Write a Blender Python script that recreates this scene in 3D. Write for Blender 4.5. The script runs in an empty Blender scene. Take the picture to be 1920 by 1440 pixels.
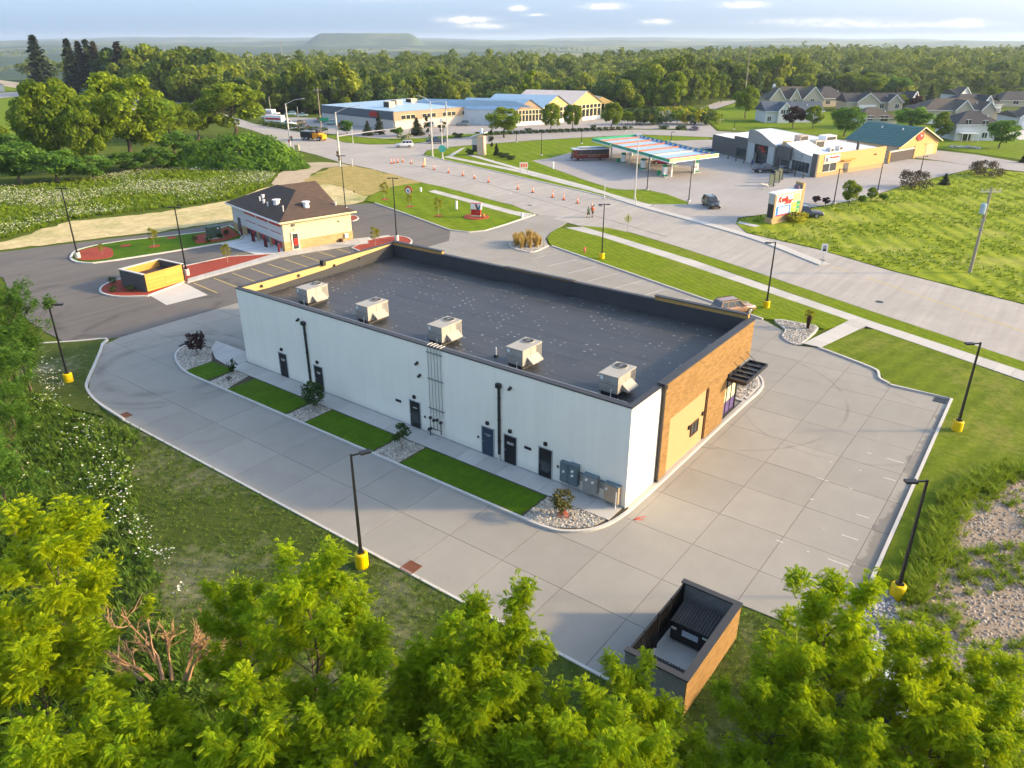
import bpy, bmesh, math, random
import numpy as np
from mathutils import Vector, Matrix
R = math.radians
scene = bpy.context.scene
COL = scene.collection

# ------------------------------------------------------------------ camera, sky, sun, exposure
CAM = np.array((-35.2, -17.9, 26.3)); YAW = R(37.03); PITCH = R(24.6); FOC = 1416.0   # FOC for a 1920 wide frame
cam = bpy.data.objects.new("camera", bpy.data.cameras.new("camera")); COL.objects.link(cam)
cam.location = CAM; cam.rotation_euler = (R(90) - PITCH, 0, YAW - R(90))
cam.data.sensor_width = 36; cam.data.lens = 36 * FOC / 1920; cam.data.clip_start = .5; cam.data.clip_end = 60000
scene.camera = cam

SUN_EL, SUN_AZ = R(19), YAW - R(90)            # the sun stands square to the right of the view: shadows run to the left
SDIR = Vector((math.cos(SUN_AZ) * math.cos(SUN_EL), math.sin(SUN_AZ) * math.cos(SUN_EL), math.sin(SUN_EL)))
sun = bpy.data.objects.new("sun", bpy.data.lights.new("sun", 'SUN')); COL.objects.link(sun)
sun.data.energy = 1.5; sun.data.angle = R(3); sun.data.color = (1, .77, .47)   # low sun behind thin haze: soft weak shadows
sun.rotation_euler = SDIR.to_track_quat('Z', 'Y').to_euler()

world = bpy.data.worlds.new("World"); scene.world = world; world.use_nodes = True
wt = world.node_tree; wt.nodes.clear()
def wn(t, **k):
    n = wt.nodes.new(t)
    for a, b in k.items(): setattr(n, a, b)
    return n
wout, wbg, wsky = wn('ShaderNodeOutputWorld'), wn('ShaderNodeBackground'), wn('ShaderNodeTexSky')
wsky.sky_type = 'NISHITA'; wsky.sun_disc = False; wsky.sun_elevation = SUN_EL; wsky.sun_rotation = R(90) - SUN_AZ
wsky.altitude = 200; wsky.air_density = .5; wsky.dust_density = 4.5; wsky.ozone_density = 3.2
wbg.inputs['Strength'].default_value = .15
wt.links.new(wbg.outputs[0], wout.inputs[0])
scene.view_settings.view_transform = 'Standard'; scene.view_settings.look = 'None'
scene.view_settings.exposure = 2.2; scene.view_settings.use_white_balance = True; scene.view_settings.white_balance_temperature = 8400; scene.view_settings.white_balance_tint = 8; scene.view_settings.gamma = 1; scene.view_settings.use_curve_mapping = False
scene.render.engine = 'CYCLES'
cy = scene.cycles
cy.use_denoising = True; cy.max_bounces = 6; cy.diffuse_bounces = 3; cy.glossy_bounces = 2; cy.transmission_bounces = 3
cy.transparent_max_bounces = 4; cy.volume_bounces = 0; cy.caustics_reflective = False; cy.caustics_refractive = False
cy.use_adaptive_sampling = True; cy.adaptive_threshold = .02

# a few fair-weather clouds, given by their compass direction and height over the horizon
def wmath(op, a, b=None, c=None):
    n = wn('ShaderNodeMath', operation=op)
    for i, v in enumerate((a, b, c)):
        if v is None: continue
        if isinstance(v, (int, float)): n.inputs[i].default_value = v
        else: wt.links.new(v, n.inputs[i])
    return n.outputs[0]
wtc = wn('ShaderNodeTexCoord'); wsep = wn('ShaderNodeSeparateXYZ'); wt.links.new(wtc.outputs['Generated'], wsep.inputs[0])
az = wmath('ARCTAN2', wsep.outputs[1], wsep.outputs[0]); el = wmath('ARCSINE', wsep.outputs[2])
wnz = wn('ShaderNodeTexNoise'); wnz.inputs['Scale'].default_value = 90; wnz.inputs['Detail'].default_value = 6; wnz.inputs['Roughness'].default_value = .62
wmap = wn('ShaderNodeMapping'); wmap.inputs['Scale'].default_value = (1, 1, 2.6); wt.links.new(wtc.outputs['Generated'], wmap.inputs[0]); wt.links.new(wmap.outputs[0], wnz.inputs['Vector'])
msum = None
for daz, e_, wa, we, s in ((3.2, 1.15, 1.35, .17, 1), (1.9, .75, 1.5, .16, .5), (-.4, 1.85, .5, .15, .8), (-1.6, 1.45, .6, .07, .5), (-6.3, 1.95, 1.1, .15, 1), (-9.8, 1.0, .8, .15, .7),
                           (-10.5, 2.5, 2.1, .13, 1), (-15.4, 2.0, 1.2, .16, .8), (-28.3, .85, .8, .18, 1), (-24, .75, 5, .18, .3), (-20, 1.0, 4, .18, .28), (9, 2.6, 4, .3, .2),
                           (40, 6, 5, .6, .8), (58, 9, 7, .9, .8), (-45, 7, 6, .8, .8), (-70, 10, 7, 1., .8), (110, 8, 6, .9, .8), (160, 10, 7, 1., .8), (-130, 8, 6, .9, .8)):
    a0 = (YAW + R(daz) + math.pi) % (2 * math.pi) - math.pi
    du = wmath('DIVIDE', wmath('SUBTRACT', az, a0), R(wa)); dv = wmath('DIVIDE', wmath('SUBTRACT', el, R(e_)), R(we))
    d2 = wmath('ADD', wmath('MULTIPLY', du, du), wmath('MULTIPLY', dv, dv))
    g = wmath('MULTIPLY', wmath('POWER', 2.718, wmath('MULTIPLY', d2, -1)), s)
    msum = g if msum is None else wmath('ADD', msum, g)
cl = wmath('MULTIPLY', msum, wmath('MULTIPLY', wmath('SUBTRACT', wnz.outputs[0], .28), 3.2))
wcl = wn('ShaderNodeClamp'); wt.links.new(cl, wcl.inputs[0])
wmix = wn('ShaderNodeMix', data_type='RGBA'); wt.links.new(wcl.outputs[0], wmix.inputs[0]); wfill = wn('ShaderNodeMix', data_type='RGBA'); wfill.inputs[0].default_value = .58; wt.links.new(wsky.outputs[0], wfill.inputs[6]); wfill.inputs[7].default_value = (.70, 1.22, 2.2, 1)   # flat bluish colour mixed over the whole sky, added for even fill light
wt.links.new(wfill.outputs[2], wmix.inputs[6])
wmix.inputs[7].default_value = (3.0, 2.95, 2.9, 1); wt.links.new(wmix.outputs[2], wbg.inputs['Color'])

HAZE_D = 1.1e-4
# ------------------------------------------------------------------ survey: readings taken from the drone frame, laid on the level ground z
_F = np.array((math.cos(YAW) * math.cos(PITCH), math.sin(YAW) * math.cos(PITCH), -math.sin(PITCH)))
_Rv = np.array((math.sin(YAW), -math.cos(YAW), 0)); _U = np.cross(_Rv, _F)
def G(px, py, z=0.0):
    d = _F + _Rv * (px - 960) / FOC - _U * (py - 720) / FOC
    t = (z - CAM[2]) / d[2]; p = CAM + t * d
    return (float(p[0]), float(p[1]))
def GG(l, z=0.0): return [G(a, b, z) for a, b in l]
def G3(px, py, z=0.0): return (*G(px, py, z), z)
def depth_scale(px, py):
    g = np.array((*G(px, py), 0)); return float((g - CAM) @ _F) / FOC      # metres per survey unit at that spot
def top_h(px, py, ty):
    """height of something that stands at (px,py) and ends at ty"""
    g = np.array((*G(px, py), 0)); lo, hi = 0., 60.
    for _ in range(40):
        m = (lo + hi) / 2; d = g + (0, 0, m) - CAM
        if 720 - FOC * (d @ _U) / (d @ _F) > ty: lo = m
        else: hi = m
    return lo

# ------------------------------------------------------------------ materials
MATS = {}
def _nt(name):
    m = bpy.data.materials.new(name); m.use_nodes = True; t = m.node_tree; t.nodes.clear(); MATS[name] = m
    return m, t
def node(t, typ, inp=None, **k):
    n = t.nodes.new(typ)
    for a, b in k.items(): setattr(n, a, b)
    for a, b in (inp or {}).items():
        s = n.inputs[a]
        if hasattr(b, 'is_output') or isinstance(b, bpy.types.NodeSocket): t.links.new(b, s)
        else: s.default_value = b
    return n
def mth(t, op, a, b=0.0, c=0.0, clamp=False):
    return node(t, 'ShaderNodeMath', {0: a, 1: b, 2: c}, operation=op, use_clamp=clamp).outputs[0]
def rgb(c): return (*c[:3], 1)
def mixc(t, f, a, b, blend='MIX'):
    return node(t, 'ShaderNodeMix', {0: f, 6: a if not isinstance(a, tuple) else rgb(a), 7: b if not isinstance(b, tuple) else rgb(b)}, data_type='RGBA', blend_type=blend).outputs[2]
def noise(t, vec, sc, det=4, rough=.55, dist=0):
    return node(t, 'ShaderNodeTexNoise', {'Vector': vec, 'Scale': sc, 'Detail': det, 'Roughness': rough, 'Distortion': dist}).outputs[0]
def ramp(t, f, stops):
    n = node(t, 'ShaderNodeValToRGB', {0: f}); e = n.color_ramp.elements
    while len(e) < len(stops): e.new(.5)
    for x, (p, c) in zip(e, stops): x.position = p; x.color = rgb(c) if isinstance(c, tuple) else (c, c, c, 1)
    return n.outputs[0]
def pos(t): return node(t, 'ShaderNodeNewGeometry').outputs['Position']
def vscale(t, v, s, rz=0): return node(t, 'ShaderNodeMapping', {'Vector': v, 'Scale': s, 'Rotation': (0, 0, rz)}).outputs[0]
def finish(t, col, rough=.8, metal=0., spec=.3, bump=None, bstr=.3, bdist=.02, **kw):
    b = node(t, 'ShaderNodeBsdfPrincipled', {'Base Color': col if not isinstance(col, tuple) else rgb(col), 'Roughness': rough, 'Metallic': metal, 'Specular IOR Level': spec, **kw})
    if bump is not None:
        t.links.new(node(t, 'ShaderNodeBump', {'Strength': bstr, 'Distance': bdist, 'Height': bump}).outputs[0], b.inputs['Normal'])
    t.links.new(b.outputs[0], node(t, 'ShaderNodeOutputMaterial').inputs[0])
def plain(name, col, rough=.7, var=.12, sc=1.5, metal=0., spec=.3, fine=.05, fsc=25., bstr=0., rnd=0., **kw):
    """paint, metal, render: a base colour with broad and fine unevenness"""
    m, t = _nt(name); p = pos(t)
    f = mth(t, 'ADD', mth(t, 'MULTIPLY', mth(t, 'SUBTRACT', noise(t, p, sc, 4), .5), var * 2), mth(t, 'MULTIPLY', mth(t, 'SUBTRACT', noise(t, p, fsc, 3), .5), fine * 2))
    if rnd: f = mth(t, 'ADD', f, mth(t, 'MULTIPLY', mth(t, 'SUBTRACT', node(t, 'ShaderNodeObjectInfo').outputs['Random'], .5), rnd))
    v = mth(t, 'ADD', f, 1.0)
    c = node(t, 'ShaderNodeVectorMath', {0: (col[0], col[1], col[2]), 3: v}, operation='SCALE').outputs[0]
    finish(t, c, rough, metal, spec, noise(t, p, fsc, 3) if bstr else None, bstr, **kw)
    return m
def emis(name, col, s):
    m, t = _nt(name); e = node(t, 'ShaderNodeEmission', {'Color': rgb(col), 'Strength': s}); t.links.new(e.outputs[0], node(t, 'ShaderNodeOutputMaterial').inputs[0]); return m
def concrete(name, col, tracks=None, streak=0., rz=0., rnd=.10, warm=.0, damp=None):
    m, t = _nt(name); p = pos(t)
    big = noise(t, p, .09, 3, .5); mid = noise(t, p, .6, 5, .6); fin = noise(t, p, 9, 4, .6)
    st = noise(t, vscale(t, p, (.05, 1.1, 1), rz), 1.0, 4, .6)
    r = node(t, 'ShaderNodeObjectInfo').outputs['Random']
    v = mth(t, 'ADD', 1.0, mth(t, 'MULTIPLY', mth(t, 'SUBTRACT', big, .5), .34))
    v = mth(t, 'ADD', v, mth(t, 'MULTIPLY', mth(t, 'SUBTRACT', mid, .5), .22))
    v = mth(t, 'ADD', v, mth(t, 'MULTIPLY', mth(t, 'SUBTRACT', fin, .5), .13))
    v = mth(t, 'ADD', v, mth(t, 'MULTIPLY', mth(t, 'SUBTRACT', st, .5), streak))
    v = mth(t, 'ADD', v, mth(t, 'MULTIPLY', mth(t, 'SUBTRACT', r, .5), rnd))
    spots = ramp(t, noise(t, p, 1.3, 3, .5), ((.24, .80), (.31, 1.0)))
    v = mth(t, 'MULTIPLY', v, mth(t, 'ADD', .35, mth(t, 'MULTIPLY', spots, .65)))
    for (cx, cy_, rad, w, s) in (tracks or ()):          # rubber left by turning tyres
        d = node(t, 'ShaderNodeVectorMath', {0: p, 1: (cx, cy_, 0)}, operation='DISTANCE').outputs['Value']
        q = mth(t, 'DIVIDE', mth(t, 'SUBTRACT', d, rad), w); g = mth(t, 'POWER', 2.718, mth(t, 'MULTIPLY', mth(t, 'MULTIPLY', q, q), -1))
        g = mth(t, 'MULTIPLY', g, mth(t, 'MULTIPLY', ramp(t, noise(t, p, .35, 3), ((.38, 0.), (.62, 1.))), s))
        v = mth(t, 'MULTIPLY', v, mth(t, 'SUBTRACT', 1.0, g))
    if damp is not None:                                  # irregular darker band along one edge of the pavement
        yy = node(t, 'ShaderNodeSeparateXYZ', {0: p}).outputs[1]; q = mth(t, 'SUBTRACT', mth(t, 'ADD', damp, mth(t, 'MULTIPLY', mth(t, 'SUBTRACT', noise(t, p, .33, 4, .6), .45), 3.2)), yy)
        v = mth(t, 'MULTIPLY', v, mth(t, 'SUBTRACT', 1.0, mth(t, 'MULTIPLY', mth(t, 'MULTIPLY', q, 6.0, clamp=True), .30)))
    c = node(t, 'ShaderNodeVectorMath', {0: mixc(t, mid, tuple(x * (1 - warm) for x in col), (col[0] * (1 + warm * .6), col[1], col[2] * (1 - warm))), 3: v}, operation='SCALE').outputs[0]
    finish(t, c, .85, 0, .25, fin, .12)
    return m
def lawn(name, c1, c2, dry, stripe=(0., 0., 0.), amt=.3, dryamt=.5, scale=1.0):
    """mown grass: fine blades, patches, mower stripes (direction x, y and pitch), dry spots"""
    m, t = _nt(name); p = pos(t)
    bl = noise(t, vscale(t, p, (1, 1, .3)), 11 * scale, 5, .7); mid = noise(t, p, .55, 5, .62); big = noise(t, p, .11, 3, .5)
    f = mth(t, 'ADD', mth(t, 'MULTIPLY', bl, .45), mth(t, 'ADD', mth(t, 'MULTIPLY', mid, .62), mth(t, 'MULTIPLY', noise(t, p, 2.6 * scale, 5, .65), .62))); f = mth(t, 'SUBTRACT', f, .345)
    if stripe[2]:
        s = node(t, 'ShaderNodeVectorMath', {0: p, 1: (stripe[0], stripe[1], 0)}, operation='DOT_PRODUCT').outputs['Value']
        s = mth(t, 'ADD', s, mth(t, 'MULTIPLY', noise(t, p, .25, 3), .9))
        s = mth(t, 'SINE', mth(t, 'MULTIPLY', s, 6.283 / stripe[2])); f = mth(t, 'ADD', f, mth(t, 'MULTIPLY', mth(t, 'MULTIPLY', s, mid), amt))
    c = ramp(t, f, ((.22, c1), (.78, c2)))
    d = ramp(t, mth(t, 'ADD', mth(t, 'MULTIPLY', big, .75), mth(t, 'MULTIPLY', noise(t, p, 1.3, 5, .65), .42)), ((.60, 0.), (.78, 1.)))
    c = mixc(t, mth(t, 'MULTIPLY', d, dryamt), c, dry)
    finish(t, c, .95, 0, .08, bl, .9, .06)
    return m
def leafmat(name, c1, c2, trans=.34, rnd=.3, tcol=None):
    """foliage: 'tint' runs from c1 to c2, each plant a little different, light shines through the blades"""
    m, t = _nt(name)
    a = node(t, 'ShaderNodeAttribute', attribute_name='tint').outputs['Fac']
    r = node(t, 'ShaderNodeObjectInfo').outputs['Random']
    f = mth(t, 'ADD', a, mth(t, 'MULTIPLY', mth(t, 'SUBTRACT', r, .5), rnd), clamp=True)
    c = mixc(t, f, c1, c2)
    v = mth(t, 'ADD', 1 - rnd * .35, mth(t, 'MULTIPLY', mth(t, 'FRACT', mth(t, 'MULTIPLY', r, 7.13)), rnd * .7))
    c = node(t, 'ShaderNodeVectorMath', {0: c, 3: v}, operation='SCALE').outputs[0]
    b = node(t, 'ShaderNodeBsdfPrincipled', {'Base Color': c, 'Roughness': .7, 'Specular IOR Level': .12})
    tr = node(t, 'ShaderNodeBsdfTranslucent', {'Color': mixc(t, .5, c, tcol or tuple(x * 1.2 for x in c2))})
    mx = node(t, 'ShaderNodeMixShader', {0: trans, 1: b.outputs[0], 2: tr.outputs[0]})
    t.links.new(mx.outputs[0], node(t, 'ShaderNodeOutputMaterial').inputs[0])
    return m
def brick(name, c1, c2, mortar, w=.4, h=.1, bstr=.35, ms=.012, axis='y', rough=.85, c3=None):
    """bond of bricks, blocks or shingles on upright (axis y / x: which way the wall faces) or level (z) faces"""
    m, t = _nt(name); p = pos(t); s = node(t, 'ShaderNodeSeparateXYZ', {0: p}).outputs
    u, v_ = {'y': (s[0], s[2]), 'x': (s[1], s[2]), 'z': (s[0], s[1]), 'xy': (mth(t, 'ADD', s[0], s[1]), s[2])}[axis]
    n = node(t, 'ShaderNodeTexBrick', {'Vector': node(t, 'ShaderNodeCombineXYZ', {0: u, 1: v_}).outputs[0], 'Color1': rgb(c1), 'Color2': rgb(c2), 'Mortar': rgb(mortar),
             'Scale': 1.0, 'Mortar Size': ms, 'Brick Width': w, 'Row Height': h, 'Bias': 0.0}, offset=.5)
    c = mixc(t, ramp(t, noise(t, p, .8, 4), ((.3, 0.), (.7, .35))), n.outputs[0], c3 or c2)
    c = mixc(t, mth(t, 'MULTIPLY', noise(t, p, 14, 3), .3), c, (c1[0] * .5, c1[1] * .5, c1[2] * .5))
    finish(t, c, rough, 0, .2, n.outputs['Fac'], -bstr, .01)
    return m

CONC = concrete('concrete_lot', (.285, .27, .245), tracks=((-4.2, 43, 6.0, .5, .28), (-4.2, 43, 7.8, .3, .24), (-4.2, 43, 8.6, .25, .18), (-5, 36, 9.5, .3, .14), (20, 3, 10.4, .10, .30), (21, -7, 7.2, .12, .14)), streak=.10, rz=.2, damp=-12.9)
CONC2 = concrete('concrete_walk', (.46, .445, .42), rnd=.16)
CONCN = concrete('concrete_road', (.36, .34, .325), streak=.5, rz=-R(57), warm=.07)
CONCW = concrete('concrete_kerb', (.52, .50, .47), rnd=.05)
CONCB = concrete('concrete_pale', (.55, .56, .57), streak=.15, rz=.3)
ASPH = concrete('asphalt', (.135, .124, .116), tracks=((2, 60, 8, .5, .3), (0, 62, 14, .6, .35), (2, 48, 12, .4, .3)), streak=.55, rz=.35)
ROADFAR = concrete('far_road', (.33, .31, .30), streak=.2, rz=-.4)
JOINT = plain('joint_dirt', (.17, .16, .145), .95, .3)
LAWN_F = lawn('lawn_front', (.075, .125, .006), (.20, .27, .016), (.27, .23, .07), (.83, -.55, .85), .12, .4)
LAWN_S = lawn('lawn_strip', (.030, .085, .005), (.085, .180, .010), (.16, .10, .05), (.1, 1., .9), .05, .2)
LAWN_R = lawn('lawn_right', (.065, .11, .008), (.17, .22, .02), (.28, .24, .075), (.2, .9, 1.6), .15, .6)
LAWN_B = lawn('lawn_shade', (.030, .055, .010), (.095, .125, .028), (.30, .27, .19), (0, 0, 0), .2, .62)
LAWN_G = lawn('lawn_station', (.070, .125, .006), (.19, .275, .014), (.24, .24, .05), (.83, -.55, 3.), .10, .35)
MEADOW = lawn('meadow', (.11, .17, .012), (.30, .35, .03), (.42, .38, .12), (.5, -.85, 2.6), .3, .5, .6)
ROUGH = lawn('rough_ground', (.045, .075, .010), (.13, .17, .024), (.20, .17, .07), (0, 0, 0), .3, .5, .5)
STRAW = lawn('straw_ground', (.30, .24, .11), (.80, .66, .38), (.20, .26, .06), (.3, .95, .8), .25, .75)
STRAWO = lawn('dry_ground', (.17, .16, .045), (.55, .40, .17), (.13, .21, .035), (0, 0, 0), .3, .7)
DIRT = plain('dirt', (.42, .34, .24), .95, .25, .5, fine=.2, fsc=6)
MULCH = plain('red_mulch', (.30, .050, .030), .95, .25, 2, fine=.5, fsc=14, bstr=.8)
GRAVELG = plain('gravel_bed', (.36, .33, .29), .9, .25, 1, fine=.75, fsc=13, bstr=.9)
RUBBLE = plain('rubble_ground', (.27, .21, .16), .95, .45, .7, fine=.55, fsc=6, bstr=.9)
STONE = plain('stone', (.42, .385, .34), .9, .3, 4, rnd=.6)
STONED = plain('stone_grey', (.27, .265, .27), .9, .3, 4, rnd=.6)
SOIL = plain('soil', (.075, .06, .042), .95, .3, 2)
m, t = _nt('white_render'); p = pos(t)                # painted wall: faint drip streaks from the coping, splash dirt near the ground
st = noise(t, vscale(t, p, (2.2, 2.2, .09)), 1.0, 5, .6); zz_ = node(t, 'ShaderNodeSeparateXYZ', {0: p}).outputs[2]
v = mth(t, 'ADD', .93, mth(t, 'MULTIPLY', mth(t, 'SUBTRACT', noise(t, p, .45, 4), .5), .10)); v = mth(t, 'ADD', v, mth(t, 'MULTIPLY', mth(t, 'SUBTRACT', st, .5), .13))
sp_ = mth(t, 'MULTIPLY', mth(t, 'SUBTRACT', 1.0, mth(t, 'DIVIDE', mth(t, 'SUBTRACT', zz_, .15), mth(t, 'ADD', .15, mth(t, 'MULTIPLY', noise(t, p, 1.4, 4), .9))), clamp=True), .16); v = mth(t, 'SUBTRACT', v, sp_)
finish(t, node(t, 'ShaderNodeVectorMath', {0: (.955, .905, .80), 3: v}, operation='SCALE').outputs[0], .8, 0, .2, noise(t, p, 30, 3), .06)
WHITEW = m
TAN = brick('tan_brick', (.205, .115, .042), (.385, .225, .088), (.22, .13, .055), .42, .105, .5, .012, 'y', c3=(.34, .20, .080))
TANX = brick('tan_brick_street', (.47, .255, .075), (.60, .355, .125), (.40, .235, .09), .30, .085, .3, .008, 'x', c3=(.56, .32, .10))
TANP = plain('tan_panel', (.41, .285, .145), .8, .05, .6, fine=.03)
TANIN = plain('tan_sheathing', (.60, .40, .17), .85, .1, .8)
BLACK = plain('black_metal', (.012, .012, .013), .4, .2, 2, spec=.5)
BLACKP = plain('black_paint', (.016, .016, .019), .45, .15, 2)
NAVY = plain('navy_door', (.030, .050, .085), .5, .1, 2)
GLASSD = plain('dark_glass', (.030, .038, .045), .08, .1, 1, spec=.8)
DARKBR = plain('dark_brown', (.075, .032, .015), .7, .1)
COPE = plain('coping', (.040, .041, .045), .5, .15, 1, spec=.4)
EPDM = plain('parapet_membrane', (.050, .051, .055), .72, .22, .7, fine=.1, fsc=8)
HVAC = plain('hvac_metal', (.40, .37, .325), .5, .08, 1.5, metal=.15)
HVACD = plain('hvac_dark', (.035, .035, .035), .6)
STEEL = plain('grey_steel', (.30, .31, .32), .45, .15, 2, metal=.5)
TEAL = plain('meter_cabinet', (.115, .165, .185), .5, .1, 3)
YEL = plain('yellow_cover', (.72, .50, .012), .5, .07, 3)
YLINE = plain('yellow_line', (.62, .47, .13), .85, .25, 6)
WLINE = plain('white_line', (.50, .50, .48), .85, .25, 3, fine=.3)
CREAM = plain('cream_stucco', (.66, .58, .36), .85, .05, .8)
CREAMS = plain('grey_stucco', (.55, .55, .53), .85, .06, .8)
STONEV = brick('stone_veneer', (.42, .28, .13), (.55, .40, .21), (.34, .24, .13), .55, .16, .6, .012, 'xy')
SHING = brick('shingles', (.090, .062, .050), (.125, .088, .070), (.055, .04, .034), .5, .10, .3, .01, 'xy', c3=(.075, .055, .048))
SHINGG = brick('shingles_grey', (.058, .057, .062), (.085, .083, .088), (.04, .04, .044), .5, .12, .3, .01, 'xy')
SHINGB = brick('shingles_brown', (.105, .09, .075), (.14, .12, .10), (.06, .05, .045), .5, .12, .3, .01, 'xy')
SHINGN = brick('shingles_blue', (.075, .10, .135), (.10, .13, .17), (.05, .06, .08), .5, .12, .3, .01, 'xy')
RED = plain('red_paint', (.48, .025, .022), .45, .08)
DRED = plain('dark_red', (.15, .012, .014), .3, .1, spec=.5)
ORANGE = plain('orange_plastic', (.85, .16, .035), .5, .06)
ORM = plain('orange_machine', (.80, .30, .015), .45, .1)
WHITE = plain('white_paint', (.80, .80, .79), .5, .05)
GREEN = plain('station_green', (.008, .27, .145), .4, .05)
LGREEN = plain('light_green', (.32, .62, .10), .4, .05)
YELL = plain('yellow_flower', (.85, .75, .03), .5, .05)
BLUE = plain('sign_blue', (.02, .20, .55), .4, .05)
GALV = plain('galvanised', (.60, .58, .55), .45, .08, 1, metal=.25)
WOOD = plain('pole_wood', (.34, .285, .23), .9, .15, 2)
SLAT = plain('cedar_slat', (.62, .32, .075), .7, .12, 3, rnd=.25)
BARK = plain('bark', (.12, .085, .06), .95, .3, 5, bstr=.5)
BARKT = plain('bark_tan', (.36, .21, .12), .95, .25, 5)
TWIG = plain('dead_twig', (.40, .24, .145), .9, .25, 3)
RUBBER = plain('tyre', (.018, .018, .018), .85)
RIM = plain('rim', (.45, .45, .45), .35, .05, metal=.6)
LAMPG = plain('headlamp', (.75, .75, .72), .2)
TLAMP = plain('tail_lamp', (.40, .01, .01), .25)
SKIN = plain('skin', (.48, .28, .19), .6)
ROOFW = plain('white_roof', (.66, .70, .74), .5, .06, .6)
ROOFBL = plain('blue_roof', (.34, .50, .62), .4, .06, .3)
GSHED = plain('green_metal_roof', (.018, .12, .115), .4, .1, .6)
GREYW = plain('grey_panel', (.43, .45, .445), .7, .05)
DGREY = plain('dark_grey_panel', (.105, .10, .10), .7, .08)
NAVYW = plain('slate_cladding', (.085, .115, .145), .55, .1, 1)
CORR = brick('corrugated_tan', (.42, .29, .19), (.50, .36, .25), (.28, .19, .13), .35, 9, .5, .03, 'xy')
WALLN = plain('pale_block', (.52, .49, .45), .8, .12, .4)
SIDEW = plain('white_siding', (.62, .63, .64), .7, .05)
SIDET = plain('beige_siding', (.50, .43, .33), .75, .06)
GLAZE = plain('greenhouse_glazing', (.58, .64, .66), .25, .15, .5, spec=.6)
GLAZY = plain('amber_glazing', (.62, .42, .17), .35, .2, .5)
TRANSF = plain('transformer_green', (.045, .085, .06), .5, .1)
RUST = plain('rusty_iron', (.19, .075, .045), .8, .35, 6)
FLOWER = plain('flower_white', (.58, .58, .48), .9, .1)

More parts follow.
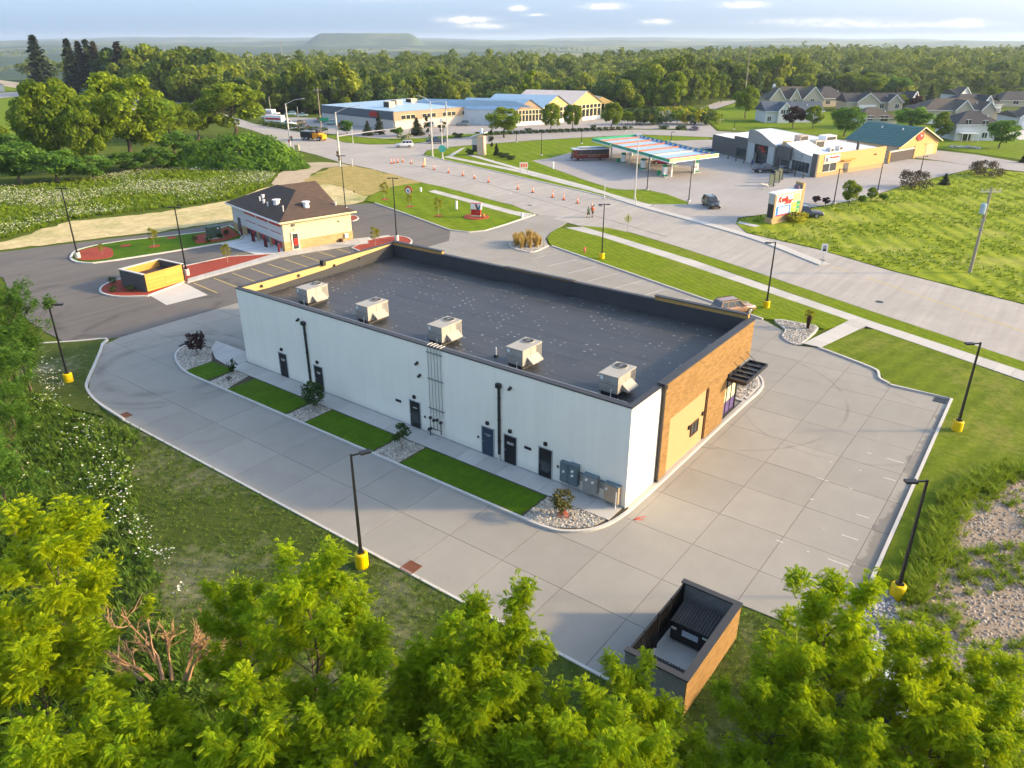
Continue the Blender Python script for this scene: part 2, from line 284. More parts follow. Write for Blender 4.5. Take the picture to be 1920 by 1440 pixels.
# ------------------------------------------------------------------ mesh helpers
class MB:
    def __init__(s): s.v = []; s.f = []
    def add(s, vs, fs):
        o = len(s.v); s.v += [tuple(map(float, p)) for p in vs]; s.f += [tuple(i + o for i in q) for q in fs]; return s
    def box(s, x0, y0, z0, x1, y1, z1):
        return s.add([(x0, y0, z0), (x1, y0, z0), (x1, y1, z0), (x0, y1, z0), (x0, y0, z1), (x1, y0, z1), (x1, y1, z1), (x0, y1, z1)],
                     [(3, 2, 1, 0), (4, 5, 6, 7), (0, 1, 5, 4), (1, 2, 6, 5), (2, 3, 7, 6), (3, 0, 4, 7)])
    def bar(s, a, b, w, h):
        """square bar from a to b"""
        a, b = Vector(a), Vector(b); d = (b - a).normalized(); u = Vector((0, 0, 1)) if abs(d.z) < .95 else Vector((1, 0, 0))
        r = d.cross(u).normalized() * (w / 2); u = r.cross(d).normalized() * (h / 2)
        return s.add([a - r - u, a + r - u, a + r + u, a - r + u, b - r - u, b + r - u, b + r + u, b - r + u],
                     [(3, 2, 1, 0), (4, 5, 6, 7), (0, 1, 5, 4), (1, 2, 6, 5), (2, 3, 7, 6), (3, 0, 4, 7)])
    def prism(s, poly, z0, z1, bottom=False):
        n = len(poly)
        if sum(poly[i][0] * poly[(i + 1) % n][1] - poly[(i + 1) % n][0] * poly[i][1] for i in range(n)) < 0: poly = poly[::-1]
        return s.add([(*p[:2], z0) for p in poly] + [(*p[:2], z1) for p in poly],
                     [tuple(range(n, 2 * n))] + ([tuple(range(n - 1, -1, -1))] if bottom else []) + [(i, (i + 1) % n, n + (i + 1) % n, n + i) for i in range(n)])
    def sheet(s, poly, z):
        n = len(poly)
        if sum(poly[i][0] * poly[(i + 1) % n][1] - poly[(i + 1) % n][0] * poly[i][1] for i in range(n)) < 0: poly = poly[::-1]
        return s.add([(*p[:2], z) for p in poly], [tuple(range(n))])
    def poly(s, *pts): return s.add(pts, [tuple(range(len(pts)))])
    def ext(s, prof, a0, a1, axis='y'):
        """a profile in the xz (or yz) plane drawn out along y (or x)"""
        n = len(prof); q = (lambda p, a: (p[0], a, p[1])) if axis == 'y' else (lambda p, a: (a, p[0], p[1]))
        return s.add([q(p, a0) for p in prof] + [q(p, a1) for p in prof], [tuple(range(n)), tuple(range(2 * n - 1, n - 1, -1))] + [(i, n + i, n + (i + 1) % n, (i + 1) % n) for i in range(n)])
    def cyl(s, a, b, r0, r1=None, n=10):
        r1 = r0 if r1 is None else r1
        a, b = Vector(a), Vector(b); d = (b - a).normalized(); u = Vector((0, 0, 1)) if abs(d.z) < .95 else Vector((1, 0, 0))
        x = d.cross(u).normalized(); y = x.cross(d)
        c = [(math.cos(2 * math.pi * i / n), math.sin(2 * math.pi * i / n)) for i in range(n)]
        return s.add([a + (x * i + y * j) * r0 for i, j in c] + [b + (x * i + y * j) * r1 for i, j in c],
                     [(i, (i + 1) % n, n + (i + 1) % n, n + i) for i in range(n)] + [tuple(range(n - 1, -1, -1)), tuple(range(n, 2 * n))])
    def tube(s, pts, r, n=6):
        for i in range(len(pts) - 1):
            ra, rb = (r[i], r[i + 1]) if isinstance(r, (list, tuple)) else (r, r); s.cyl(pts[i], pts[i + 1], ra, rb, n)
        return s
    def blob(s, c, rx, ry, rz, seed=0, n=8, m=5, am=.2):
        """a lumpy stone or clump"""
        rr = random.Random(seed); vs = [(c[0], c[1], c[2] - rz)]
        for j in range(1, m):
            th = math.pi * j / m - math.pi / 2
            for i in range(n):
                k = 1 + rr.uniform(-am, am); a = 2 * math.pi * i / n
                vs.append((c[0] + rx * k * math.cos(th) * math.cos(a), c[1] + ry * k * math.cos(th) * math.sin(a), c[2] + rz * k * math.sin(th)))
        vs.append((c[0], c[1], c[2] + rz)); L = len(vs) - 1
        fs = [(0, 1 + (i + 1) % n, 1 + i) for i in range(n)] + [(L, L - n + i, L - n + (i + 1) % n) for i in range(n)]
        for j in range(m - 2):
            for i in range(n): fs.append((1 + j * n + i, 1 + j * n + (i + 1) % n, 1 + (j + 1) * n + (i + 1) % n, 1 + (j + 1) * n + i))
        return s.add(vs, fs)
    def mesh(s, name, mat, smooth=False):
        me = bpy.data.meshes.new(name); me.from_pydata(s.v, [], s.f); me.validate()
        if mat: me.materials.append(mat)
        if smooth: me.polygons.foreach_set('use_smooth', [True] * len(me.polygons))
        me.update(); return me
    def build(s, name, mat, parent=None, smooth=False, **props):
        return obj(name, s.mesh(name, mat, smooth), parent, **props)
def obj(name, me, parent=None, **props):
    o = bpy.data.objects.new(name, me); COL.objects.link(o)
    if parent is not None: o.parent = parent
    for k, v in props.items(): o[k] = v
    return o
def thing(name, label, cat, loc=(0, 0, 0), rz=0.0, group=None):
    o = bpy.data.objects.new(name, None); COL.objects.link(o); o.location = (*loc, 0)[:3]; o.rotation_euler = (0, 0, rz)
    o['label'] = label; o['category'] = cat; o.empty_display_size = .2
    if group: o['group'] = group
    return o
def kids(o): return KIDS.get(o.name, ())
def copy_tree(o, loc, rz=0., scale=None, label=None, group=None, ch=None):
    """a copy of a thing with its parts and their sub-parts; meshes are shared"""
    def rec(a, par):
        c = a.copy(); COL.objects.link(c); c.parent = par
        for b in a.children: rec(b, c)
        return c
    c = rec(o, None); c.location = (*loc, 0)[:3]; c.rotation_euler = (0, 0, rz)
    if scale: c.scale = scale if isinstance(scale, tuple) else (scale,) * 3
    if label: c['label'] = label
    if group: c['group'] = group
    return c
def structure(name, mb, mat, label, cat, **kw): return mb.build(name, mat, None, kind='structure', label=label, category=cat, **kw)
def np_mesh(name, V, F, mat, tint=None, smooth=False):
    me = bpy.data.meshes.new(name); V = np.asarray(V, np.float32); F = np.asarray(F, np.int32); k = F.shape[1]
    me.vertices.add(len(V)); me.vertices.foreach_set('co', V.ravel())
    me.loops.add(F.size); me.loops.foreach_set('vertex_index', F.ravel())
    me.polygons.add(len(F)); me.polygons.foreach_set('loop_start', np.arange(0, F.size, k, dtype=np.int32))
    me.update(calc_edges=True)
    if tint is not None: me.attributes.new('tint', 'FLOAT', 'FACE').data.foreach_set('value', np.asarray(tint, np.float32))
    if smooth: me.polygons.foreach_set('use_smooth', np.ones(len(F), bool))
    me.materials.append(mat); return me
def letters(name, txt, size, loc, rot, mat, parent, ext=.01, align='CENTER', shear=0., bold=0.):
    c = bpy.data.curves.new(name, 'FONT'); c.body = txt; c.size = size; c.align_x = align; c.align_y = 'CENTER'; c.extrude = ext; c.shear = shear; c.offset = bold; c.resolution_u = 3
    c.materials.append(mat); tmp = bpy.data.objects.new(name, c); COL.objects.link(tmp); dg = bpy.context.evaluated_depsgraph_get(); me = bpy.data.meshes.new_from_object(tmp.evaluated_get(dg)); bpy.data.objects.remove(tmp)
    o = obj(name, me, parent); o.location = loc; o.rotation_euler = rot; return o
def offset_line(pts, d):
    """a polyline moved d to its left"""
    out = []; n = len(pts)
    for i in range(n):
        a = Vector(pts[max(i - 1, 0)][:2]); b = Vector(pts[min(i + 1, n - 1)][:2]); t = (b - a).normalized(); out.append((pts[i][0] - t.y * d, pts[i][1] + t.x * d))
    return out
def smooth_line(pts, k=4):
    """Catmull-Rom"""
    P = [np.array(p[:2], float) for p in pts]; P = [2 * P[0] - P[1]] + P + [2 * P[-1] - P[-2]]; out = []
    for i in range(1, len(P) - 2):
        for j in range(k):
            t = j / k; a, b, c, d = P[i - 1:i + 3]
            out.append(tuple(.5 * ((2 * b) + (c - a) * t + (2 * a - 5 * b + 4 * c - d) * t * t + (3 * b - a - 3 * c + d) * t ** 3)))
    return out + [tuple(P[-2])]
def kerb(pts, label, w=.16, h=.13, mat=None, z0=-.05, parent=None, name='kerb'):
    a, b = offset_line(pts, w / 2), offset_line(pts, -w / 2); n = len(pts); mb = MB()
    for i in range(n - 1):
        q = [a[i], b[i], b[i + 1], a[i + 1]]
        mb.add([(*p, z0) for p in q] + [(*p, h) for p in q], [(4, 5, 6, 7), (1, 2, 6, 5), (3, 0, 4, 7)] + ([(0, 1, 5, 4)] if i == 0 else []) + ([(2, 3, 7, 6)] if i == n - 2 else []))
    if parent is not None: return mb.build(name, mat or CONCW, parent)
    return structure(name, mb, mat or CONCW, label, 'kerb')
def clip(poly, a, b, c):
    """keep the part of poly where a*x+b*y<=c"""
    out = []
    for i in range(len(poly)):
        p, q = poly[i], poly[(i + 1) % len(poly)]; dp, dq = a * p[0] + b * p[1] - c, a * q[0] + b * q[1] - c
        if dp <= 0: out.append(p)
        if (dp < 0 < dq) or (dq < 0 < dp):
            t = dp / (dp - dq); out.append((p[0] + t * (q[0] - p[0]), p[1] + t * (q[1] - p[1])))
    return out
def rough(poly, amp, step=1.2, seed=1):
    """break the straight edges of a natural patch"""
    rr = random.Random(seed); out = []; n = len(poly)
    for i in range(n):
        a, b = poly[i], poly[(i + 1) % n]; L = math.dist(a, b); k = max(1, min(60, int(L / step)))
        for j in range(k):
            t_ = j / k; out.append((a[0] + (b[0] - a[0]) * t_ + rr.uniform(-amp, amp), a[1] + (b[1] - a[1]) * t_ + rr.uniform(-amp, amp)))
    return out
def inside(poly, x, y):
    x = np.asarray(x); y = np.asarray(y); r = np.zeros(x.shape, bool); n = len(poly)
    for i in range(n):
        (x0, y0), (x1, y1) = poly[i][:2], poly[(i + 1) % n][:2]
        if y0 == y1: continue
        r ^= ((y0 > y) != (y1 > y)) & (x < (x1 - x0) * (y - y0) / (y1 - y0) + x0)
    return r
def rect_local(o, rz):
    """turn local x,y into world x,y for a thing at o turned rz"""
    c, s = math.cos(rz), math.sin(rz); return lambda x, y: (o[0] + c * x - s * y, o[1] + s * x + c * y)
# ------------------------------------------------------------------ terrain: level by the town, then down to the valley and up to the far ridges
def hash_noise(x, seed):
    """smooth 1-d noise"""
    rr = np.random.RandomState(seed).rand(4096); i = np.floor(x).astype(int); f = x - i; f = f * f * (3 - 2 * f)
    return rr[i % 4096] * (1 - f) + rr[(i + 1) % 4096] * f
def sstep(a, b, x): t = np.clip((x - a) / (b - a), 0, 1); return t * t * (3 - 2 * t)
def terrain_z(r, a):
    """height at distance r, bearing a (radians left of the view)"""
    r0 = 640 + 620 * sstep(-.05, -.35, a) + 60 * np.sin(a * 9)
    dip0 = 318 + 120 * sstep(-.12, -.22, a)                    # the wood stands in a shallow hollow
    z = -.06 - 9.5 * sstep(dip0, dip0 + 70, r) * (1 - .9 * sstep(430, 640, r)) * sstep(.37, .29, a) - 54 * sstep(r0, r0 + 1100, r)
    for rc, w, h, sd, fr in ((2300, 500, 22, 1, 22), (3400, 700, 40, 2, 16), (4900, 900, 58, 3, 12), (7000, 1300, 76, 4, 9), (10500, 2600, 92, 5, 7)):
        n = .62 + .38 * hash_noise(a * fr + 40, sd) + .12 * hash_noise(a * fr * 5 + 90, sd + 10)
        z = np.maximum(z, -62 + h * n * np.exp(-((r - rc) / w) ** 2))
    z = z + 4 * hash_noise(a * 120 + 50, 21) * sstep(2500, 5000, r)
    mesa = sstep(-.02, .012, a - .112) * sstep(.03, -.01, a - .233)
    z = np.maximum(z, -60 + 116 * mesa * np.exp(-np.maximum(np.abs(r - 6000) - 350, 0) ** 2 / 500 ** 2) + 2.2 * hash_noise(a * 400 + 60, 23) * mesa)
    return z
rad = np.concatenate([[0.001], np.geomspace(8, 560, 26), np.linspace(600, 1900, 40), np.linspace(1950, 8000, 90), np.geomspace(8200, 15000, 22)])
ang = np.concatenate([np.linspace(-.72, .72, 280), np.linspace(.74, 2 * math.pi - .74, 90)])
RR, AA = np.meshgrid(rad, ang, indexing='ij'); ZZ = terrain_z(RR, np.where(AA > math.pi, AA - 2 * math.pi, AA))
gv = np.stack([CAM[0] + RR * np.cos(YAW + AA), CAM[1] + RR * np.sin(YAW + AA), ZZ], -1).reshape(-1, 3)
na = len(ang); gi, gj = np.meshgrid(np.arange(len(rad) - 1), np.arange(na), indexing='ij')
gf = np.stack([gi * na + gj, (gi + 1) * na + gj, (gi + 1) * na + (gj + 1) % na, gi * na + (gj + 1) % na], -1).reshape(-1, 4)
m, t = _nt('countryside'); p = pos(t)
near = node(t, 'ShaderNodeVectorMath', {0: p, 1: tuple(CAM)}, operation='DISTANCE').outputs['Value']
fld = node(t, 'ShaderNodeTexVoronoi', {'Vector': vscale(t, p, (1, .55, 0), .4), 'Scale': .0042}, feature='F1').outputs['Color']
fw = ramp(t, noise(t, vscale(t, p, (1, 1, 0)), .0016, 5, .6), ((.44, 0.), (.52, 1.)))
fc = mixc(t, node(t, 'ShaderNodeSeparateColor', {0: fld}).outputs[0], (.075, .115, .03), (.19, .19, .075))
farc = mixc(t, fw, fc, (.030, .060, .022))
bl = noise(t, p, 5, 6, .7); md = noise(t, p, .16, 5, .6)
nearc = ramp(t, mth(t, 'ADD', mth(t, 'MULTIPLY', bl, .5), mth(t, 'MULTIPLY', md, .6)), ((.3, (.040, .070, .010)), (.8, (.125, .165, .024))))
finish(t, mixc(t, mth(t, 'GREATER_THAN', near, 620.), nearc, farc), .95, 0, .05, bl, .8, .05)
ground = obj('ground', np_mesh('ground', gv, gf, m, smooth=True), kind='structure', label='grassy ground running out to the wooded ridges on the horizon', category='ground')

# ------------------------------------------------------------------ main road, side road, station forecourt, other paved sheets
road_near = [(2150, 760), (1920, 678), (1630, 582), (1400, 504), (1270, 462), (1180, 435), (1085, 423), (1003, 401), (960, 384), (840, 355), (773, 337), (695, 316), (640, 305), (592, 290), (532, 275), (505, 256), (470, 243), (400, 225), (330, 208), (200, 205), (120, 205)]
road_far = [(120, 180), (200, 183), (340, 192), (420, 214), (480, 233), (610, 256), (646, 267), (692, 271), (772, 270), (792, 291), (840, 302), (960, 329), (1100, 361), (1190, 384), (1290, 385), (1380, 418), (1400, 437), (1535, 468), (1671, 508), (1920, 571), (2150, 640)]
ROAD = GG(road_near) + GG(road_far)
structure('main_road', MB().sheet(ROAD, 0.0), CONCN, 'pale concrete main road crossing the view behind the white building', 'road')
SIDE = GG([(772, 270), (822, 262), (872, 257), (960, 251), (1060, 244), (1192, 243), (1327, 245), (1400, 249), (1500, 255), (1600, 264), (1750, 281), (1830, 290), (1960, 312), (1960, 326), (1840, 313), (1760, 301), (1640, 285), (1480, 268), (1330, 257), (1197, 252), (1107, 257), (1000, 263), (939, 268), (882, 272), (840, 276), (801, 282), (792, 291)])
structure('side_road', MB().sheet(SIDE, .004), ROADFAR, 'pinkish side road curving past the garden centre and the fuel station', 'road')
structure('residential_street', MB().sheet(GG([(1290, 243), (1345, 247), (1322, 226), (1322, 214), (1345, 203), (1376, 193), (1382, 188), (1348, 190), (1312, 203), (1292, 220), (1282, 235)]), .008), ROADFAR, 'narrow street bending away between clipped trees and houses', 'road')
structure('nursery_lot', MB().sheet(GG([(500, 229), (540, 220), (640, 222), (760, 238), (900, 226), (1010, 230), (1130, 222), (1180, 226), (1290, 224), (1300, 240), (1232, 242), (1192, 241), (1060, 242), (960, 249), (872, 255), (822, 260), (760, 262), (690, 258), (610, 250), (540, 238)]), -.004), ROADFAR, 'grey parking lot in front of the garden centre', 'parking lot')
GAS = GG([(997, 301), (1030, 297), (1070, 286), (1150, 276), (1200, 266), (1330, 262), (1480, 272), (1600, 290), (1680, 296), (1760, 302), (1840, 313), (1800, 322), (1700, 346), (1620, 372), (1560, 383), (1500, 392), (1440, 401), (1384, 408), (1380, 418), (1290, 385), (1290, 379), (1250, 364), (1210, 355), (1172, 356), (1145, 353), (1092, 336), (1040, 317)])
structure('station_forecourt', MB().sheet(GAS, .012), ROADFAR, 'pinkish concrete forecourt around the fuel station', 'forecourt')
structure('farm_track', MB().sheet(GG([(-60, 140), (0, 150), (60, 158), (60, 170), (0, 160), (-60, 152)]), .0), DIRT, 'pale dirt track in the field at the upper left', 'track')
structure('field_path', MB().sheet(GG([(-60, 178), (60, 170), (130, 172), (130, 178), (60, 178), (-60, 190)]), .004), ROADFAR, 'short paved path among lawns at the upper left', 'path')
structure('gravel_track', MB().sheet(rough(smooth_line(GG([(640, 306), (600, 304), (560, 308), (525, 325), (510, 345), (540, 352), (560, 350), (580, 330), (610, 315), (655, 312)]), 3), .3, 1.2, 3), .02), DIRT, 'pale dirt track between the road and the oil change shop', 'track')

# asphalt lot round the oil change shop
ASP = GG([(-260, 500), (0, 473), (135, 456), (300, 437), (452, 413), (560, 393), (655, 384), (703, 381)]) + [(49.5, 57.6), (44.5, 53.5), (-3.5, 53.55), (-5.2, 54.3)] + GG([(120, 640), (84, 622), (45, 596), (22, 563), (6, 520), (-20, 500), (-120, 640), (-400, 640)])[:5] + [G(-60, 520)]
structure('asphalt_lot', MB().sheet(ASP, .0), ASPH, 'dark asphalt lot around the small oil change shop', 'parking lot')

# concrete lot: each slab a piece, joints left open over a dark bed
LOT = [(-12.2, -7.2), (-12.2, 37.2), (-11.9, 41), (-11.2, 43.8), (-10.4, 45.4), (-8.6, 48), (-6.4, 51.2), (-5.4, 52.8), (-3.5, 53.5), (44.5, 53.5), (49.5, 57.6), (50.1, 54.4), (52.3, 53.2), (57.7, 53.2), (66.0, 53.8), (67.5, 50.5), (64.6, 46.5), (60.8, 45.5), (57.0, 44.6), (53.9, 43.2), (51.2, 41.0),
       (50.7, 40.0), (47.6, 31.2), (41.9, 14.8), (38.8, 5.6), (37.0, 2.9), (35.0, 2.3), (33.6, .9), (34.3, -1.2), (32.2, -6.4), (31.2, -7.2), (30.2, -7.5), (29.5, -8.4), (29.3, -13.1), (1.2, -13.7), (-3.7, -13.9), (-3.9, -8.8), (-6.0, -8.8), (-6.2, -6.9)]
lot = structure('concrete_lot', MB().sheet(LOT, -.03), JOINT, 'jointed pale concrete drive and parking lot around the white building', 'parking lot')
rs = random.Random(4)
xs = [-12.25 + 3.85 * i for i in range(22)]; ys = [-16.5 + 3.9 * i for i in range(20)]
for i in range(len(xs) - 1):
    for j in range(len(ys) - 1):
        x0, x1, y0, y1 = xs[i], xs[i + 1], ys[j], ys[j + 1]
        if x0 > -1 and x1 < 19 and y0 > 0 and y1 < 39: continue
        q = LOT
        for a, b, c in ((1, 0, x1 - .014), (-1, 0, -x0 - .014), (0, 1, y1 - .014), (0, -1, -y0 - .014)):
            q = clip(q, a, b, c)
            if len(q) < 3: break
        if len(q) < 3: continue
        ar = abs(sum(q[k][0] * q[(k + 1) % len(q)][1] - q[(k + 1) % len(q)][0] * q[k][1] for k in range(len(q)))) / 2
        if ar < .12: continue
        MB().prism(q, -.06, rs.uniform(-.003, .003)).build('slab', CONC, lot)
# worn stall lines on the right part, fresh ones along the asphalt
def stripe(a, b, w, mat, parent, z=.006, name='stall_line'):
    a, b = Vector((*a, 0)), Vector((*b, 0)); n = (b - a).normalized(); n = Vector((-n.y, n.x, 0)) * w / 2
    MB().sheet([tuple((a + n)[:2]), tuple((b + n)[:2]), tuple((b - n)[:2]), tuple((a - n)[:2])], z).build(name, mat, parent)
for k, x in enumerate((2.6, 5.4, 8.1, 10.9, 13.6, 16.4, 19.1, 21.9)):
    for y0, y1 in ((-12.6, -11.3), (-10.6, -9.9), (-9.1, -8.2)):
        if rs.random() < .72: stripe((x + rs.uniform(-.03, .03), y0 + rs.uniform(0, .7)), (x, y1 - rs.uniform(0, .5)), .09, WLINE, lot)
asph = bpy.data.objects['asphalt_lot']
for k in range(11):
    x = 10.9 + 2.62 * k; stripe((x, 64.0 - .03 * k), (x - .55, 58.4), .11, YLINE, asph)
for k in range(9):
    x, y = 48.4 - 1.25 * k, 37.2 - 3.75 * k
    stripe((x, y), (x - 5.0, y + 1.2), .10, WLINE, lot)
# red survey paint on the drive
mb = MB()
for a, b in (((-.6, -.95), (.2, -1.35)), ((-.55, -1.0), (-.2, -1.45)), ((-.6, -.95), (-.1, -1.1))): mb.bar((*a, .008), (*b, .008), .07, .004)
mb.build('survey_mark', plain('survey_red', (.55, .09, .05), .8), lot)
# drain grates
def grate(x, y, rz, label, mat=RUST):
    g = thing('drain_grate', label, 'drain grate', (x, y, .0), rz, 'drain grates in the pavement')
    MB().box(-.42, -.42, -.02, .42, .42, .006).build('pit', BLACKP, g)
    for k in range(-4, 5): MB().box(-.4, k * .09 - .025, .006, .4, k * .09 + .025, .022).build('bar', mat, g)
    mb = MB()
    for a in ((-.45, -.45, .45, -.40), (-.45, .40, .45, .45), (-.45, -.40, -.40, .40), (.40, -.40, .45, .40)): mb.box(a[0], a[1], -.02, a[2], a[3], .026)
    mb.build('frame', mat, g)
grate(-11.9, 36.9, 0, 'rusty drain grate at the bend of the drive, by the weedy bank')
grate(-.9, 46.6, .2, 'dark drain grate beside the rounded gravel bed', BLACK)
grate(-11.9, 6.6, 0, 'rusty drain grate at the drive edge beside the near lamp post')
grate(28.7, -12.5, 0, 'black drain grate in the far right corner of the lot', BLACK)

# ------------------------------------------------------------------ kerbs, lawns, walks
def lawn_patch(poly, z, mat, name, label, z0=-.055): return structure(name, MB().prism(poly, z0, z), mat, label, 'lawn')
kerb([(-12.28, -7.2), (-12.28, 36.2)], 'long straight kerb edge of the drive beside the dark grass', .16, .02)
kerb(smooth_line([(-12.28, 36.2), (-12.0, 40.8), (-11.3, 43.9), (-10.5, 45.5), (-8.7, 48.1), (-6.5, 51.3), (-5.5, 52.9), (-4.6, 54.0), (-6.6, 55.6), (-9, 57.8)], 3), 'curved kerb around the grass corner by the asphalt', .2, .14)
kerb([(29.38, -8.6), (29.42, -13.2), (1.2, -13.8), (-.3, -13.85)], 'kerb along the right edge of the concrete lot', .2, .14)
kerb(smooth_line([(34.35, -1.3), (32.3, -6.4), (31.3, -7.25), (30.3, -7.6), (29.6, -8.5)], 4), 'stepped kerb at the far right of the lot', .2, .14)
kerb([(50.75, 40.0), (47.65, 31.2), (41.95, 14.8), (38.9, 5.7)], 'front kerb of the parking stalls by the long lawn', .2, .14)
FRONT = [(51.2, 40.6), (53.9, 43.0), (57.0, 44.4), (60.2, 45.2)] + GG([(1085, 431), (1300, 497), (1610, 606)]) + [(39.7, -.2), (40.3, 1.6), (39.1, 5.5), (42.1, 14.8), (47.8, 31.2), (50.9, 40.0)]
lawn_patch(FRONT, .10, LAWN_F, 'front_lawn', 'long striped lawn between the parking stalls and the street walk')
VERGE = GG([(1085, 424), (1140, 428), (1180, 437), (1270, 464), (1400, 506), (1630, 584), (1920, 680), (2150, 764), (2150, 778), (1920, 698), (1640, 606), (1400, 522), (1300, 489), (1150, 443), (1092, 426)])
lawn_patch(VERGE, .09, LAWN_F, 'road_verge', 'narrow grass verge between the street walk and the main road')
RIGHTL = [(34.6, -1.5), (41.5, -3.0)] + GG([(1642, 618), (1920, 718), (2200, 812), (2250, 1100), (1900, 1180)]) + [(4, -16.2), (-.3, -14.1), (1.2, -13.95), (29.55, -13.3), (29.55, -8.6), (30.4, -7.8), (31.4, -7.4), (32.5, -6.5)]
lawn_patch(RIGHTL, .08, LAWN_R, 'side_lawn', 'broad lawn with two lamp posts on the right of the lot')
BACKL = [(-12.4, -7.4), (-12.4, 36), (-13.0, 40), (-18.2, 34), (-22, 24), (-25.5, 16), (-28.5, 9), (-29, 0), (-26, -8), (-19, -13), (-13, -17), (-5.5, -17.5), (-.4, -14.2), (-3.9, -14.1), (-4.1, -8.9), (-6.1, -9.6), (-12.2, -9.6)]
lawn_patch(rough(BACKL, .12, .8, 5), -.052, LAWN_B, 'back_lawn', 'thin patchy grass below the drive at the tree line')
CORNL = smooth_line([(-12.0, 40.8), (-11.3, 43.9), (-10.5, 45.5), (-8.7, 48.1), (-6.5, 51.3), (-5.5, 52.9), (-4.7, 53.9), (-6.6, 55.4), (-9, 57.6)], 3) + [(-12.5, 56), (-14.5, 48), (-14, 42), (-13, 38)]
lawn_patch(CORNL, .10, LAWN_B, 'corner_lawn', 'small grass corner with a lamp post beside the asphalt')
VLAWN = GG([(683, 377), (703, 380), (760, 400), (845, 431), (880, 435), (910, 432), (950, 420), (985, 408), (1003, 402), (960, 386), (880, 364), (830, 351), (790, 343), (740, 350), (700, 365)])
lawn_patch(VLAWN, .09, LAWN_G, 'corner_sign_lawn', 'bright lawn with the red sign at the street corner')
kerb(GG([(703, 381), (760, 401), (845, 432), (880, 436), (910, 433), (950, 421), (985, 409), (1003, 403)]), 'kerb along the lawn with the red sign', .22, .13)
GASL = GG([(795, 292), (801, 284), (842, 277), (882, 273), (939, 269), (1000, 264), (1107, 258), (1197, 253), (1330, 258), (1328, 262), (1200, 266), (1150, 276), (1068, 286), (1030, 297), (996, 301), (1040, 318), (1092, 337), (1145, 354), (1172, 357), (1210, 356), (1250, 365), (1289, 379), (1288, 384), (1190, 383), (1100, 360), (960, 328), (840, 301)])
lawn_patch(GASL, .08, LAWN_G, 'station_lawn', 'bright green lawn sweeping round the fuel station forecourt')
structure('road_edge_kerb', MB().prism(offset_line(GG(road_far[9:15]), .0) + offset_line(GG(road_far[9:15]), .3)[::-1], -.02, .11), CONCW, 'pale kerb between the station lawn and the road', 'kerb')
MEAD = GG([(1380, 419), (1400, 436), (1535, 467), (1671, 507), (1920, 570), (2150, 638), (2400, 560), (2200, 420), (1960, 328), (1840, 316), (1800, 324), (1700, 348), (1620, 374), (1560, 385), (1500, 395), (1440, 404), (1390, 410)])
structure('meadow', MB().prism(MEAD, -.05, .06), MEADOW, 'rough sunlit meadow on the far side of the main road', 'meadow')
SANDY = GG([(-100, 470), (0, 455), (130, 415), (300, 398), (440, 375), (500, 350), (560, 352), (620, 345), (690, 368), (683, 377), (655, 384), (560, 392), (452, 411), (300, 434), (135, 453), (0, 470), (-100, 485)])
structure('seeded_ground', MB().sheet(rough(SANDY, .45, 1.6), .012), STRAW, 'straw covered seeded ground behind the oil change shop', 'ground')
structure('dry_bank', MB().sheet(rough(GG([(500, 350), (580, 330), (640, 307), (695, 317), (740, 329), (790, 342), (740, 350), (690, 368), (620, 345)]), .5, 1.5, 2), .016), STRAWO, 'dry orange-brown grass bank below the signal poles', 'bank')
FARLAWN = GG([(1350, 204), (1376, 195), (1480, 205), (1620, 215), (1760, 240), (1960, 255), (1960, 306), (1830, 287), (1750, 278), (1600, 261), (1500, 252), (1400, 246), (1348, 243), (1326, 226), (1326, 214)])
structure('house_lawn', MB().sheet(FARLAWN, .02), LAWN_G, 'smooth green lawns around the houses', 'lawn')
structure('field_lawn', MB().sheet(GG([(-120, 150), (60, 158), (150, 150), (170, 175), (120, 205), (130, 260), (0, 290), (-160, 300)]), -.03), LAWN_G, 'smooth green field at the upper left', 'lawn')
structure('nursery_verge', MB().sheet(GG([(612, 256), (646, 266), (692, 270), (772, 269), (822, 261), (872, 256), (960, 250), (960, 247), (860, 252), (790, 259), (700, 260), (620, 252)]), .014), LAWN_G, 'grass verge with low hedge in front of the garden centre', 'lawn')

def walk(a_line, b_line, n, name, label, mat=CONC2, z=.105, gap=.02):
    """a paved walk, each slab its own piece, between two edge lines"""
    def along(l, f):
        d = [0.0]
        for i in range(len(l) - 1): d.append(d[-1] + math.dist(l[i], l[i + 1]))
        s = f * d[-1]
        for i in range(len(l) - 1):
            if s <= d[i + 1] + 1e-9: u = (s - d[i]) / max(d[i + 1] - d[i], 1e-9); return (l[i][0] + u * (l[i + 1][0] - l[i][0]), l[i][1] + u * (l[i + 1][1] - l[i][1]))
        return l[-1]
    w = structure(name, MB().prism(a_line + b_line[::-1], -.05, z - .02), JOINT, label, 'walk')
    L = sum(math.dist(a_line[i], a_line[i + 1]) for i in range(len(a_line) - 1)); g = gap / L / 2
    for k in range(n):
        f0, f1 = k / n + g, (k + 1) / n - g
        MB().prism([along(a_line, f0), along(a_line, f1), along(b_line, f1), along(b_line, f0)], z - .06, z + rs.uniform(-.003, .003)).build('slab', mat, w)
    return w
sw_o = GG([(1092, 426), (1150, 443), (1300, 489), (1640, 606), (1920, 698), (2150, 778)]); sw_i = GG([(1060, 428), (1130, 446), (1290, 498), (1612, 609), (1920, 716), (2150, 798)])
walk(sw_o, sw_i, 52, 'street_walk', 'long slabbed walk beside the main road')
walk([(34.4, -1.5), (43.3, -3.4)], [(34.4, .2), (44.3, -1.6)], 6, 'link_walk', 'short walk joining the lot to the street walk')
walk(GG([(803, 360), (880, 381), (960, 403), (985, 408)]), GG([(815, 357), (890, 377), (970, 398), (1000, 402)]), 16, 'corner_walk', 'pale walk across the lawn with the red sign')
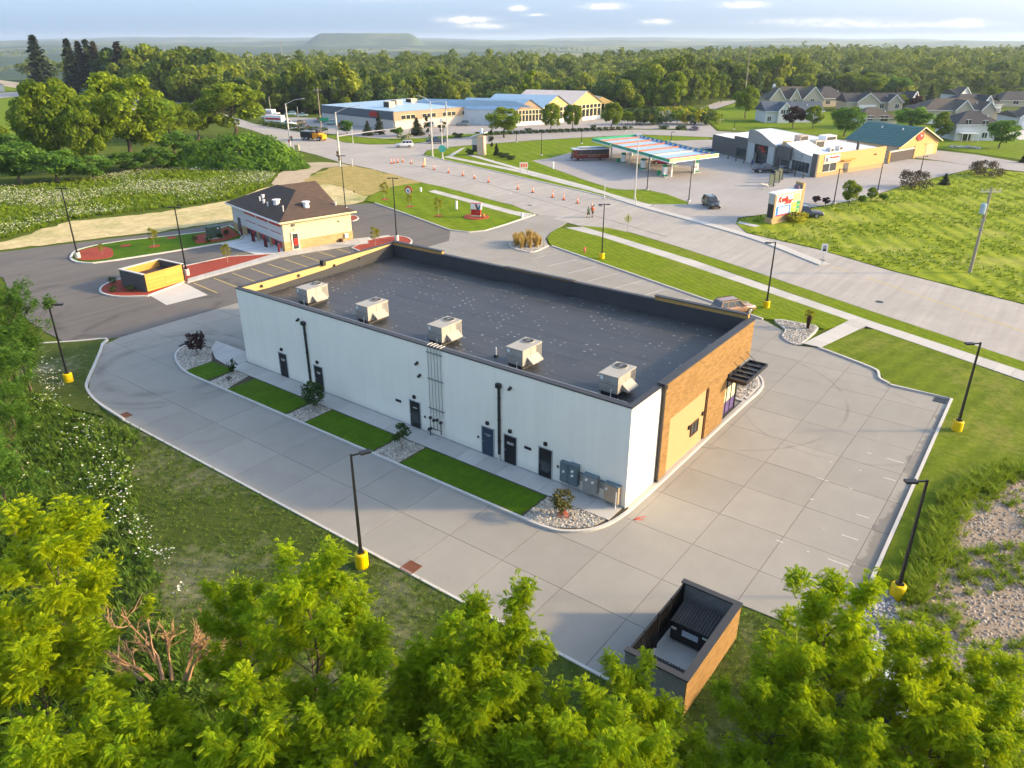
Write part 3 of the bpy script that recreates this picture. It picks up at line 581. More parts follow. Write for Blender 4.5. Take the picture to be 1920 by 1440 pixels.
walk(GG([(832, 295), (960, 321), (1100, 357), (1215, 388)]), GG([(840, 293), (966, 318), (1106, 353), (1225, 386)]), 40, 'station_walk', 'narrow pale walk across the station lawn')
walk(GG([(841, 292), (866, 278)]), GG([(848, 294), (873, 277)]), 5, 'crossing_walk', 'short walk at the corner by the signal pole')
walk(GG([(1383, 419), (1415, 427)]), GG([(1386, 416), (1424, 424)]), 4, 'stub_walk', 'short stub of walk beside the big roadside sign')
# raised median and lane edge on the main road
med = smooth_line(GG([(1545, 497), (1400, 442), (1200, 386), (1100, 352), (960, 314), (880, 291)]), 4)
mm = structure('road_median', MB().prism(offset_line(med, .75) + offset_line(med, -.75)[::-1], -.02, .13), CONC2, 'low raised concrete median along the main road', 'median')
stl = structure('lane_edge', MB().prism(offset_line(smooth_line(GG([(790, 314), (900, 341), (1003, 372), (1140, 412), (1250, 444)]), 4), .06) + offset_line(smooth_line(GG([(790, 314), (900, 341), (1003, 372), (1140, 412), (1250, 444)]), 4), -.06)[::-1], -.02, .012), JOINT, 'dark joint line along the near lane of the road', 'road marking')
rmark = bpy.data.objects['main_road']
for a, b in (((1625, 520), (1920, 622)), ((1560, 500), (1600, 512))): stripe(G(*a), G(*b), .14, YLINE, rmark, .006, 'centre_line')
for a, b in (((800, 310), (822, 312)), ((866, 333), (884, 336)), ((930, 350), (952, 353)), ((955, 362), (960, 364)), ((884, 321), (895, 322))): stripe(G(*a), G(*b), .35, WLINE, rmark, .006, 'arrow_mark')
for a in ((1649, 566), (993, 385), (1112, 385), (1126, 386), (1540, 488)):
    g = thing('manhole_cover', {(1649, 566): 'round dark manhole cover in the near lane of the road', (993, 385): 'small manhole cover beside the tip of the sign lawn', (1112, 385): 'manhole cover just behind the two walkers', (1126, 386): 'small manhole cover to the right of the walkers', (1540, 488): 'manhole cover by the end of the median'}[a], 'manhole cover', (*G(*a), .0), 0, 'manhole covers on the road')
    MB().cyl((0, 0, 0), (0, 0, .012), .42, .42, 14).build('lid', HVACD, g); MB().cyl((0, 0, 0), (0, 0, .007), .5, .5, 14).build('ring', STEEL, g)

# ------------------------------------------------------------------ planting strip behind the building
STRIP = smooth_line([(-4.5, 36), (-4.5, 40.2), (-3.9, 42.6), (-3.2, 44.2), (-2.5, 45.2), (-1.6, 45.9), (-.7, 46.1), (-.1, 45.5)], 3)
kl = smooth_line([(-.1, 45.6), (-.7, 46.2), (-1.6, 46.0), (-2.5, 45.3), (-3.2, 44.3), (-3.9, 42.7), (-4.5, 40.2), (-4.55, 36)], 3) + [(-4.55, 3.6)] + smooth_line([(-4.5, 3.0), (-4.3, 2.0), (-3.7, 1.1), (-2.8, .35), (-1.5, -.1), (.2, -.3), (2.5, -.35)], 3) + [(14.5, -.3), (19.3, -.35)] + smooth_line([(21, -.4), (22.9, -.2), (24.4, .6), (25.0, 1.7), (24.6, 3.0), (23, 4.2), (20.5, 4.6), (18.9, 4.6)], 3)
kerb(kl, 'long kerb around the planting strip and the end wall bed', .18, .15)
PL = [p for p in kl if p[0] < 2] + [(1.5, 0.05), (1.5, 40), (.2, 43.5)]
strip = structure('planting_strip', MB().prism(PL, -.05, .085), SOIL, 'soil strip with lawns, gravel beds and shrubs behind the building', 'planting bed')
def sub(poly, z, mat, name): return MB().prism(poly, .0, z).build(name, mat, strip)
for a, b in ((37.5, 40.8), (27.1, 34.6), (17.5, 24.8), (4.6, 14.9)):
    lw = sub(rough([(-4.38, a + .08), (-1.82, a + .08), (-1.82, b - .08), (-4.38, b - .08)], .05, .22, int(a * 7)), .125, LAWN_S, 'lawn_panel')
GB = ([(-4.42, 34.7), (-1.75, 35.5), (-1.75, 37.4), (-4.42, 37.1)], [(-4.42, 24.9), (-1.75, 24.9), (-1.75, 27.0), (-4.42, 26.9)], [(-4.42, 15.0), (-1.75, 15.0), (-1.75, 17.4), (-4.42, 17.4)],
      [(-4.42, 4.5), (-1.75, 4.5), (-1.6, .3), (-2.8, .6), (-3.6, 1.4), (-4.2, 2.4), (-4.42, 3.2)], [(-4.42, 40.9), (-1.75, 40.9), (-.1, 43.5), (-.3, 45.6), (-.8, 46.0), (-1.6, 45.8), (-2.5, 45.1), (-3.2, 44.1), (-3.9, 42.5)])
rng = np.random.RandomState(11)
def scatter(poly, n):
    xs_ = [p[0] for p in poly]; ys_ = [p[1] for p in poly]; X = rng.uniform(min(xs_), max(xs_), n * 3); Y = rng.uniform(min(ys_), max(ys_), n * 3); k = inside(poly, X, Y)
    return np.stack([X[k], Y[k]], 1)[:n]
def stones(poly, n, s0, s1, z, mat, name, parent=None, **props):
    """loose stones, all in one mesh: nobody could count them"""
    P = scatter(poly, n); n = len(P); base = np.array([(-1, -.8, 0), (.9, -1, 0), (1, .9, 0), (-.8, 1, 0), (-.55, -.5, 1), (.6, -.45, .9), (.5, .55, 1), (-.5, .5, .85)])
    s = rng.uniform(s0, s1, (n, 1, 1)) * rng.uniform(.7, 1.3, (n, 1, 3)) * np.array((1, .8, .75)); a = rng.uniform(0, 6.28, n); c, q = np.cos(a), np.sin(a)
    v = base[None] * s; V = np.empty_like(v); V[:, :, 0] = v[:, :, 0] * c[:, None] - v[:, :, 1] * q[:, None] + P[:, 0, None]; V[:, :, 1] = v[:, :, 0] * q[:, None] + v[:, :, 1] * c[:, None] + P[:, 1, None]; V[:, :, 2] = v[:, :, 2] + z
    f = np.array([(4, 5, 6, 7), (0, 1, 5, 4), (1, 2, 6, 5), (2, 3, 7, 6), (3, 0, 4, 7)]); F = (f[None] + (np.arange(n) * 8)[:, None, None]).reshape(-1, 4)
    return obj(name, np_mesh(name, V.reshape(-1, 3), F, mat, np.repeat(rng.rand(n), 5)), parent, kind='stuff', **props)
m, t = _nt('pebbles'); a = node(t, 'ShaderNodeAttribute', attribute_name='tint').outputs['Fac']
finish(t, ramp(t, a, ((0., (.17, .15, .13)), (.35, (.34, .31, .27)), (.7, (.50, .45, .385)), (1., (.62, .58, .53)))), .9, 0, .2); PEB = m
m, t = _nt('riprap'); a = node(t, 'ShaderNodeAttribute', attribute_name='tint').outputs['Fac']
finish(t, ramp(t, a, ((0., (.12, .12, .125)), (.5, (.27, .265, .27)), (1., (.45, .44, .43)))), .9, 0, .2); RIP = m
m, t = _nt('rubble_stones'); a = node(t, 'ShaderNodeAttribute', attribute_name='tint').outputs['Fac']
finish(t, ramp(t, a, ((0., (.13, .10, .075)), (.5, (.32, .255, .20)), (1., (.52, .46, .40)))), .9, 0, .2); RUBS = m
for q in GB:
    g_ = sub(q, .115, GRAVELG, 'gravel_bed'); stones(q, int(60 * abs(sum(q[k][0] * q[(k + 1) % len(q)][1] - q[(k + 1) % len(q)][0] * q[k][1] for k in range(len(q)))) / 2), .035, .085, .11, PEB, 'pebbles', strip)
# back walk slabs along the wall
walk([(-1.7, .15), (-1.7, 38.3)], [(-.06, .15), (-.06, 38.3)], 22, 'back_walk', 'narrow concrete walk along the shaded back wall', CONC2, .15)
walk([(-1.6, 38.35), (-1.2, 41.2), (-.05, 43.6)], [(1.4, 38.35), (1.4, 41.2), (1.4, 45)], 4, 'end_walk', 'concrete pad at the far left end of the back walk', CONC2, .14)
BEDE = [(.2, -.2), (2.5, -.25), (14.5, -.2), (19.3, -.25), (22.8, -.1), (24.3, .7), (24.85, 1.7), (24.4, 2.9), (22.9, 4.1), (20.5, 4.5), (18.9, 4.5), (18.9, -.02), (.2, -.02)]
structure('end_walk_strip', MB().prism(BEDE, -.05, .12), CONC2, 'narrow paved strip with gravel bed at the sunlit end wall', 'walk')
EG = [(19.2, -.1), (22.7, .05), (24.1, .8), (24.6, 1.7), (24.2, 2.8), (22.8, 3.9), (19.2, 4.2)]
stones(EG, 900, .05, .10, .12, PEB, 'bed_gravel', label='pale gravel filling the rounded bed at the front corner', category='gravel')
# bed at the front right and bed with grasses at the entrance
def bed(poly, label, n, mat=GRAVELG, s=(.05, .1), smat=None, name='gravel_bed', h=.13):
    b = structure(name, MB().prism(poly, -.05, h - .03), mat, label, 'planting bed')
    stones(poly, n, s[0], s[1], h - .035, smat or PEB, 'pebbles', b); kerb(poly + [poly[0]], '', .16, h, None, -.05, b); return b
bed(smooth_line([(34.4, .3), (33.9, 1.0), (35.1, 2.35), (37.2, 2.75), (39.4, 4.6), (39.9, 2.2), (39.6, .4), (34.4, .3)], 3)[:-1], 'pale gravel bed at the end of the link walk', 800)
bed(smooth_line([(50.5, 40.4), (46.6, 40.1), (46.0, 41.6), (46.9, 44.2), (49.2, 45.9), (51.4, 45.0), (51.6, 42.5), (50.5, 40.4)], 3)[:-1], 'kerbed gravel bed full of ornamental grasses at the entrance', 1500)
# riprap and rubble at the lower right
RUBP = GG([(1655, 1150), (1710, 1120), (1750, 1050), (1765, 990), (1790, 935), (1850, 905), (1990, 880), (2250, 930), (2250, 1450), (1850, 1450), (1760, 1300), (1690, 1230), (1640, 1180)])
structure('rubble_slope', MB().prism(rough(RUBP, .25, .7, 6), -.05, .12), RUBBLE, 'stony bare slope with tufts at the lower right', 'slope')
stones(RUBP, 11000, .025, .09, .11, RUBS, 'rubble', label='loose tan stones strewn over the bare slope', category='rubble')
stones([(-2.0, -13.9), (1.2, -14.0), (1.6, -14.6), (-.5, -16.4), (-4.0, -16.5), (-4.5, -14.6)], 1500, .07, .16, .08, RIP, 'riprap', label='grey rip-rap stones at the lot corner by the lamp', category='stones')

# ------------------------------------------------------------------ oil change shop islands
i1 = smooth_line(GG([(133, 483), (142, 472), (175, 462), (235, 452)]), 3)[:-1] + smooth_line(GG([(235, 452), (390, 435), (430, 424), (455, 444), (420, 456), (215, 489), (160, 494), (137, 489), (133, 483)]), 2)[:-1]
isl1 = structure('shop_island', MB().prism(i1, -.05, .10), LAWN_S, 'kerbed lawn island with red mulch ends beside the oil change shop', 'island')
kerb(i1 + [i1[0]], '', .3, .14, None, -.05, isl1)
def mulch(poly, parent, z=.14): return MB().prism(poly, .02, z).build('mulch', MULCH, parent)
mulch(smooth_line(GG([(139, 484), (147, 473), (180, 465), (205, 466), (213, 475), (205, 485), (160, 490), (139, 484)]), 3)[:-1], isl1)
mulch(GG([(362, 450), (366, 443), (395, 437), (428, 427), (450, 443), (420, 453), (370, 458)]), isl1)
for a, b in ((235, 462), (290, 463), (322, 447)): mulch([(G(a, b)[0] + .75 * math.cos(k), G(a, b)[1] + .75 * math.sin(k)) for k in np.linspace(0, 6.28, 10)[:-1]], isl1, .12)
i2 = smooth_line(GG([(276, 556), (225, 557), (196, 552), (188, 545), (196, 535), (222, 525), (252, 518)]), 3) + GG([(330, 504), (345, 500), (430, 482), (512, 477), (524, 482), (352, 531), (347, 529)])
isl2 = structure('bin_island', MB().prism(i2, -.05, .08), MULCH, 'long red mulch island holding the slatted bin store', 'island')
kerb(i2 + [i2[0]], '', .25, .13, None, -.05, isl2)
structure('bin_apron', MB().prism(GG([(276, 551), (347, 531), (389, 553), (312, 572)]), -.03, .012), CONC2, 'square concrete apron in front of the slatted bin store', 'apron')
walk(GG([(352, 532), (440, 508), (530, 483), (660, 462), (735, 452)]), GG([(352, 524), (440, 499), (524, 474), (655, 450), (730, 442)]), 26, 'shop_walk', 'pale walk along the parking stalls of the oil change shop', CONC2, .12)
structure('shop_apron', MB().prism(GG([(411, 457), (455, 441), (452, 424), (470, 421), (548, 478), (503, 484)]), -.03, .02), CONCB, 'pale concrete apron before the service bays', 'apron')
i3 = smooth_line(GG([(660, 466), (690, 452), (740, 444), (765, 447), (771, 456), (745, 466), (690, 474), (660, 466)]), 3)[:-1]
isl3 = structure('mulch_island', MB().prism(i3, -.05, .12), MULCH, 'red mulch island with a lamp and sapling behind the building corner', 'island'); kerb(i3 + [i3[0]], '', .2, .14, None, -.05, isl3)
i4 = smooth_line(GG([(652, 408), (664, 405), (672, 410), (662, 415), (652, 413)]), 3)
isl4 = structure('mulch_bed', MB().prism(i4, -.05, .12), MULCH, 'small red mulch bed at the back corner of the shop', 'planting bed'); kerb(i4 + [i4[0]], '', .2, .14, None, -.05, isl4)
# ------------------------------------------------------------------ main building
B = thing('retail_building', 'long white building with a black flat roof and tan brick end', 'building', (0, 0, 0))
def part(name, mat, *boxes, parent=B, **kw):
    mb = MB()
    for b in boxes: mb.box(*b)
    return mb.build(name, mat, parent, **kw)
part('back_wall', WHITEW, (0, 0, 0, .3, 38.1, 6.93))
part('plinth', GREYW, (-.012, .0, .02, 0.05, 38.08, .22))
part('white_return', WHITEW, (.3, 0, 0, 3.82, .3, 6.93))
part('left_wall', TANP, (.3, 37.8, 0, 18.7, 38.1, 7.0), (9.2, 37.8, 7.0, 18.7, 38.1, 7.22))
part('street_wall', TANX, (18.4, .28, 4.1, 18.7, 37.8, 7.06), (18.4, .28, 7.06, 18.7, 8.05, 7.36), (18.4, 15.8, 7.06, 18.7, 23.4, 7.14), (18.4, 31.1, 7.06, 18.7, 37.8, 7.36), (17.2, 1.0, 0, 17.5, 37.8, 4.1))
part('brick_end', TAN, (3.95, -.14, .1, 5.15, .28, 7.03), (5.15, -.14, 4.2, 11.2, .28, 7.03), (11.2, -.14, .1, 14.45, .28, 7.03), (14.45, -.14, 4.0, 18.72, .28, 7.03))
part('end_core', DGREY, (3.82, 0, 0, 3.95, .27, 6.9))
part('smooth_panel', TANP, (5.15, -.02, .1, 11.03, .25, 4.2))
part('reveal', DARKBR, (11.03, -.09, .1, 11.2, .25, 4.2), (5.15, -.06, 4.13, 11.03, -.02, 4.2))
part('corner_downpipe', BLACK, (3.80, -.20, .15, 3.98, -.03, 7.05), (3.74, -.26, 6.75, 4.04, -.02, 7.0))
w = part('service_window', GLASSD, (8.95, -.05, 1.3, 10.0, -.02, 2.15)); part('frame', DARKBR, (8.86, -.09, 1.22, 8.95, -.02, 2.22), (10.0, -.09, 1.22, 10.09, -.02, 2.22), (8.95, -.09, 2.15, 10.0, -.02, 2.22), (8.95, -.09, 1.22, 10.0, -.02, 1.3), parent=w)
part('mullion', BLACK, (9.45, -.075, 1.3, 9.5, -.05, 2.15), parent=w)
part('wall_lamp', BLACK, (8.42, -.14, 2.0, 8.58, -.02, 2.28)); part('wall_lamp', BLACK, (10.6, -.14, 2.2, 10.76, -.02, 2.48))
# shopfront by the front corner: panes, bars, poster, sill bench
sf = part('shopfront', BLACK, (14.45, .05, .15, 14.53, .2, 4.0), (17.12, .02, .15, 17.3, .24, 4.0), (15.32, .05, .15, 15.38, .2, 4.0), (16.22, .05, .15, 16.28, .2, 4.0), (14.53, .06, 2.55, 17.12, .18, 2.62), (14.53, .04, .15, 17.12, .22, .32))
pale = plain('shop_blind', (.66, .60, .42), .5, .1); purp = plain('window_poster', (.10, .07, .20), .4, .3, 3)
for x0, x1 in ((14.53, 15.32), (15.38, 16.22), (16.28, 17.12)):
    part('pane', pale, (x0, .10, 1.35, x1, .14, 2.55), parent=sf); part('pane', GLASSD, (x0, .10, 2.62, x1, .14, 4.0), parent=sf); part('poster', purp, (x0, .09, .34, x1, .13, 1.3), parent=sf)
cn = part('canopy', BLACK, (14.35, -1.62, 3.55, 18.75, -1.52, 3.78), (14.35, -1.52, 3.55, 14.47, -.14, 3.78), (18.63, -1.52, 3.55, 18.75, -.14, 3.78), (14.47, -.22, 3.55, 18.63, -.14, 3.78))
for k in range(1, 5): part('rib', BLACK, (14.47 + k * .832 - .03, -1.52, 3.60, 14.47 + k * .832 + .03, -.22, 3.74), parent=cn)
MB().box(14.47, -1.52, 3.58, 18.63, -.22, 3.60).build('canopy_deck', plain('canopy_deck', (.07, .08, .085), .3, .1, spec=.6), cn)
for x in (15.3, 16.55, 17.8): MB().bar((x, -1.45, 3.72), (x, -.14, 4.75), .03, .03).build('tie_rod', BLACK, cn)
# flat roof
part('roof_deck', EPDM, (.3, .28, 5.4, 18.4, 37.8, 5.84))
m, t = _nt('roof_membrane'); p = pos(t); s = node(t, 'ShaderNodeSeparateXYZ', {0: p}).outputs
rr_ = noise(t, p, .35, 4, .6); rf = noise(t, p, 6, 4, .6); st = noise(t, vscale(t, p, (.9, .12, 1)), 1.2, 4, .6)
dots = None
for (su, sv, thr) in ((.61, .305, .15),):
    vo = node(t, 'ShaderNodeTexVoronoi', {'Vector': node(t, 'ShaderNodeCombineXYZ', {0: mth(t, 'DIVIDE', s[0], su), 1: mth(t, 'DIVIDE', s[1], sv * 2.4)}).outputs[0], 'Scale': 1.0, 'Randomness': .30}, feature='F1').outputs
    dd = mth(t, 'LESS_THAN', vo['Distance'], thr); pick = mth(t, 'GREATER_THAN', node(t, 'ShaderNodeSeparateColor', {0: vo['Color']}).outputs[0], .38)
    dots = mth(t, 'MULTIPLY', dd, pick)
dots = mth(t, 'MULTIPLY', dots, ramp(t, noise(t, p, .22, 3, .6), ((.36, .15), (.58, 1.))))
base = ramp(t, mth(t, 'ADD', mth(t, 'MULTIPLY', rr_, .55), mth(t, 'ADD', mth(t, 'MULTIPLY', st, .35), mth(t, 'MULTIPLY', rf, .15))), ((.32, (.026, .028, .031)), (.78, (.072, .076, .080))))
finish(t, mixc(t, mth(t, 'MULTIPLY', dots, .9), base, (.30, .31, .31)), mth(t, 'ADD', .34, mth(t, 'MULTIPLY', rr_, .25)), 0, .5, rf, .25, .01)
ROOFM = m
for k in range(6):                      # membrane sheets lapped one over the next
    x0 = .3 + k * 3.02
    for j in range(2):
        y0, y1 = (.36, 19.2) if j == 0 else (19.14, 37.72)
        MB().add([(x0, y0, 5.852 + .006 * j), (min(x0 + 3.1, 18.3), y0, 5.846 + .006 * j), (min(x0 + 3.1, 18.3), y1, 5.846 + .006 * j), (x0, y1, 5.852 + .006 * j), (x0, y0, 5.84), (x0, y1, 5.84), (min(x0 + 3.1, 18.3), y0, 5.84), (min(x0 + 3.1, 18.3), y1, 5.84)],
                 [(0, 1, 2, 3), (0, 3, 5, 4), (0, 4, 6, 1)]).build('membrane_sheet', ROOFM, B)
part('parapet_lining', EPDM, (18.30, .3, 5.84, 18.4, 37.72, 7.05), (.3, .27, 5.84, 18.3, .33, 6.9), (.3, .34, 5.84, .36, 37.7, 6.9))
MB().add([(.36, 37.74, 5.84), (18.3, 37.74, 5.84), (18.3, 37.74, 7.15), (16.5, 37.74, 6.98), (9.5, 37.74, 6.52), (6.0, 37.74, 6.42), (3.0, 37.74, 6.33), (.36, 37.74, 6.42)], [tuple(range(8))]).build('end_lining', EPDM, B)
part('end_sheathing', TANIN, (.3, 37.76, 5.84, 18.3, 37.8, 6.98), (9.2, 37.76, 6.98, 18.3, 37.8, 7.2))
for x in (2.2, 6.2, 10.4, 13.6): part('parapet_brace', HVACD, (x, 37.62, 6.55, x + .16, 37.76, 6.78))
part('conductor_box', BLACK, (9.0, 37.5, 6.95, 9.35, 37.95, 7.45))
part('coping', COPE, (-.05, -.05, 6.93, .36, 38.15, 7.02), (.36, 37.74, 7.0, 9.2, 38.15, 7.07), (9.2, 37.74, 7.22, 18.76, 38.15, 7.29), (.36, -.05, 6.93, 3.78, .36, 7.0), (3.78, -.2, 7.03, 18.78, .36, 7.12),
     (18.32, .36, 7.36, 18.76, 8.1, 7.43), (18.32, 8.1, 7.06, 18.76, 15.8, 7.13), (18.32, 15.8, 7.14, 18.76, 23.4, 7.21), (18.32, 23.4, 7.06, 18.76, 31.1, 7.13), (18.32, 31.1, 7.36, 18.76, 37.74, 7.43))
part('edge_pipe', STEEL, (.40, .6, 6.98, .44, 37, 7.02)); part('edge_pipe', STEEL, (.50, 2.6, 6.96, .54, 33, 7.0))
mb = MB(); mb.cyl((3.5, 12.7, 5.84), (3.5, 12.7, 6.55), .06, .06, 8); mb.build('vent_pipe', WHITE, B)
part('vent_flange', HVACD, (3.38, 12.58, 5.85, 3.62, 12.82, 5.98))
# back doors
def door(yc, mat, glass=False, text=0, label=None):
    d = part('door', mat, (-.025, yc - .5, .16, .0, yc + .5, 2.28))
    if label: d['label'] = label
    part('frame', GREYW, (-.05, yc - .57, .15, .0, yc - .5, 2.35), (-.05, yc + .5, .15, .0, yc + .57, 2.35), (-.05, yc - .5, 2.28, .0, yc + .5, 2.35), parent=d)
    part('threshold', STEEL, (-.07, yc - .5, .15, .0, yc + .5, .17), parent=d)
    part('handle', STEEL, (-.07, yc + .38, 1.1, -.025, yc + .44, 1.2), parent=d)
    if glass: part('pane', GLASSD, (-.032, yc - .36, .55, -.025, yc + .34, 1.5), parent=d)
    for row, segs in enumerate(text or ()):        # short lettering, too small to read
        y = yc + sum(segs) / 2 + .03 * (len(segs) - 1)
        for s_ in segs:
            n = max(1, round(s_ / .055))
            for q in range(n): part('letter', WHITE if mat is not NAVY else GREYW, (-.03, y - q * .055 - .042, 1.74 - row * .11, -.025, y - q * .055, 1.80 - row * .11), parent=d)
            y -= s_ + .06
    part('door_lamp', BLACKP, (-.14, yc - .11, 2.55, .0, yc + .11, 2.78))
    return d
door(32.75, BLACKP, text=((.2, .2), (.42,))); door(28.2, BLACKP, text=((.2, .16), (.40,))); door(17.5, BLACKP, True, text=((.36,),))
door(10.7, NAVY, text=((.62,), (.26,)), label='dark blue service door'); door(8.78, BLACKP, text=((.26, .2), (.55,))); door(5.93, BLACKP, True)
for y in (19.2, 7.35): part('name_plate', BLACKP, (-.03, y - .28, 1.75, .0, y + .28, 1.95))
for y in (16.55, 11.55, 4.95): part('key_pad', BLACKP, (-.06, y - .06, 1.25, .0, y + .06, 1.4))
for y, z in ((29.95, 5.85), (8.75, 5.75), (17.0, 5.4), (16.8, 4.5)):
    c = part('camera_mount', HVACD, (-.10, y - .08, z, .0, y + .08, z + .16)); part('camera', HVACD, (-.28, y - .07, z - .05, -.10, y + .07, z + .09), parent=c)
for y in (29.3, 9.67):
    d = part('downspout', BLACK, (-.15, y - .075, .62, -.02, y + .075, 5.6)); part('conductor_head', BLACK, (-.26, y - .18, 5.6, 0, y + .18, 5.9), parent=d)
    for z in (1.6, 3.2, 4.8): part('strap', HVACD, (-.16, y - .12, z, 0, y + .12, z + .05), parent=d)
    MB().cyl((-.09, y, .15), (-.09, y, .62), .10, .10, 10).build('boot', GALV, d)
# gas riser and meters
gp = part('gas_manifold', STEEL, (-.12, 14.6, 2.24, -.03, 16.05, 2.30), (-.12, 14.6, 4.55, -.03, 16.05, 4.60), (-.12, 14.6, 6.55, -.03, 16.05, 6.60))
for k in range(5):
    y = 15.9 - k * .29; MB().tube([(-.09, y, 1.75 - .1 * (k % 2)), (-.09, y, 7.12), (.45, y, 7.12)], .022, 6).build('riser', STEEL, gp)
for k in range(4):
    y = 15.85 - k * .33
    mb = MB(); mb.blob((-.2, y, 1.55 - .12 * (k % 2)), .12, .13, .14, k, 8, 5, .03); mb.build('meter', HVACD, gp, True)
    MB().tube([(-.2, y, 1.4), (-.2, y, .75), (-.2, 15.85, .7)], .025, 6).build('meter_pipe', HVACD, gp)
MB().tube([(-.2, 15.9, .15), (-.2, 15.9, .75)], .04, 8).build('meter_pipe', HVACD, gp); MB().tube([(-.2, 14.85, .45), (-.2, 14.85, 1.4)], .04, 8).build('meter_pipe', HVACD, gp)
MB().cyl((-.34, 15.95, .6), (-.06, 15.95, .6), .12, .12, 10).build('regulator', HVACD, gp)
# electrical cabinets
def cabinet(y0, y1, z0, z1, mat, depth=.32, dials=(), cond=4, hood=True):
    c = part('meter_cabinet', mat, (-depth, y0, z0, .0, y1, z1))
    part('lid', TEAL, (-depth - .02, y0 - .02, z1, .0, y1 + .02, z1 + .04), parent=c)
    part('cabinet_door', mat, (-depth - .025, y0 + .06, z0 + .08, -depth, y1 - .06, z1 - .1), parent=c)
    for yy, zz in dials: MB().cyl((-depth - .10, yy, zz), (-depth - .02, yy, zz), .085, .085, 12).build('meter_dial', LAMPG, c)
    for k in range(cond): y = y0 + .1 + (y1 - y0 - .2) * k / max(cond - 1, 1); MB().cyl((-.16, y, .15), (-.16, y, z0), .035, .035, 6).build('conduit', GALV, c)
GREYC = plain('cabinet_grey', (.27, .275, .265), .5, .1, 3); TANC = plain('cabinet_tan', (.40, .31, .22), .5, .1, 3)
cabinet(3.98, 4.62, .55, 1.92, TEAL, .3, ((4.3, 1.35),), 4); cabinet(3.30, 3.93, .55, 2.0, TEAL, .36, ((3.62, 1.62), (3.62, 1.3)), 4)
cabinet(1.85, 2.85, .55, 1.68, GREYC, .4, ((2.55, 1.45), (2.1, 1.4)), 5); cabinet(.32, 1.32, .45, 1.62, TANC, .4, ((1.1, 1.35),), 4)
cabinet(2.95, 3.2, 1.0, 1.5, GREYC, .15, (), 0); cabinet(1.45, 1.75, 1.0, 1.5, GREYC, .15, (), 0)
MB().cyl((-.45, .42, .15), (-.45, .42, 1.35), .035, .035, 8).build('conduit', WHITE, B)

# ------------------------------------------------------------------ rooftop units
def hvac(y, label):
    u = thing('rooftop_unit', label, 'air conditioner', (3.65, y, 5.86), 0, 'air conditioners along the flat roof')
    part('roof_curb', EPDM, (-1.0, -.58, 0, .95, .58, .32), parent=u)
    c = part('casing', HVAC, (-1.12, -.68, .32, 1.08, .68, 1.42), parent=u)
    part('top_panel', HVAC, (-1.16, -.72, 1.42, 1.12, .72, 1.48), parent=u)
    part('seam', HVACD, (-1.125, -.685, .86, -1.12, .685, .88), (-.2, -.685, .34, -.18, -.68, 1.42), (.45, -.685, .34, .47, -.68, 1.42), parent=c)
    MB().ext([(-.68, .40), (-1.18, .40), (-1.18, .48), (-.68, .86)], -.62, .62, 'x').build('intake_hood', HVAC, u)
    MB().cyl((.55, .1, 1.48), (.55, .1, 1.53), .46, .46, 20).build('fan_ring', HVAC, u)
    f = MB().cyl((.55, .1, 1.53), (.55, .1, 1.535), .41, .41, 20).build('fan_opening', HVACD, u)
    mb = MB()
    for k in range(6): a = k * math.pi / 6; mb.bar((.55 - .4 * math.cos(a), .1 - .4 * math.sin(a), 1.545), (.55 + .4 * math.cos(a), .1 + .4 * math.sin(a), 1.545), .015, .012)
    mb.cyl((.55, .1, 1.535), (.55, .1, 1.56), .09, .09, 8); mb.build('guard', STEEL, f)
    mb = MB()
    for k in range(12): mb.box(.52 + k * .045, -.69, .45, .54 + k * .045, -.682, 1.35)
    mb.build('coil_fins', STEEL, u)
    part('label_plate', WHITE, (-1.128, .42, 1.1, -1.12, .6, 1.34), parent=u); part('badge', STEEL, (-1.127, -.1, 1.0, -1.12, .22, 1.06), parent=u)
    MB().tube([(-1.2, -.25, .02), (-1.2, -.25, .55), (-1.12, -.25, .55)], .03, 6).build('drain_pipe', WHITE, u)
    MB().tube([(-1.12, .5, .3), (-1.5, .5, .12), (-3.2, .5, .12)], .02, 5).build('gas_pipe', STEEL, u)
    part('shade_strip', HVACD, (-1.13, -.6, .20, -1.0, .6, .32), parent=u)  # solid dark strip painted in as shade under the casing overhang
    return u
hv = hvac(32.55, 'boxy air conditioner nearest the slatted bin store end of the roof')
for y, l in ((25.3, 'second boxy air conditioner from the far left end of the roof'), (17.6, 'middle one of the five boxy air conditioners on the roof'), (10.35, 'boxy air conditioner beside the thin white vent pipe'), (3.05, 'boxy air conditioner by the sunlit tan brick corner')): copy_tree(hv, (3.65, y, 5.86), 0, label=l)

# ------------------------------------------------------------------ bin enclosure by the drive
E = thing('bin_enclosure', 'open-topped block enclosure with a tan back wall and black gates', 'enclosure', (0, 0, 0))
blk = brick('grey_block', (.20, .20, .20), (.25, .25, .245), (.16, .16, .16), .42, .21, .4, .012, 'xy')
part('floor', CONC2, (-12.1, -9.5, -.02, -6.4, -6.7, .03), parent=E)
part('side_wall', blk, (-12.22, -9.6, 0, -12.0, -6.75, 2.05), parent=E); part('side_wall', blk, (-6.55, -9.6, 0, -6.33, -6.75, 2.05), parent=E)
part('back_wall', blk, (-12.0, -9.58, 0, -6.55, -9.4, 2.05), parent=E); part('render_face', TAN, (-12.22, -9.66, .0, -6.33, -9.6, 2.05), parent=E)
part('coping', COPE, (-12.27, -9.71, 2.05, -6.28, -9.36, 2.13), (-12.27, -9.36, 2.05, -11.96, -6.70, 2.13), (-6.59, -9.36, 2.05, -6.28, -6.70, 2.13), parent=E)
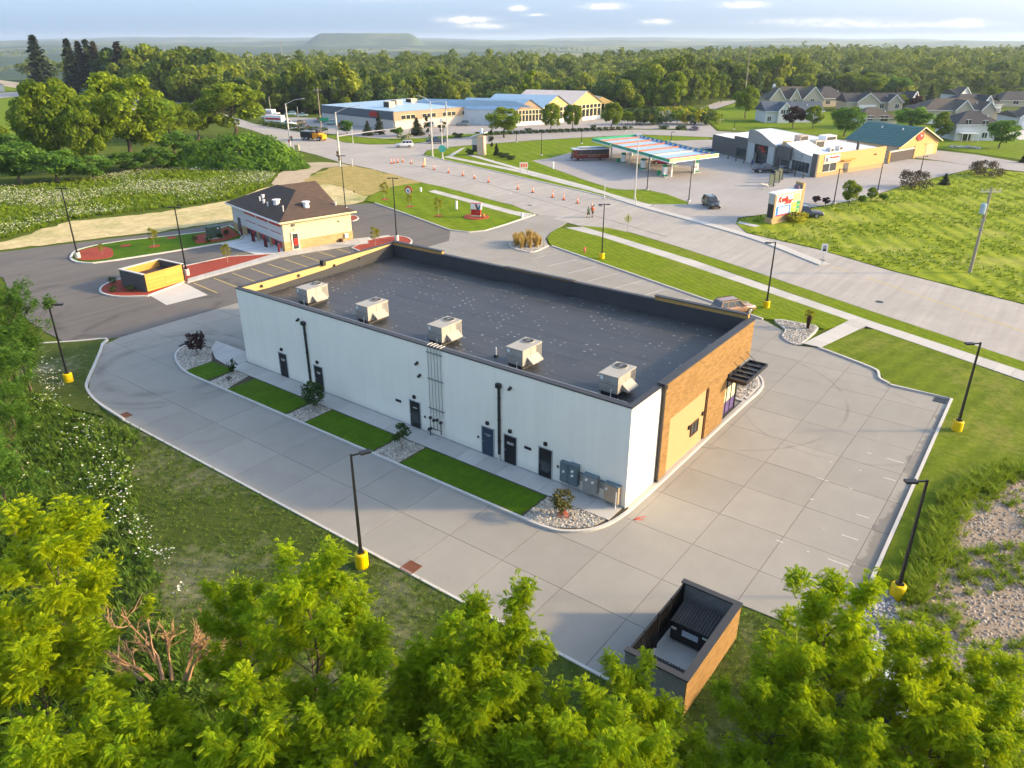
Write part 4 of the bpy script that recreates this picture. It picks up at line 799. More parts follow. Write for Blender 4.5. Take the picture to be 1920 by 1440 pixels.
for k in range(4):
    x0 = -11.95 + k * 1.36; g = part('gate_leaf', BLACKP, (x0, -6.82, .12, x0 + 1.3, -6.79, 1.95), parent=E)
    part('gate_frame', BLACK, (x0, -6.85, .12, x0 + .05, -6.76, 1.98), (x0 + 1.25, -6.85, .12, x0 + 1.3, -6.76, 1.98), (x0 + .05, -6.85, 1.93, x0 + 1.25, -6.76, 1.98), (x0 + .05, -6.85, .12, x0 + 1.25, -6.76, .17), parent=g)
    for q in range(8): part('gate_rib', BLACK, (x0 + .12 + q * .145, -6.86, .17, x0 + .16 + q * .145, -6.82, 1.93), parent=g)
for x in (-11.98, -9.25, -6.58): MB().cyl((x, -6.85, 0), (x, -6.85, 2.12), .06, .06, 8).build('gate_post', BLACK, E)
def dumpster(label, x, y, rz, L, W, H, plates=True):
    d = thing('dumpster', label, 'dumpster', (x, y, .05), rz, 'dumpsters in the block enclosure')
    MB().ext([(-W / 2, .12), (W / 2, .12), (W / 2 + .1, H), (-W / 2 - .1, H * 1.18)], -L / 2, L / 2, 'x').build('bin', BLACKP, d)
    n = 14
    for s_ in (-1, 1):
        l = MB()
        l.poly((s_ * L / 2, -W / 2 - .12, H * 1.18 + .03), (s_ * .02, -W / 2 - .12, H * 1.18 + .03), (s_ * .02, W / 2 + .16, H + .03), (s_ * L / 2, W / 2 + .16, H + .03)); lo = l.build('lid', BLACKP, d)
        for q in range(7):
            xx = s_ * (.06 + q * (L / 2 - .1) / 6.5); MB().bar((xx, -W / 2 - .12, H * 1.18 + .055), (xx, W / 2 + .16, H + .055), .05, .05).build('lid_rib', BLACK, lo)
    if plates:
        MB().box(-.35, W / 2 + .06, .62, .45, W / 2 + .085, .95).build('label_plate', plain('plate_blue', (.55, .62, .72), .5, .2, 9), d); MB().box(-L / 2 + .12, W / 2 + .08, .98, -L / 2 + .5, W / 2 + .105, 1.08).build('label_plate', WHITE, d)
        MB().box(L / 2 - .3, W / 2 + .06, .8, L / 2 - .05, W / 2 + .09, .92).build('label_plate', WHITE, d)
    for s_ in (-1, 1): MB().cyl((s_ * (L / 2 + .02), 0, .55), (s_ * (L / 2 + .16), 0, .55), .07, .07, 8).build('lift_pocket', BLACK, d)
    for a in (-1, 1):
        for b in (-1, 1): MB().cyl((a * (L / 2 - .2) - .03, b * (W / 2 - .15), .06), (a * (L / 2 - .2) + .03, b * (W / 2 - .15), .06), .07, .07, 8).build('caster', RUBBER, d)
dumpster('large black ribbed-lid dumpster with a pale plate, at the far end', -7.75, -8.2, R(90), 2.1, 1.25, 1.25)
dumpster('low black bin with ribbed lid against the near grey wall', -11.35, -8.3, R(90), 1.9, .7, .95, False)

# ------------------------------------------------------------------ lamp posts
def lamp(px, py, h, label, base='yellow', arm=1.05, armdir=None, group='black lamp posts on yellow bases', wh=None, xy=None):
    g = xy or G(px, py); a = math.atan2(_Rv[1], _Rv[0]) + math.pi if armdir is None else armdir
    o = thing('lamp_post', label, 'lamp post', g, a, group)
    bm = {'yellow': YEL, 'white': CONCW, 'none': CONCW}[base]; bh = {'yellow': .85, 'white': .85, 'none': .35}[base]; br = .36 if base == 'yellow' else .33
    MB().cyl((0, 0, -.05), (0, 0, bh - .06), br, br, 20).cyl((0, 0, bh - .06), (0, 0, bh), br, br * .86, 20).build('base', bm, o, False)
    MB().box(-.16, -.16, bh, .16, .16, bh + .12).build('base_plate', BLACK, o)
    MB().add([(-.075, -.075, bh + .1), (.075, -.075, bh + .1), (.075, .075, bh + .1), (-.075, .075, bh + .1), (-.05, -.05, h), (.05, -.05, h), (.05, .05, h), (-.05, .05, h)], [(4, 5, 6, 7), (0, 1, 5, 4), (1, 2, 6, 5), (2, 3, 7, 6), (3, 0, 4, 7)]).build('pole', BLACK, o)
    if arm:
        MB().box(.05, -.035, h - .12, arm * .5, .035, h - .04).build('arm', BLACK, o); MB().box(arm * .45, -.16, h - .15, arm, .16, h - .03).build('lamp_head', BLACK, o)
        MB().box(arm * .52, -.12, h - .165, arm - .05, .12, h - .15).build('lens', LAMPG, o.children[-1])
    else:
        MB().box(-.5, -.05, h - .1, .5, .05, h - .02).build('arm', BLACK, o)
        for s_ in (-1, 1): MB().box(s_ * .3, -.15, h - .14, s_ * .75, .15, h - .04).build('lamp_head', BLACK, o)
    return o
lamp(130, 717, 6.9, 'black lamp post on a yellow base at the grass corner by the asphalt', armdir=YAW - R(75))
lamp(679, 1060, 7.0, 'black lamp post on a yellow base beside the near drive edge', armdir=YAW - R(60))
lamp(1680, 1120, 7.1, 'black lamp post on a yellow base by the rip-rap corner')
lamp(1793, 808, 7.0, 'black lamp post on a yellow base on the side lawn')
lamp(1436, 578, 7.2, 'black lamp post on a yellow base beside the bronze car')
lamp(1128, 486, 7.2, 'black lamp post on a yellow base beside the small pink hydrant', arm=.0)
for px, py, top, l in ((147, 485, 352, 'tall thin lamp post on a pale base in the rounded mulch end'), (351, 517, 387, 'tall thin lamp post on a pale base beside the slatted bin store'), (744, 452, 333, 'tall thin lamp post on a pale base in the mulch behind the roof corner')):
    lamp(px, py, top_h(px, py, top), l, 'white', 0, YAW - R(90), 'thin lamp posts of the oil change shop')
lamp(648, 392, 8.8, 'thin lamp post rising behind the oil change shop roof', 'none', 0, YAW - R(90), 'thin lamp posts of the oil change shop')
for px, py, top, l in ((1015, 292, 247, 'dark lamp post on the lawn left of the red bus'), (1090, 270, 243, 'dark lamp post on the lawn behind the red bus'), (1213, 357, 291, 'dark lamp post at the lawn edge before the canopy'), (1291, 378, 312, 'dark lamp post at the pointed lawn tip by the entrance'), (1258, 266, 247, 'short dark lamp post behind the canopy'),
                       (1563, 382, 316, 'leaning dark lamp post before the tan store wall'), (1645, 360, 305, 'dark lamp post behind the bushy young tree'), (1725, 326, 292, 'dark lamp post near the dark gate of the wash'), (1172, 246, 232, 'dark lamp post on the verge in front of the garden centre'), (1376, 243, 226, 'dark lamp post behind the curved roof store'), (968, 267, 245, 'dark lamp post along the side road, left of the canopy')):
    lamp(px, py, top_h(px, py, top), l, 'none', .9, YAW - R(90), 'dark lamp posts around the fuel station')
# ------------------------------------------------------------------ oil change shop
def mapped(mb, f): mb.v = [f(*p) for p in mb.v]; return mb
MB.map = mapped
S = thing('oil_change_shop', 'small cream service shop with a brown hip roof and red bay doors', 'building', (26.4, 66.9, 0), R(-12))
def sp(name, mat, *b, parent=S): return part(name, mat, *b, parent=parent)
sp('wall', CREAM, (0, 0, 1.35, 10.3, .25, 4.15), (10.05, .25, 0, 10.3, 17, 4.15), (0, 16.75, 0, 10.05, 17, 4.15)); sp('side_wall', CREAMS, (0, .25, 1.3, .25, 16.75, 4.15))
for b_ in ((-.06, -.06, 0, 10.36, .25, 1.35), (-.06, .25, 0, .25, .7, 1.3), (-.06, 12.3, 0, .25, 14.0, 1.3), (-.06, 15.4, 0, .25, 16.95, 1.3), (-.06, 4.0, 0, .25, 4.7, 1.3), (-.06, 8.1, 0, .25, 8.8, 1.3)): sp('stone_base', STONEV, b_)
rf = MB()
e = .65; Z0, Z1 = 4.15, 6.9
rf.add([(-e, -e, Z0), (10.3 + e, -e, Z0), (10.3 + e, 17 + e, Z0), (-e, 17 + e, Z0), (5.15, 5.6, Z1), (5.15, 11.4, Z1)], [(0, 1, 4), (1, 2, 5, 4), (2, 3, 5), (3, 0, 4, 5)])
roof = rf.build('roof', SHING, S)
MB().add([(5.15, 10.8, Z1 + .01), (10.9, 10.8, Z1 + .01), (11.6, 6.6, Z0 + .02), (6.0, 6.6, Z0 + .9), (11.6, 15.0, Z0 + .02), (6.0, 15.0, Z0 + .9)], [(0, 3, 2, 1), (0, 1, 4, 5), (1, 2, 4)]).build('cross_roof', SHING, roof)
sp('fascia', CREAM, (-e, -e - .02, Z0 - .2, 10.3 + e, -e + .03, Z0 + .02), parent=roof); sp('fascia', WHITE, (-e - .02, -e + .03, Z0 - .2, -e + .03, 17 + e, Z0 + .02), parent=roof); sp('soffit', CREAM, (-e + .03, -e + .03, Z0 - .2, 10.3 + e, 17 + e, Z0 - .15), parent=roof)
for k, (y0, y1) in enumerate(((.7, 4.0), (4.7, 8.1), (8.8, 12.3))):
    bay = sp('bay_door', GREYW, (.05, y0, .02, .14, y1, 3.5)); sp('red_trim', RED, (-.04, y0 - .12, 3.3, .26, y1 + .12, 3.6), (-.05, y0, 1.15, .05, y1, 1.22), (-.05, y0, 2.3, .05, y1, 2.38), parent=bay)
    for i in range(4):
        for j in range(3): sp('pane', GLASSD if (i + j + k) % 3 else RED, (.02, y0 + .12 + i * (y1 - y0 - .1) / 4, .35 + j * 1.03, .05, y0 + (i + 1) * (y1 - y0 - .1) / 4, 1.1 + j * 1.03), parent=bay)
sp('side_door', DGREY, (-.05, 14.2, .05, .25, 15.2, 2.3))
d = sp('glass_door', plain('shop_door_frame', (.70, .66, .50), .6), (1.0, -.14, .03, 2.15, -.06, 2.55)); sp('pane', GLASSD, (1.2, -.16, .25, 1.95, -.14, 2.3), parent=d); sp('poster', RED, (1.32, -.175, .7, 1.83, -.16, 1.7), parent=d)
sp('sign_light', DGREY, (1.25, -.12, 3.3, 1.75, 0, 3.6)); sp('sign_light', DGREY, (1.4, -.1, 2.75, 1.6, 0, 2.9)); sp('wall_light', DGREY, (8.2, -.12, 2.9, 8.4, 0, 3.1)); sp('meter_box', WHITE, (9.0, -.3, .55, 9.5, -.06, 1.15))
mb = MB(); mb.blob((8.3, -.35, .35), .35, .25, .3, 3); mb.build('hose_reel', DARKBR, S)
def vent(lu, lv, r, h, name, mat=GALV):
    z = Z0 + (Z1 - Z0) * min((lu + e) / 5.8, (10.95 - lu) / 5.8, (lv + e) / 6.25, 1); MB().cyl((lu, lv, z - .1), (lu, lv, z + h), r, r * .9, 10).cyl((lu, lv, z + h), (lu, lv, z + h + .08), r * 1.35, r * 1.3, 10).build(name, mat, roof)
vent(1.2, 1.8, .1, .7, 'vent_stack'); vent(4.6, 1.8, .42, .65, 'exhaust_fan', WHITE); vent(8.8, 1.3, .16, .3, 'vent_stack'); vent(2.0, 5.4, .45, .55, 'exhaust_fan', WHITE); vent(1.5, 8.5, .18, .35, 'vent_stack', WHITE); vent(1.2, 6.6, .1, .5, 'vent_stack', WHITE); vent(2.2, 10.2, .2, .4, 'vent_stack', WHITE); vent(1.6, 10.0, .1, .5, 'vent_stack', WHITE)
loc = rect_local((26.4, 66.9), R(-12))
for k, y in enumerate((.35, 4.2, 4.75, 8.3, 8.85, 12.6)):
    o = thing('bollard', ('red bollard at the near corner of the service shop', 'first red bollard of the pair between the near two bays', 'second red bollard of the pair between the near two bays', 'first red bollard of the pair between the far two bays', 'second red bollard of the pair between the far two bays', 'red bollard beyond the farthest service bay')[k], 'bollard', loc(-.75, y), 0, 'red bollards before the service bays')
    MB().cyl((0, 0, 0), (0, 0, 1.15), .14, .14, 10).cyl((0, 0, 1.15), (0, 0, 1.22), .14, .06, 10).build('post', DRED, o); MB().cyl((0, 0, 0), (0, 0, .06), .2, .2, 10).build('collar', HVACD, o)
bapr = bpy.data.objects['shop_apron']
for k in range(7): stripe(loc(-1.2, 1.0 + k * 1.9), loc(-5.6, 1.2 + k * 1.9), .12, YLINE if k % 2 else STEEL, bapr, .027, 'bay_line')

# slatted bin store
V = thing('slatted_bin_store', 'bin store with bright orange slatted gates and pale coping', 'enclosure', (5.55, 64.7, 0), R(6))
WB = brick('bin_block', (.085, .08, .08), (.11, .105, .10), (.06, .06, .06), .4, .2, .4, .012, 'xy')
part('side_wall', WB, (-.1, .1, 0, .12, 4.4, 2.1), parent=V); part('side_wall', WB, (4.98, .1, 0, 5.2, 4.4, 2.1), parent=V); part('back_wall', SLAT, (.12, 4.2, 0, 4.98, 4.4, 2.1), parent=V)
part('coping', CONCW, (-.16, .04, 2.1, .18, 4.46, 2.2), (4.92, .04, 2.1, 5.26, 4.46, 2.2), (.18, 4.14, 2.1, 4.92, 4.46, 2.2), parent=V)
for k in range(2):
    x0 = .14 + k * 2.44; g = part('gate_frame', BLACK, (x0, .12, .1, x0 + .06, .2, 2.12), (x0 + 2.32, .12, .1, x0 + 2.38, .2, 2.12), parent=V)
    for q in range(13): part('slat', SLAT, (x0 - .02, .05, .12 + q * .155, x0 + 2.40, .11, .255 + q * .155), parent=g)
part('gate_post', BLACK, (-.02, -.02, 0, .09, .09, 2.15), (5.02, -.02, 0, 5.13, .09, 2.15), parent=V)
mb = MB(); mb.box(.5, .9, .05, 4.5, 3.6, 1.35); mb.build('bin', BLACKP, V); part('bin_lid', BLACKP, (.4, .8, 1.35, 2.48, 3.7, 1.45), (2.52, .8, 1.35, 4.6, 3.7, 1.45), parent=V)
# transformer
o = thing('transformer_box', 'dark green transformer cabinet on the mulch by the service shop', 'transformer', (*G(402, 447), .1), R(-12))
part('pad', CONC2, (-1.1, -1.0, 0, 1.1, 1.0, .12), parent=o); part('cabinet', TRANSF, (-.85, -.7, .12, .85, .7, 1.65), parent=o); part('lid', TRANSF, (-.92, -.78, 1.65, .92, .78, 1.72), parent=o); part('seam', BLACK, (-.01, -.715, .2, .01, -.7, 1.6), parent=o); part('label_plate', WHITE, (.35, -.715, 1.35, .6, -.7, 1.5), parent=o)

# ------------------------------------------------------------------ plan frame from surveyed corners
class Fr:
    def __init__(s, O, A, Bq): s.O = O; la, lb = math.dist(O, A), math.dist(O, Bq); s.a = ((A[0] - O[0]) / la, (A[1] - O[1]) / la); s.b = ((Bq[0] - O[0]) / lb, (Bq[1] - O[1]) / lb); s.la, s.lb = la, lb
    def __call__(s, u, v, z): return (u * s.a[0] + v * s.b[0], u * s.a[1] + v * s.b[1], z)      # relative to O
def fpart(F, parent):
    def f(name, mat, *boxes, par=None):
        mb = MB()
        for b in boxes: mb.box(*b)
        return mb.map(F).build(name, mat, par or parent)
    return f

# ------------------------------------------------------------------ fuel canopy (u along the islands, v across)
CF = Fr((108.6, 51.0), (129.8, 82.2), (122.8, 46.6))
K = thing('fuel_canopy', 'flat fuel canopy with green and white fascia over the pumps', 'canopy', (*CF.O, 0))
kp = fpart(CF, K); UL, VL = CF.la, CF.lb
kp('deck', ROOFBL, (.3, .3, 3.62, UL - .3, VL - .3, 3.72)); kp('soffit', WHITE, (.1, .1, 3.5, UL - .1, VL - .1, 3.6))
fa = kp('fascia', GREEN, (0, 0, 3.62, UL, .12, 4.2), (0, VL - .12, 3.62, UL, VL, 4.2), (UL - .12, .12, 3.62, UL, VL - .12, 4.2)); kp('fascia_end', LGREEN, (0, .12, 3.62, .12, VL - .12, 4.2))
kp('fascia_band', WHITE, (-.02, -.03, 3.48, UL, .05, 3.66), (-.03, .05, 3.48, .05, VL, 3.66), (-.03, .05, 4.16, .05, VL, 4.26), par=fa); kp('fascia_stripe', plain('deep_green', (.01, .38, .22), .4), (.0, -.025, 3.86, UL, .0, 4.02), par=fa); kp('fascia_stripe', WHITE, (-.025, .05, 3.84, .0, VL, 3.9), par=fa)
beam = plain('red_beam', (.45, .16, .10), .7)
for k in range(6): kp('roof_beam', beam if k % 2 == 0 or k > 2 else STEEL, (2.2 + k * 6.4, .4, 3.72, 2.75 + k * 6.4, VL - 1.0, 4.0))
for k in range(34): kp('fascia_brace', BLUE if k % 2 else GALV, (.6 + k * 1.1, VL - .75, 3.72, 1.1 + k * 1.1, VL - .14, 4.08))
def sunburst(par, c, r, nx, ny, n=(0, 0, 1)):
    """a round yellow and green petal badge on an upright face"""
    for rad_, mt, off in ((r, WHITE, 0), (r * .92, LGREEN, .012), (r * .62, YELL, .024), (r * .28, WHITE, .036)):
        mb = MB(); k = 18; P = []
        for i in range(k * 2):
            a = math.pi * i / k; q = rad_ * (1 if i % 2 else .86); P.append((c[0] + nx[0] * q * math.cos(a) + ny[0] * off, c[1] + nx[1] * q * math.cos(a) + ny[1] * off, c[2] + q * math.sin(a)))
        mb.poly(*P); mb.build('petal_badge', mt, par)
c = CF(-.06, 8.4, 3.92); sunburst(K, c, .55, CF.b, (-CF.a[0], -CF.a[1])); c = CF(11.5, -.06, 3.92); sunburst(K, (CF(27, -.06, 0)[0], CF(27, -.06, 0)[1], 3.92), .5, CF.a, (-CF.b[0], -CF.b[1]))
for k in range(4):
    for v in (3.2, 10.2):
        kp('post', WHITE, (3.2 + k * 9.6, v, 0, 3.5 + k * 9.6, v + .3, 3.5)); kp('post_collar', BLACK, (3.15 + k * 9.6, v - .05, 3.2, 3.55 + k * 9.6, v + .35, 3.5), par=K.children[-1])
names = ('nearest', 'second', 'third', 'farthest')
pump0 = None
for k in range(4):
    for j, v in enumerate((2.1, 11.6)):
        c = CF(4.4 + k * 9.6, v, 0); l = 'green and white fuel pump in the %s %s row of the canopy' % (names[k], 'near' if j == 0 else 'far')
        xy = (CF.O[0] + c[0], CF.O[1] + c[1]); rz = math.atan2(CF.a[1], CF.a[0])
        if pump0 is None:
            pump0 = thing('fuel_pump', l, 'fuel pump', xy, rz, 'pumps under the canopy'); q = pump0
            part('plinth', CONC2, (-1.4, -.7, 0, 2.0, .7, .12), parent=q); part('cabinet', WHITE, (-.45, -.4, .3, .45, .4, 2.0), parent=q)
            MB().ext([(-.5, 2.0), (.5, 2.0), (.42, 2.3), (.1, 2.45), (-.35, 2.3)], -.42, .42).build('hood', GREEN, q); part('base_trim', GREEN, (-.5, -.43, .12, .5, .43, .45), parent=q)
            part('screen', GLASSD, (-.22, -.42, 1.3, .22, -.4, 1.65), parent=q); part('side_panel', GREEN, (.3, -.41, .5, .45, .41, 1.5), parent=q)
            MB().tube([(.5, -.1, 1.9), (.85, -.1, 1.2), (.8, -.1, .5), (.5, -.1, .9)], .03, 5).build('hose', RUBBER, q)
        else: copy_tree(pump0, xy, rz, label=l)
for k in range(4):
    for j, v in enumerate((.9,)):
        c = CF(5.9 + k * 9.6, v + .5, 0); o = thing('waste_bin', 'green waste bin beside the %s near pump' % names[k], 'bin', (CF.O[0] + c[0], CF.O[1] + c[1]), math.atan2(CF.a[1], CF.a[0]), 'green waste bins at the pumps')
        part('body', GREEN, (-.3, -.3, .1, .3, .3, 1.0), parent=o); part('rim', GREEN, (-.34, -.34, 1.0, .34, .34, 1.08), parent=o)

# ------------------------------------------------------------------ convenience store
SF = Fr((130.7, 28.5), (155.9, 62.8), (154.4, 20.8))
T = thing('convenience_store', 'low store with tan side wall and pale wavy roofed fronts', 'building', (*SF.O, 0))
st_ = fpart(SF, T)
tanw = brick('store_tan', (.62, .38, .15), (.68, .43, .19), (.50, .31, .13), .6, .2, .2, .01, 'xy')
st_('end_wall', tanw, (.0, .3, .0, .35, 25, 4.45)); st_('wall_base', TANP, (-.06, .3, 0, 0, 25, .9))
st_('back_wall', GREYW, (.35, 24.7, 0, 42, 25, 4.0)); st_('far_wall', DGREY, (41.7, .3, 0, 42, 24.7, 4.0)); st_('roof_deck', ROOFW, (.35, .6, 3.7, 41.7, 24.7, 3.95))
st_('dark_pier', DGREY, (-.1, -.25, 0, 1.6, .3, 4.6)); st_('front_wall', GREYW, (1.6, 0, 0, 8.6, .3, 3.4)); st_('dark_box', DGREY, (8.6, -.7, 2.3, 13.6, .4, 4.9), (12.6, -.5, 0, 13.6, .4, 2.3)); st_('box_front', GREYW, (8.6, 0, 0, 12.6, .3, 2.3))
st_('tower_leg', GREYW, (13.9, -1.2, 0, 16.2, .6, 4.4)); st_('tower_leg', GREYW, (21.6, -1.2, 0, 24.4, .6, 4.4)); st_('tower_inner', BLACKP, (16.2, .0, 0, 21.6, .4, 4.0)); st_('dark_front', DGREY, (24.4, -.2, 0, 31.5, .4, 4.9), (31.5, .3, 0, 41.7, .6, 4.1)); st_('dark_cap', WHITE, (24.4, .4, 4.75, 31.5, 6, 4.88), (31.5, .6, 4.0, 41.7, 6, 4.08))
def wave(u0, u1, zb, zs, v0, v1, name, mat, thick=.25):
    n = len(zs); us = [u0 + (u1 - u0) * i / (n - 1) for i in range(n)]
    mb = MB()
    for i in range(n - 1):
        mb.add([(us[i], v0, zb), (us[i + 1], v0, zb), (us[i + 1], v1, zb), (us[i], v1, zb), (us[i], v0, zs[i]), (us[i + 1], v0, zs[i + 1]), (us[i + 1], v1, zs[i + 1]), (us[i], v1, zs[i])], [(4, 5, 6, 7), (0, 1, 5, 4), (2, 3, 7, 6)] + ([(3, 0, 4, 7)] if i == 0 else []) + ([(1, 2, 6, 5)] if i == n - 2 else []))
    return mb.map(SF).build(name, mat, T)
zz = [4.9 + 2.3 * math.sin(math.pi * (i / 11) ** 1.25 * .62 + .0) ** 1.0 for i in range(12)]
wave(13.9, 24.4, 4.4, zz, -1.2, -.9, 'wave_front', GREYW); wave(13.9, 24.4, 4.4, [z - .06 for z in zz], -.9, 5.5, 'wave_roof', ROOFW); wave(13.85, 24.45, 4.4, [z + .08 for z in zz], -1.3, -1.2, 'wave_trim', STEEL)
z2 = [4.0 + 1.7 * (i / 11) ** 1.6 for i in range(12)]
wave(1.6, 11.5, 3.4, z2, -.0, .3, 'wave_front', GREYW); wave(1.6, 11.5, 3.4, [z - .06 for z in z2], .3, 8, 'wave_roof', ROOFW)
st_('warm_gable', tanw, (11.4, 1.2, 3.9, 13.8, 3.4, 5.6))
w = st_('window', GLASSD, (2.4, -.05, .5, 8.2, 0, 2.5)); 
for k in range(1, 5): st_('mullion', STEEL, (2.4 + k * 1.16, -.07, .5, 2.46 + k * 1.16, -.05, 2.5), par=w)
w = st_('window', GLASSD, (9.0, -.05, .4, 12.2, 0, 2.1)); w = st_('window', GLASSD, (26.0, -.26, .5, 30.0, -.2, 2.4)); st_('door', GLASSD, (17.2, -.1, .05, 20.4, 0, 2.5))
st_('sign_panel', BLACKP, (16.2, -.9, 2.6, 21.6, -.75, 4.3))
ra = math.atan2(SF.a[1], SF.a[0])
c = SF(19.1, -.98, 3.55); letters('lettering', 'Kwik', .95, (c[0], c[1], 3.75), (R(90), 0, ra + math.pi), RED, T, .02, shear=.3, bold=.02); c = SF(18.3, -.98, 3.1); letters('lettering', 'Star', .95, (c[0], c[1], 3.1), (R(90), 0, ra + math.pi), RED, T, .02, shear=.3, bold=.02)
for k in range(7): st_('letter', HVACD, (17.3 + k * .55, -1.26, 4.75, 17.6 + k * .55, -1.2, 5.1))
fr = st_('sign_frame', STEEL, (5.0, -.2, 3.0, 8.0, -.1, 3.08), (5.0, -.2, 3.9, 8.0, -.1, 3.98), (5.0, -.2, 3.08, 5.08, -.1, 3.9), (7.92, -.2, 3.08, 8.0, -.1, 3.9))
w = st_('window', GLASSD, (-.05, 2.2, .9, 0.0, 6.8, 2.5)); st_('window_frame', WHITE, (-.08, 2.1, .82, -.05, 6.9, .9), (-.08, 2.1, 2.5, -.05, 6.9, 2.58), (-.08, 4.4, .9, -.05, 4.5, 2.5), par=w)
sg = st_('sign_board', WHITE, (-.12, 2.4, 2.75, 0, 7.6, 4.2)); st_('sign_mark', RED, (-.14, 4.0, 3.5, -.12, 7.3, 3.85), par=sg); st_('sign_mark', STEEL, (-.14, 4.0, 3.0, -.12, 7.2, 3.2), par=sg); st_('sign_mark', DGREY, (-.14, 2.7, 2.9, -.12, 3.5, 3.7), par=sg)
st_('side_door', DGREY, (-.06, 9.6, .1, .0, 11.4, 2.1)); st_('door_canopy', SLAT, (-.8, 8.6, 2.75, 0, 13, 2.9)); st_('wall_light', BLACK, (-.25, 20.8, 3.0, 0, 21.4, 3.2))
def roofbox(F, par, u, v, du, dv, h, mat, name='rooftop_unit', z=3.95):
    q = fpart(F, par); b = q(name, mat, (u, v, z, u + du, v + dv, z + h)); q('unit_grille', HVACD, (u - .02, v + .2, z + .2, u, v + dv - .2, z + h - .2), par=b); return b
roofbox(SF, T, 9.5, 9, 2.2, 3.2, 1.6, HVAC); roofbox(SF, T, 18, 12, 2.4, 3, 1.6, plain('rust_unit', (.42, .33, .28), .7)); roofbox(SF, T, 3.5, 8, 1.5, 1.4, .9, GALV); roofbox(SF, T, 4.2, 12, 1.5, 1.4, .9, GALV); roofbox(SF, T, 16, 20, 3, 4, 1.2, WHITE)
roofbox(SF, T, 2.6, 17, .5, .5, 1.8, HVACD, 'flue')
for k, u in enumerate((.6, 3.4, 6.2, 9.2, 22.6, 26.0, 29.4)):
    c = SF(u, -3.4, 0); o = thing('bollard', 'dark bollard in front of the store, %s from the tan corner' % ('first', 'second', 'third', 'fourth', 'fifth', 'sixth', 'seventh')[k], 'bollard', (SF.O[0] + c[0], SF.O[1] + c[1]), 0, 'dark bollards along the store front')
    MB().cyl((0, 0, 0), (0, 0, 1.25), .11, .11, 8).cyl((0, 0, 1.25), (0, 0, 1.32), .11, .04, 8).build('post', BLACK, o); MB().cyl((0, 0, 1.0), (0, 0, 1.08), .116, .116, 8).build('band', YEL, o)
# cage rack and cart corral beside the store
for k, (px, py, l) in enumerate(((1447, 349, 'nearest pale cage rack by the bike hoops'), (1457, 342, 'middle pale cage rack beside the store'), (1463, 337, 'pale cage rack closest to the store front'))):
    o = thing('cage_rack', l, 'rack', G(px, py), ra, 'pale cage racks by the store')
    part('back_panel', plain('rack_cream', (.60, .52, .26), .6) if k == 0 else MATS['rack_cream'], (-.5, -.05, .2, .9, .05, 2.2), parent=o); part('frame', BLACK, (-.58, -.08, 0, -.5, .08, 2.3), (.9, -.08, 0, .98, .08, 2.3), (-.5, -.08, 2.2, .9, .08, 2.3), (-.5, -.5, .2, .9, -.05, .26), parent=o)
o = thing('bike_hoops', 'curved metal bicycle hoops on the forecourt near the cage racks', 'bike rack', G(1436, 357), ra)
for k in range(4):
    mb = MB(); mb.tube([(k * .6, -.9, 0), (k * .6, -.6, .75), (k * .6, 0, 1.1), (k * .6, .6, .75), (k * .6, .9, 0)], .04, 6); mb.build('hoop', STEEL, o)

# car wash
WF = Fr((167.8, 20.7), (186.6, 15.6), (175.5, 36.0))
W_ = thing('car_wash', 'tan gabled wash building with a dark green metal roof', 'building', (*WF.O, 0)); wp = fpart(WF, W_); L_ = WF.la; D_ = 15.5
wp('side_wall', SIDET, (0, .3, 0, .3, D_, 3.3)); wp('far_wall', SIDET, (L_ - .3, .3, 0, L_, D_, 3.3)); wp('back_wall', SIDET, (.3, D_ - .3, 0, L_ - .3, D_, 3.3))
MB().ext([(0, 0), (L_, 0), (L_, 3.3), (L_ / 2, 6.6), (0, 3.3)], 0, .3).map(WF).build('gable_wall', tanw, W_)
wr = MB(); wr.add([(-.7, -.8, 3.05), (L_ / 2, -.8, 6.85), (L_ / 2, D_ + .5, 6.85), (-.7, D_ + .5, 3.05), (L_ + .7, -.8, 3.05), (L_ + .7, D_ + .5, 3.05)], [(0, 1, 2, 3), (1, 4, 5, 2)]); wr = wr.map(WF).build('roof', GSHED, W_)
for k in range(9): u = -.5 + k * (L_ / 2 - .1) / 8.6; z = 3.05 + (u + .7) * 3.8 / (L_ / 2 + .7) + .03; wp('roof_seam', GSHED, (u, -.8, z, u + .06, D_ + .5, z + .05), par=wr)
wp('barge', SLAT, (-.7, -.85, 2.95, -.5, -.8, 3.2)); MB().add([(-.7, -.86, 2.9), (L_ / 2, -.86, 6.65), (L_ + .7, -.86, 2.9), (L_ + .7, -.86, 3.15), (L_ / 2, -.86, 6.92), (-.7, -.86, 3.15)], [(0, 1, 4, 5), (1, 2, 3, 4)]).map(WF).build('barge_board', CREAM, W_)
wp('window', GLASSD, (1.6, -.05, 1.0, 4.6, .0, 2.0)); wp('wash_door', plain('wash_door', (.50, .38, .24), .7), (L_ - 6, -.06, 0, L_ - 2.2, .0, 3.0)); wp('louver', SLAT, (L_ - 7, -.15, 2.6, L_ - 2, -.06, 2.8))
c = WF(L_ / 2 - .6, -.1, 4.6); mb = MB(); mb.add([(c[0] + WF.a[0] * 1.7 * math.cos(a) - WF.b[0] * .1, c[1] + WF.a[1] * 1.7 * math.cos(a) - WF.b[1] * .1, 4.7 + .95 * math.sin(a)) for a in np.linspace(0, 6.283, 25)[:-1]], [tuple(range(24))]); sgn = mb.build('oval_sign', RED, W_)
letters('lettering', 'Kar', .8, (c[0] - WF.b[0] * .3, c[1] - WF.b[1] * .3, 4.95), (R(90), 0, math.atan2(WF.a[1], WF.a[0])), WHITE, W_, .02, shear=.2)
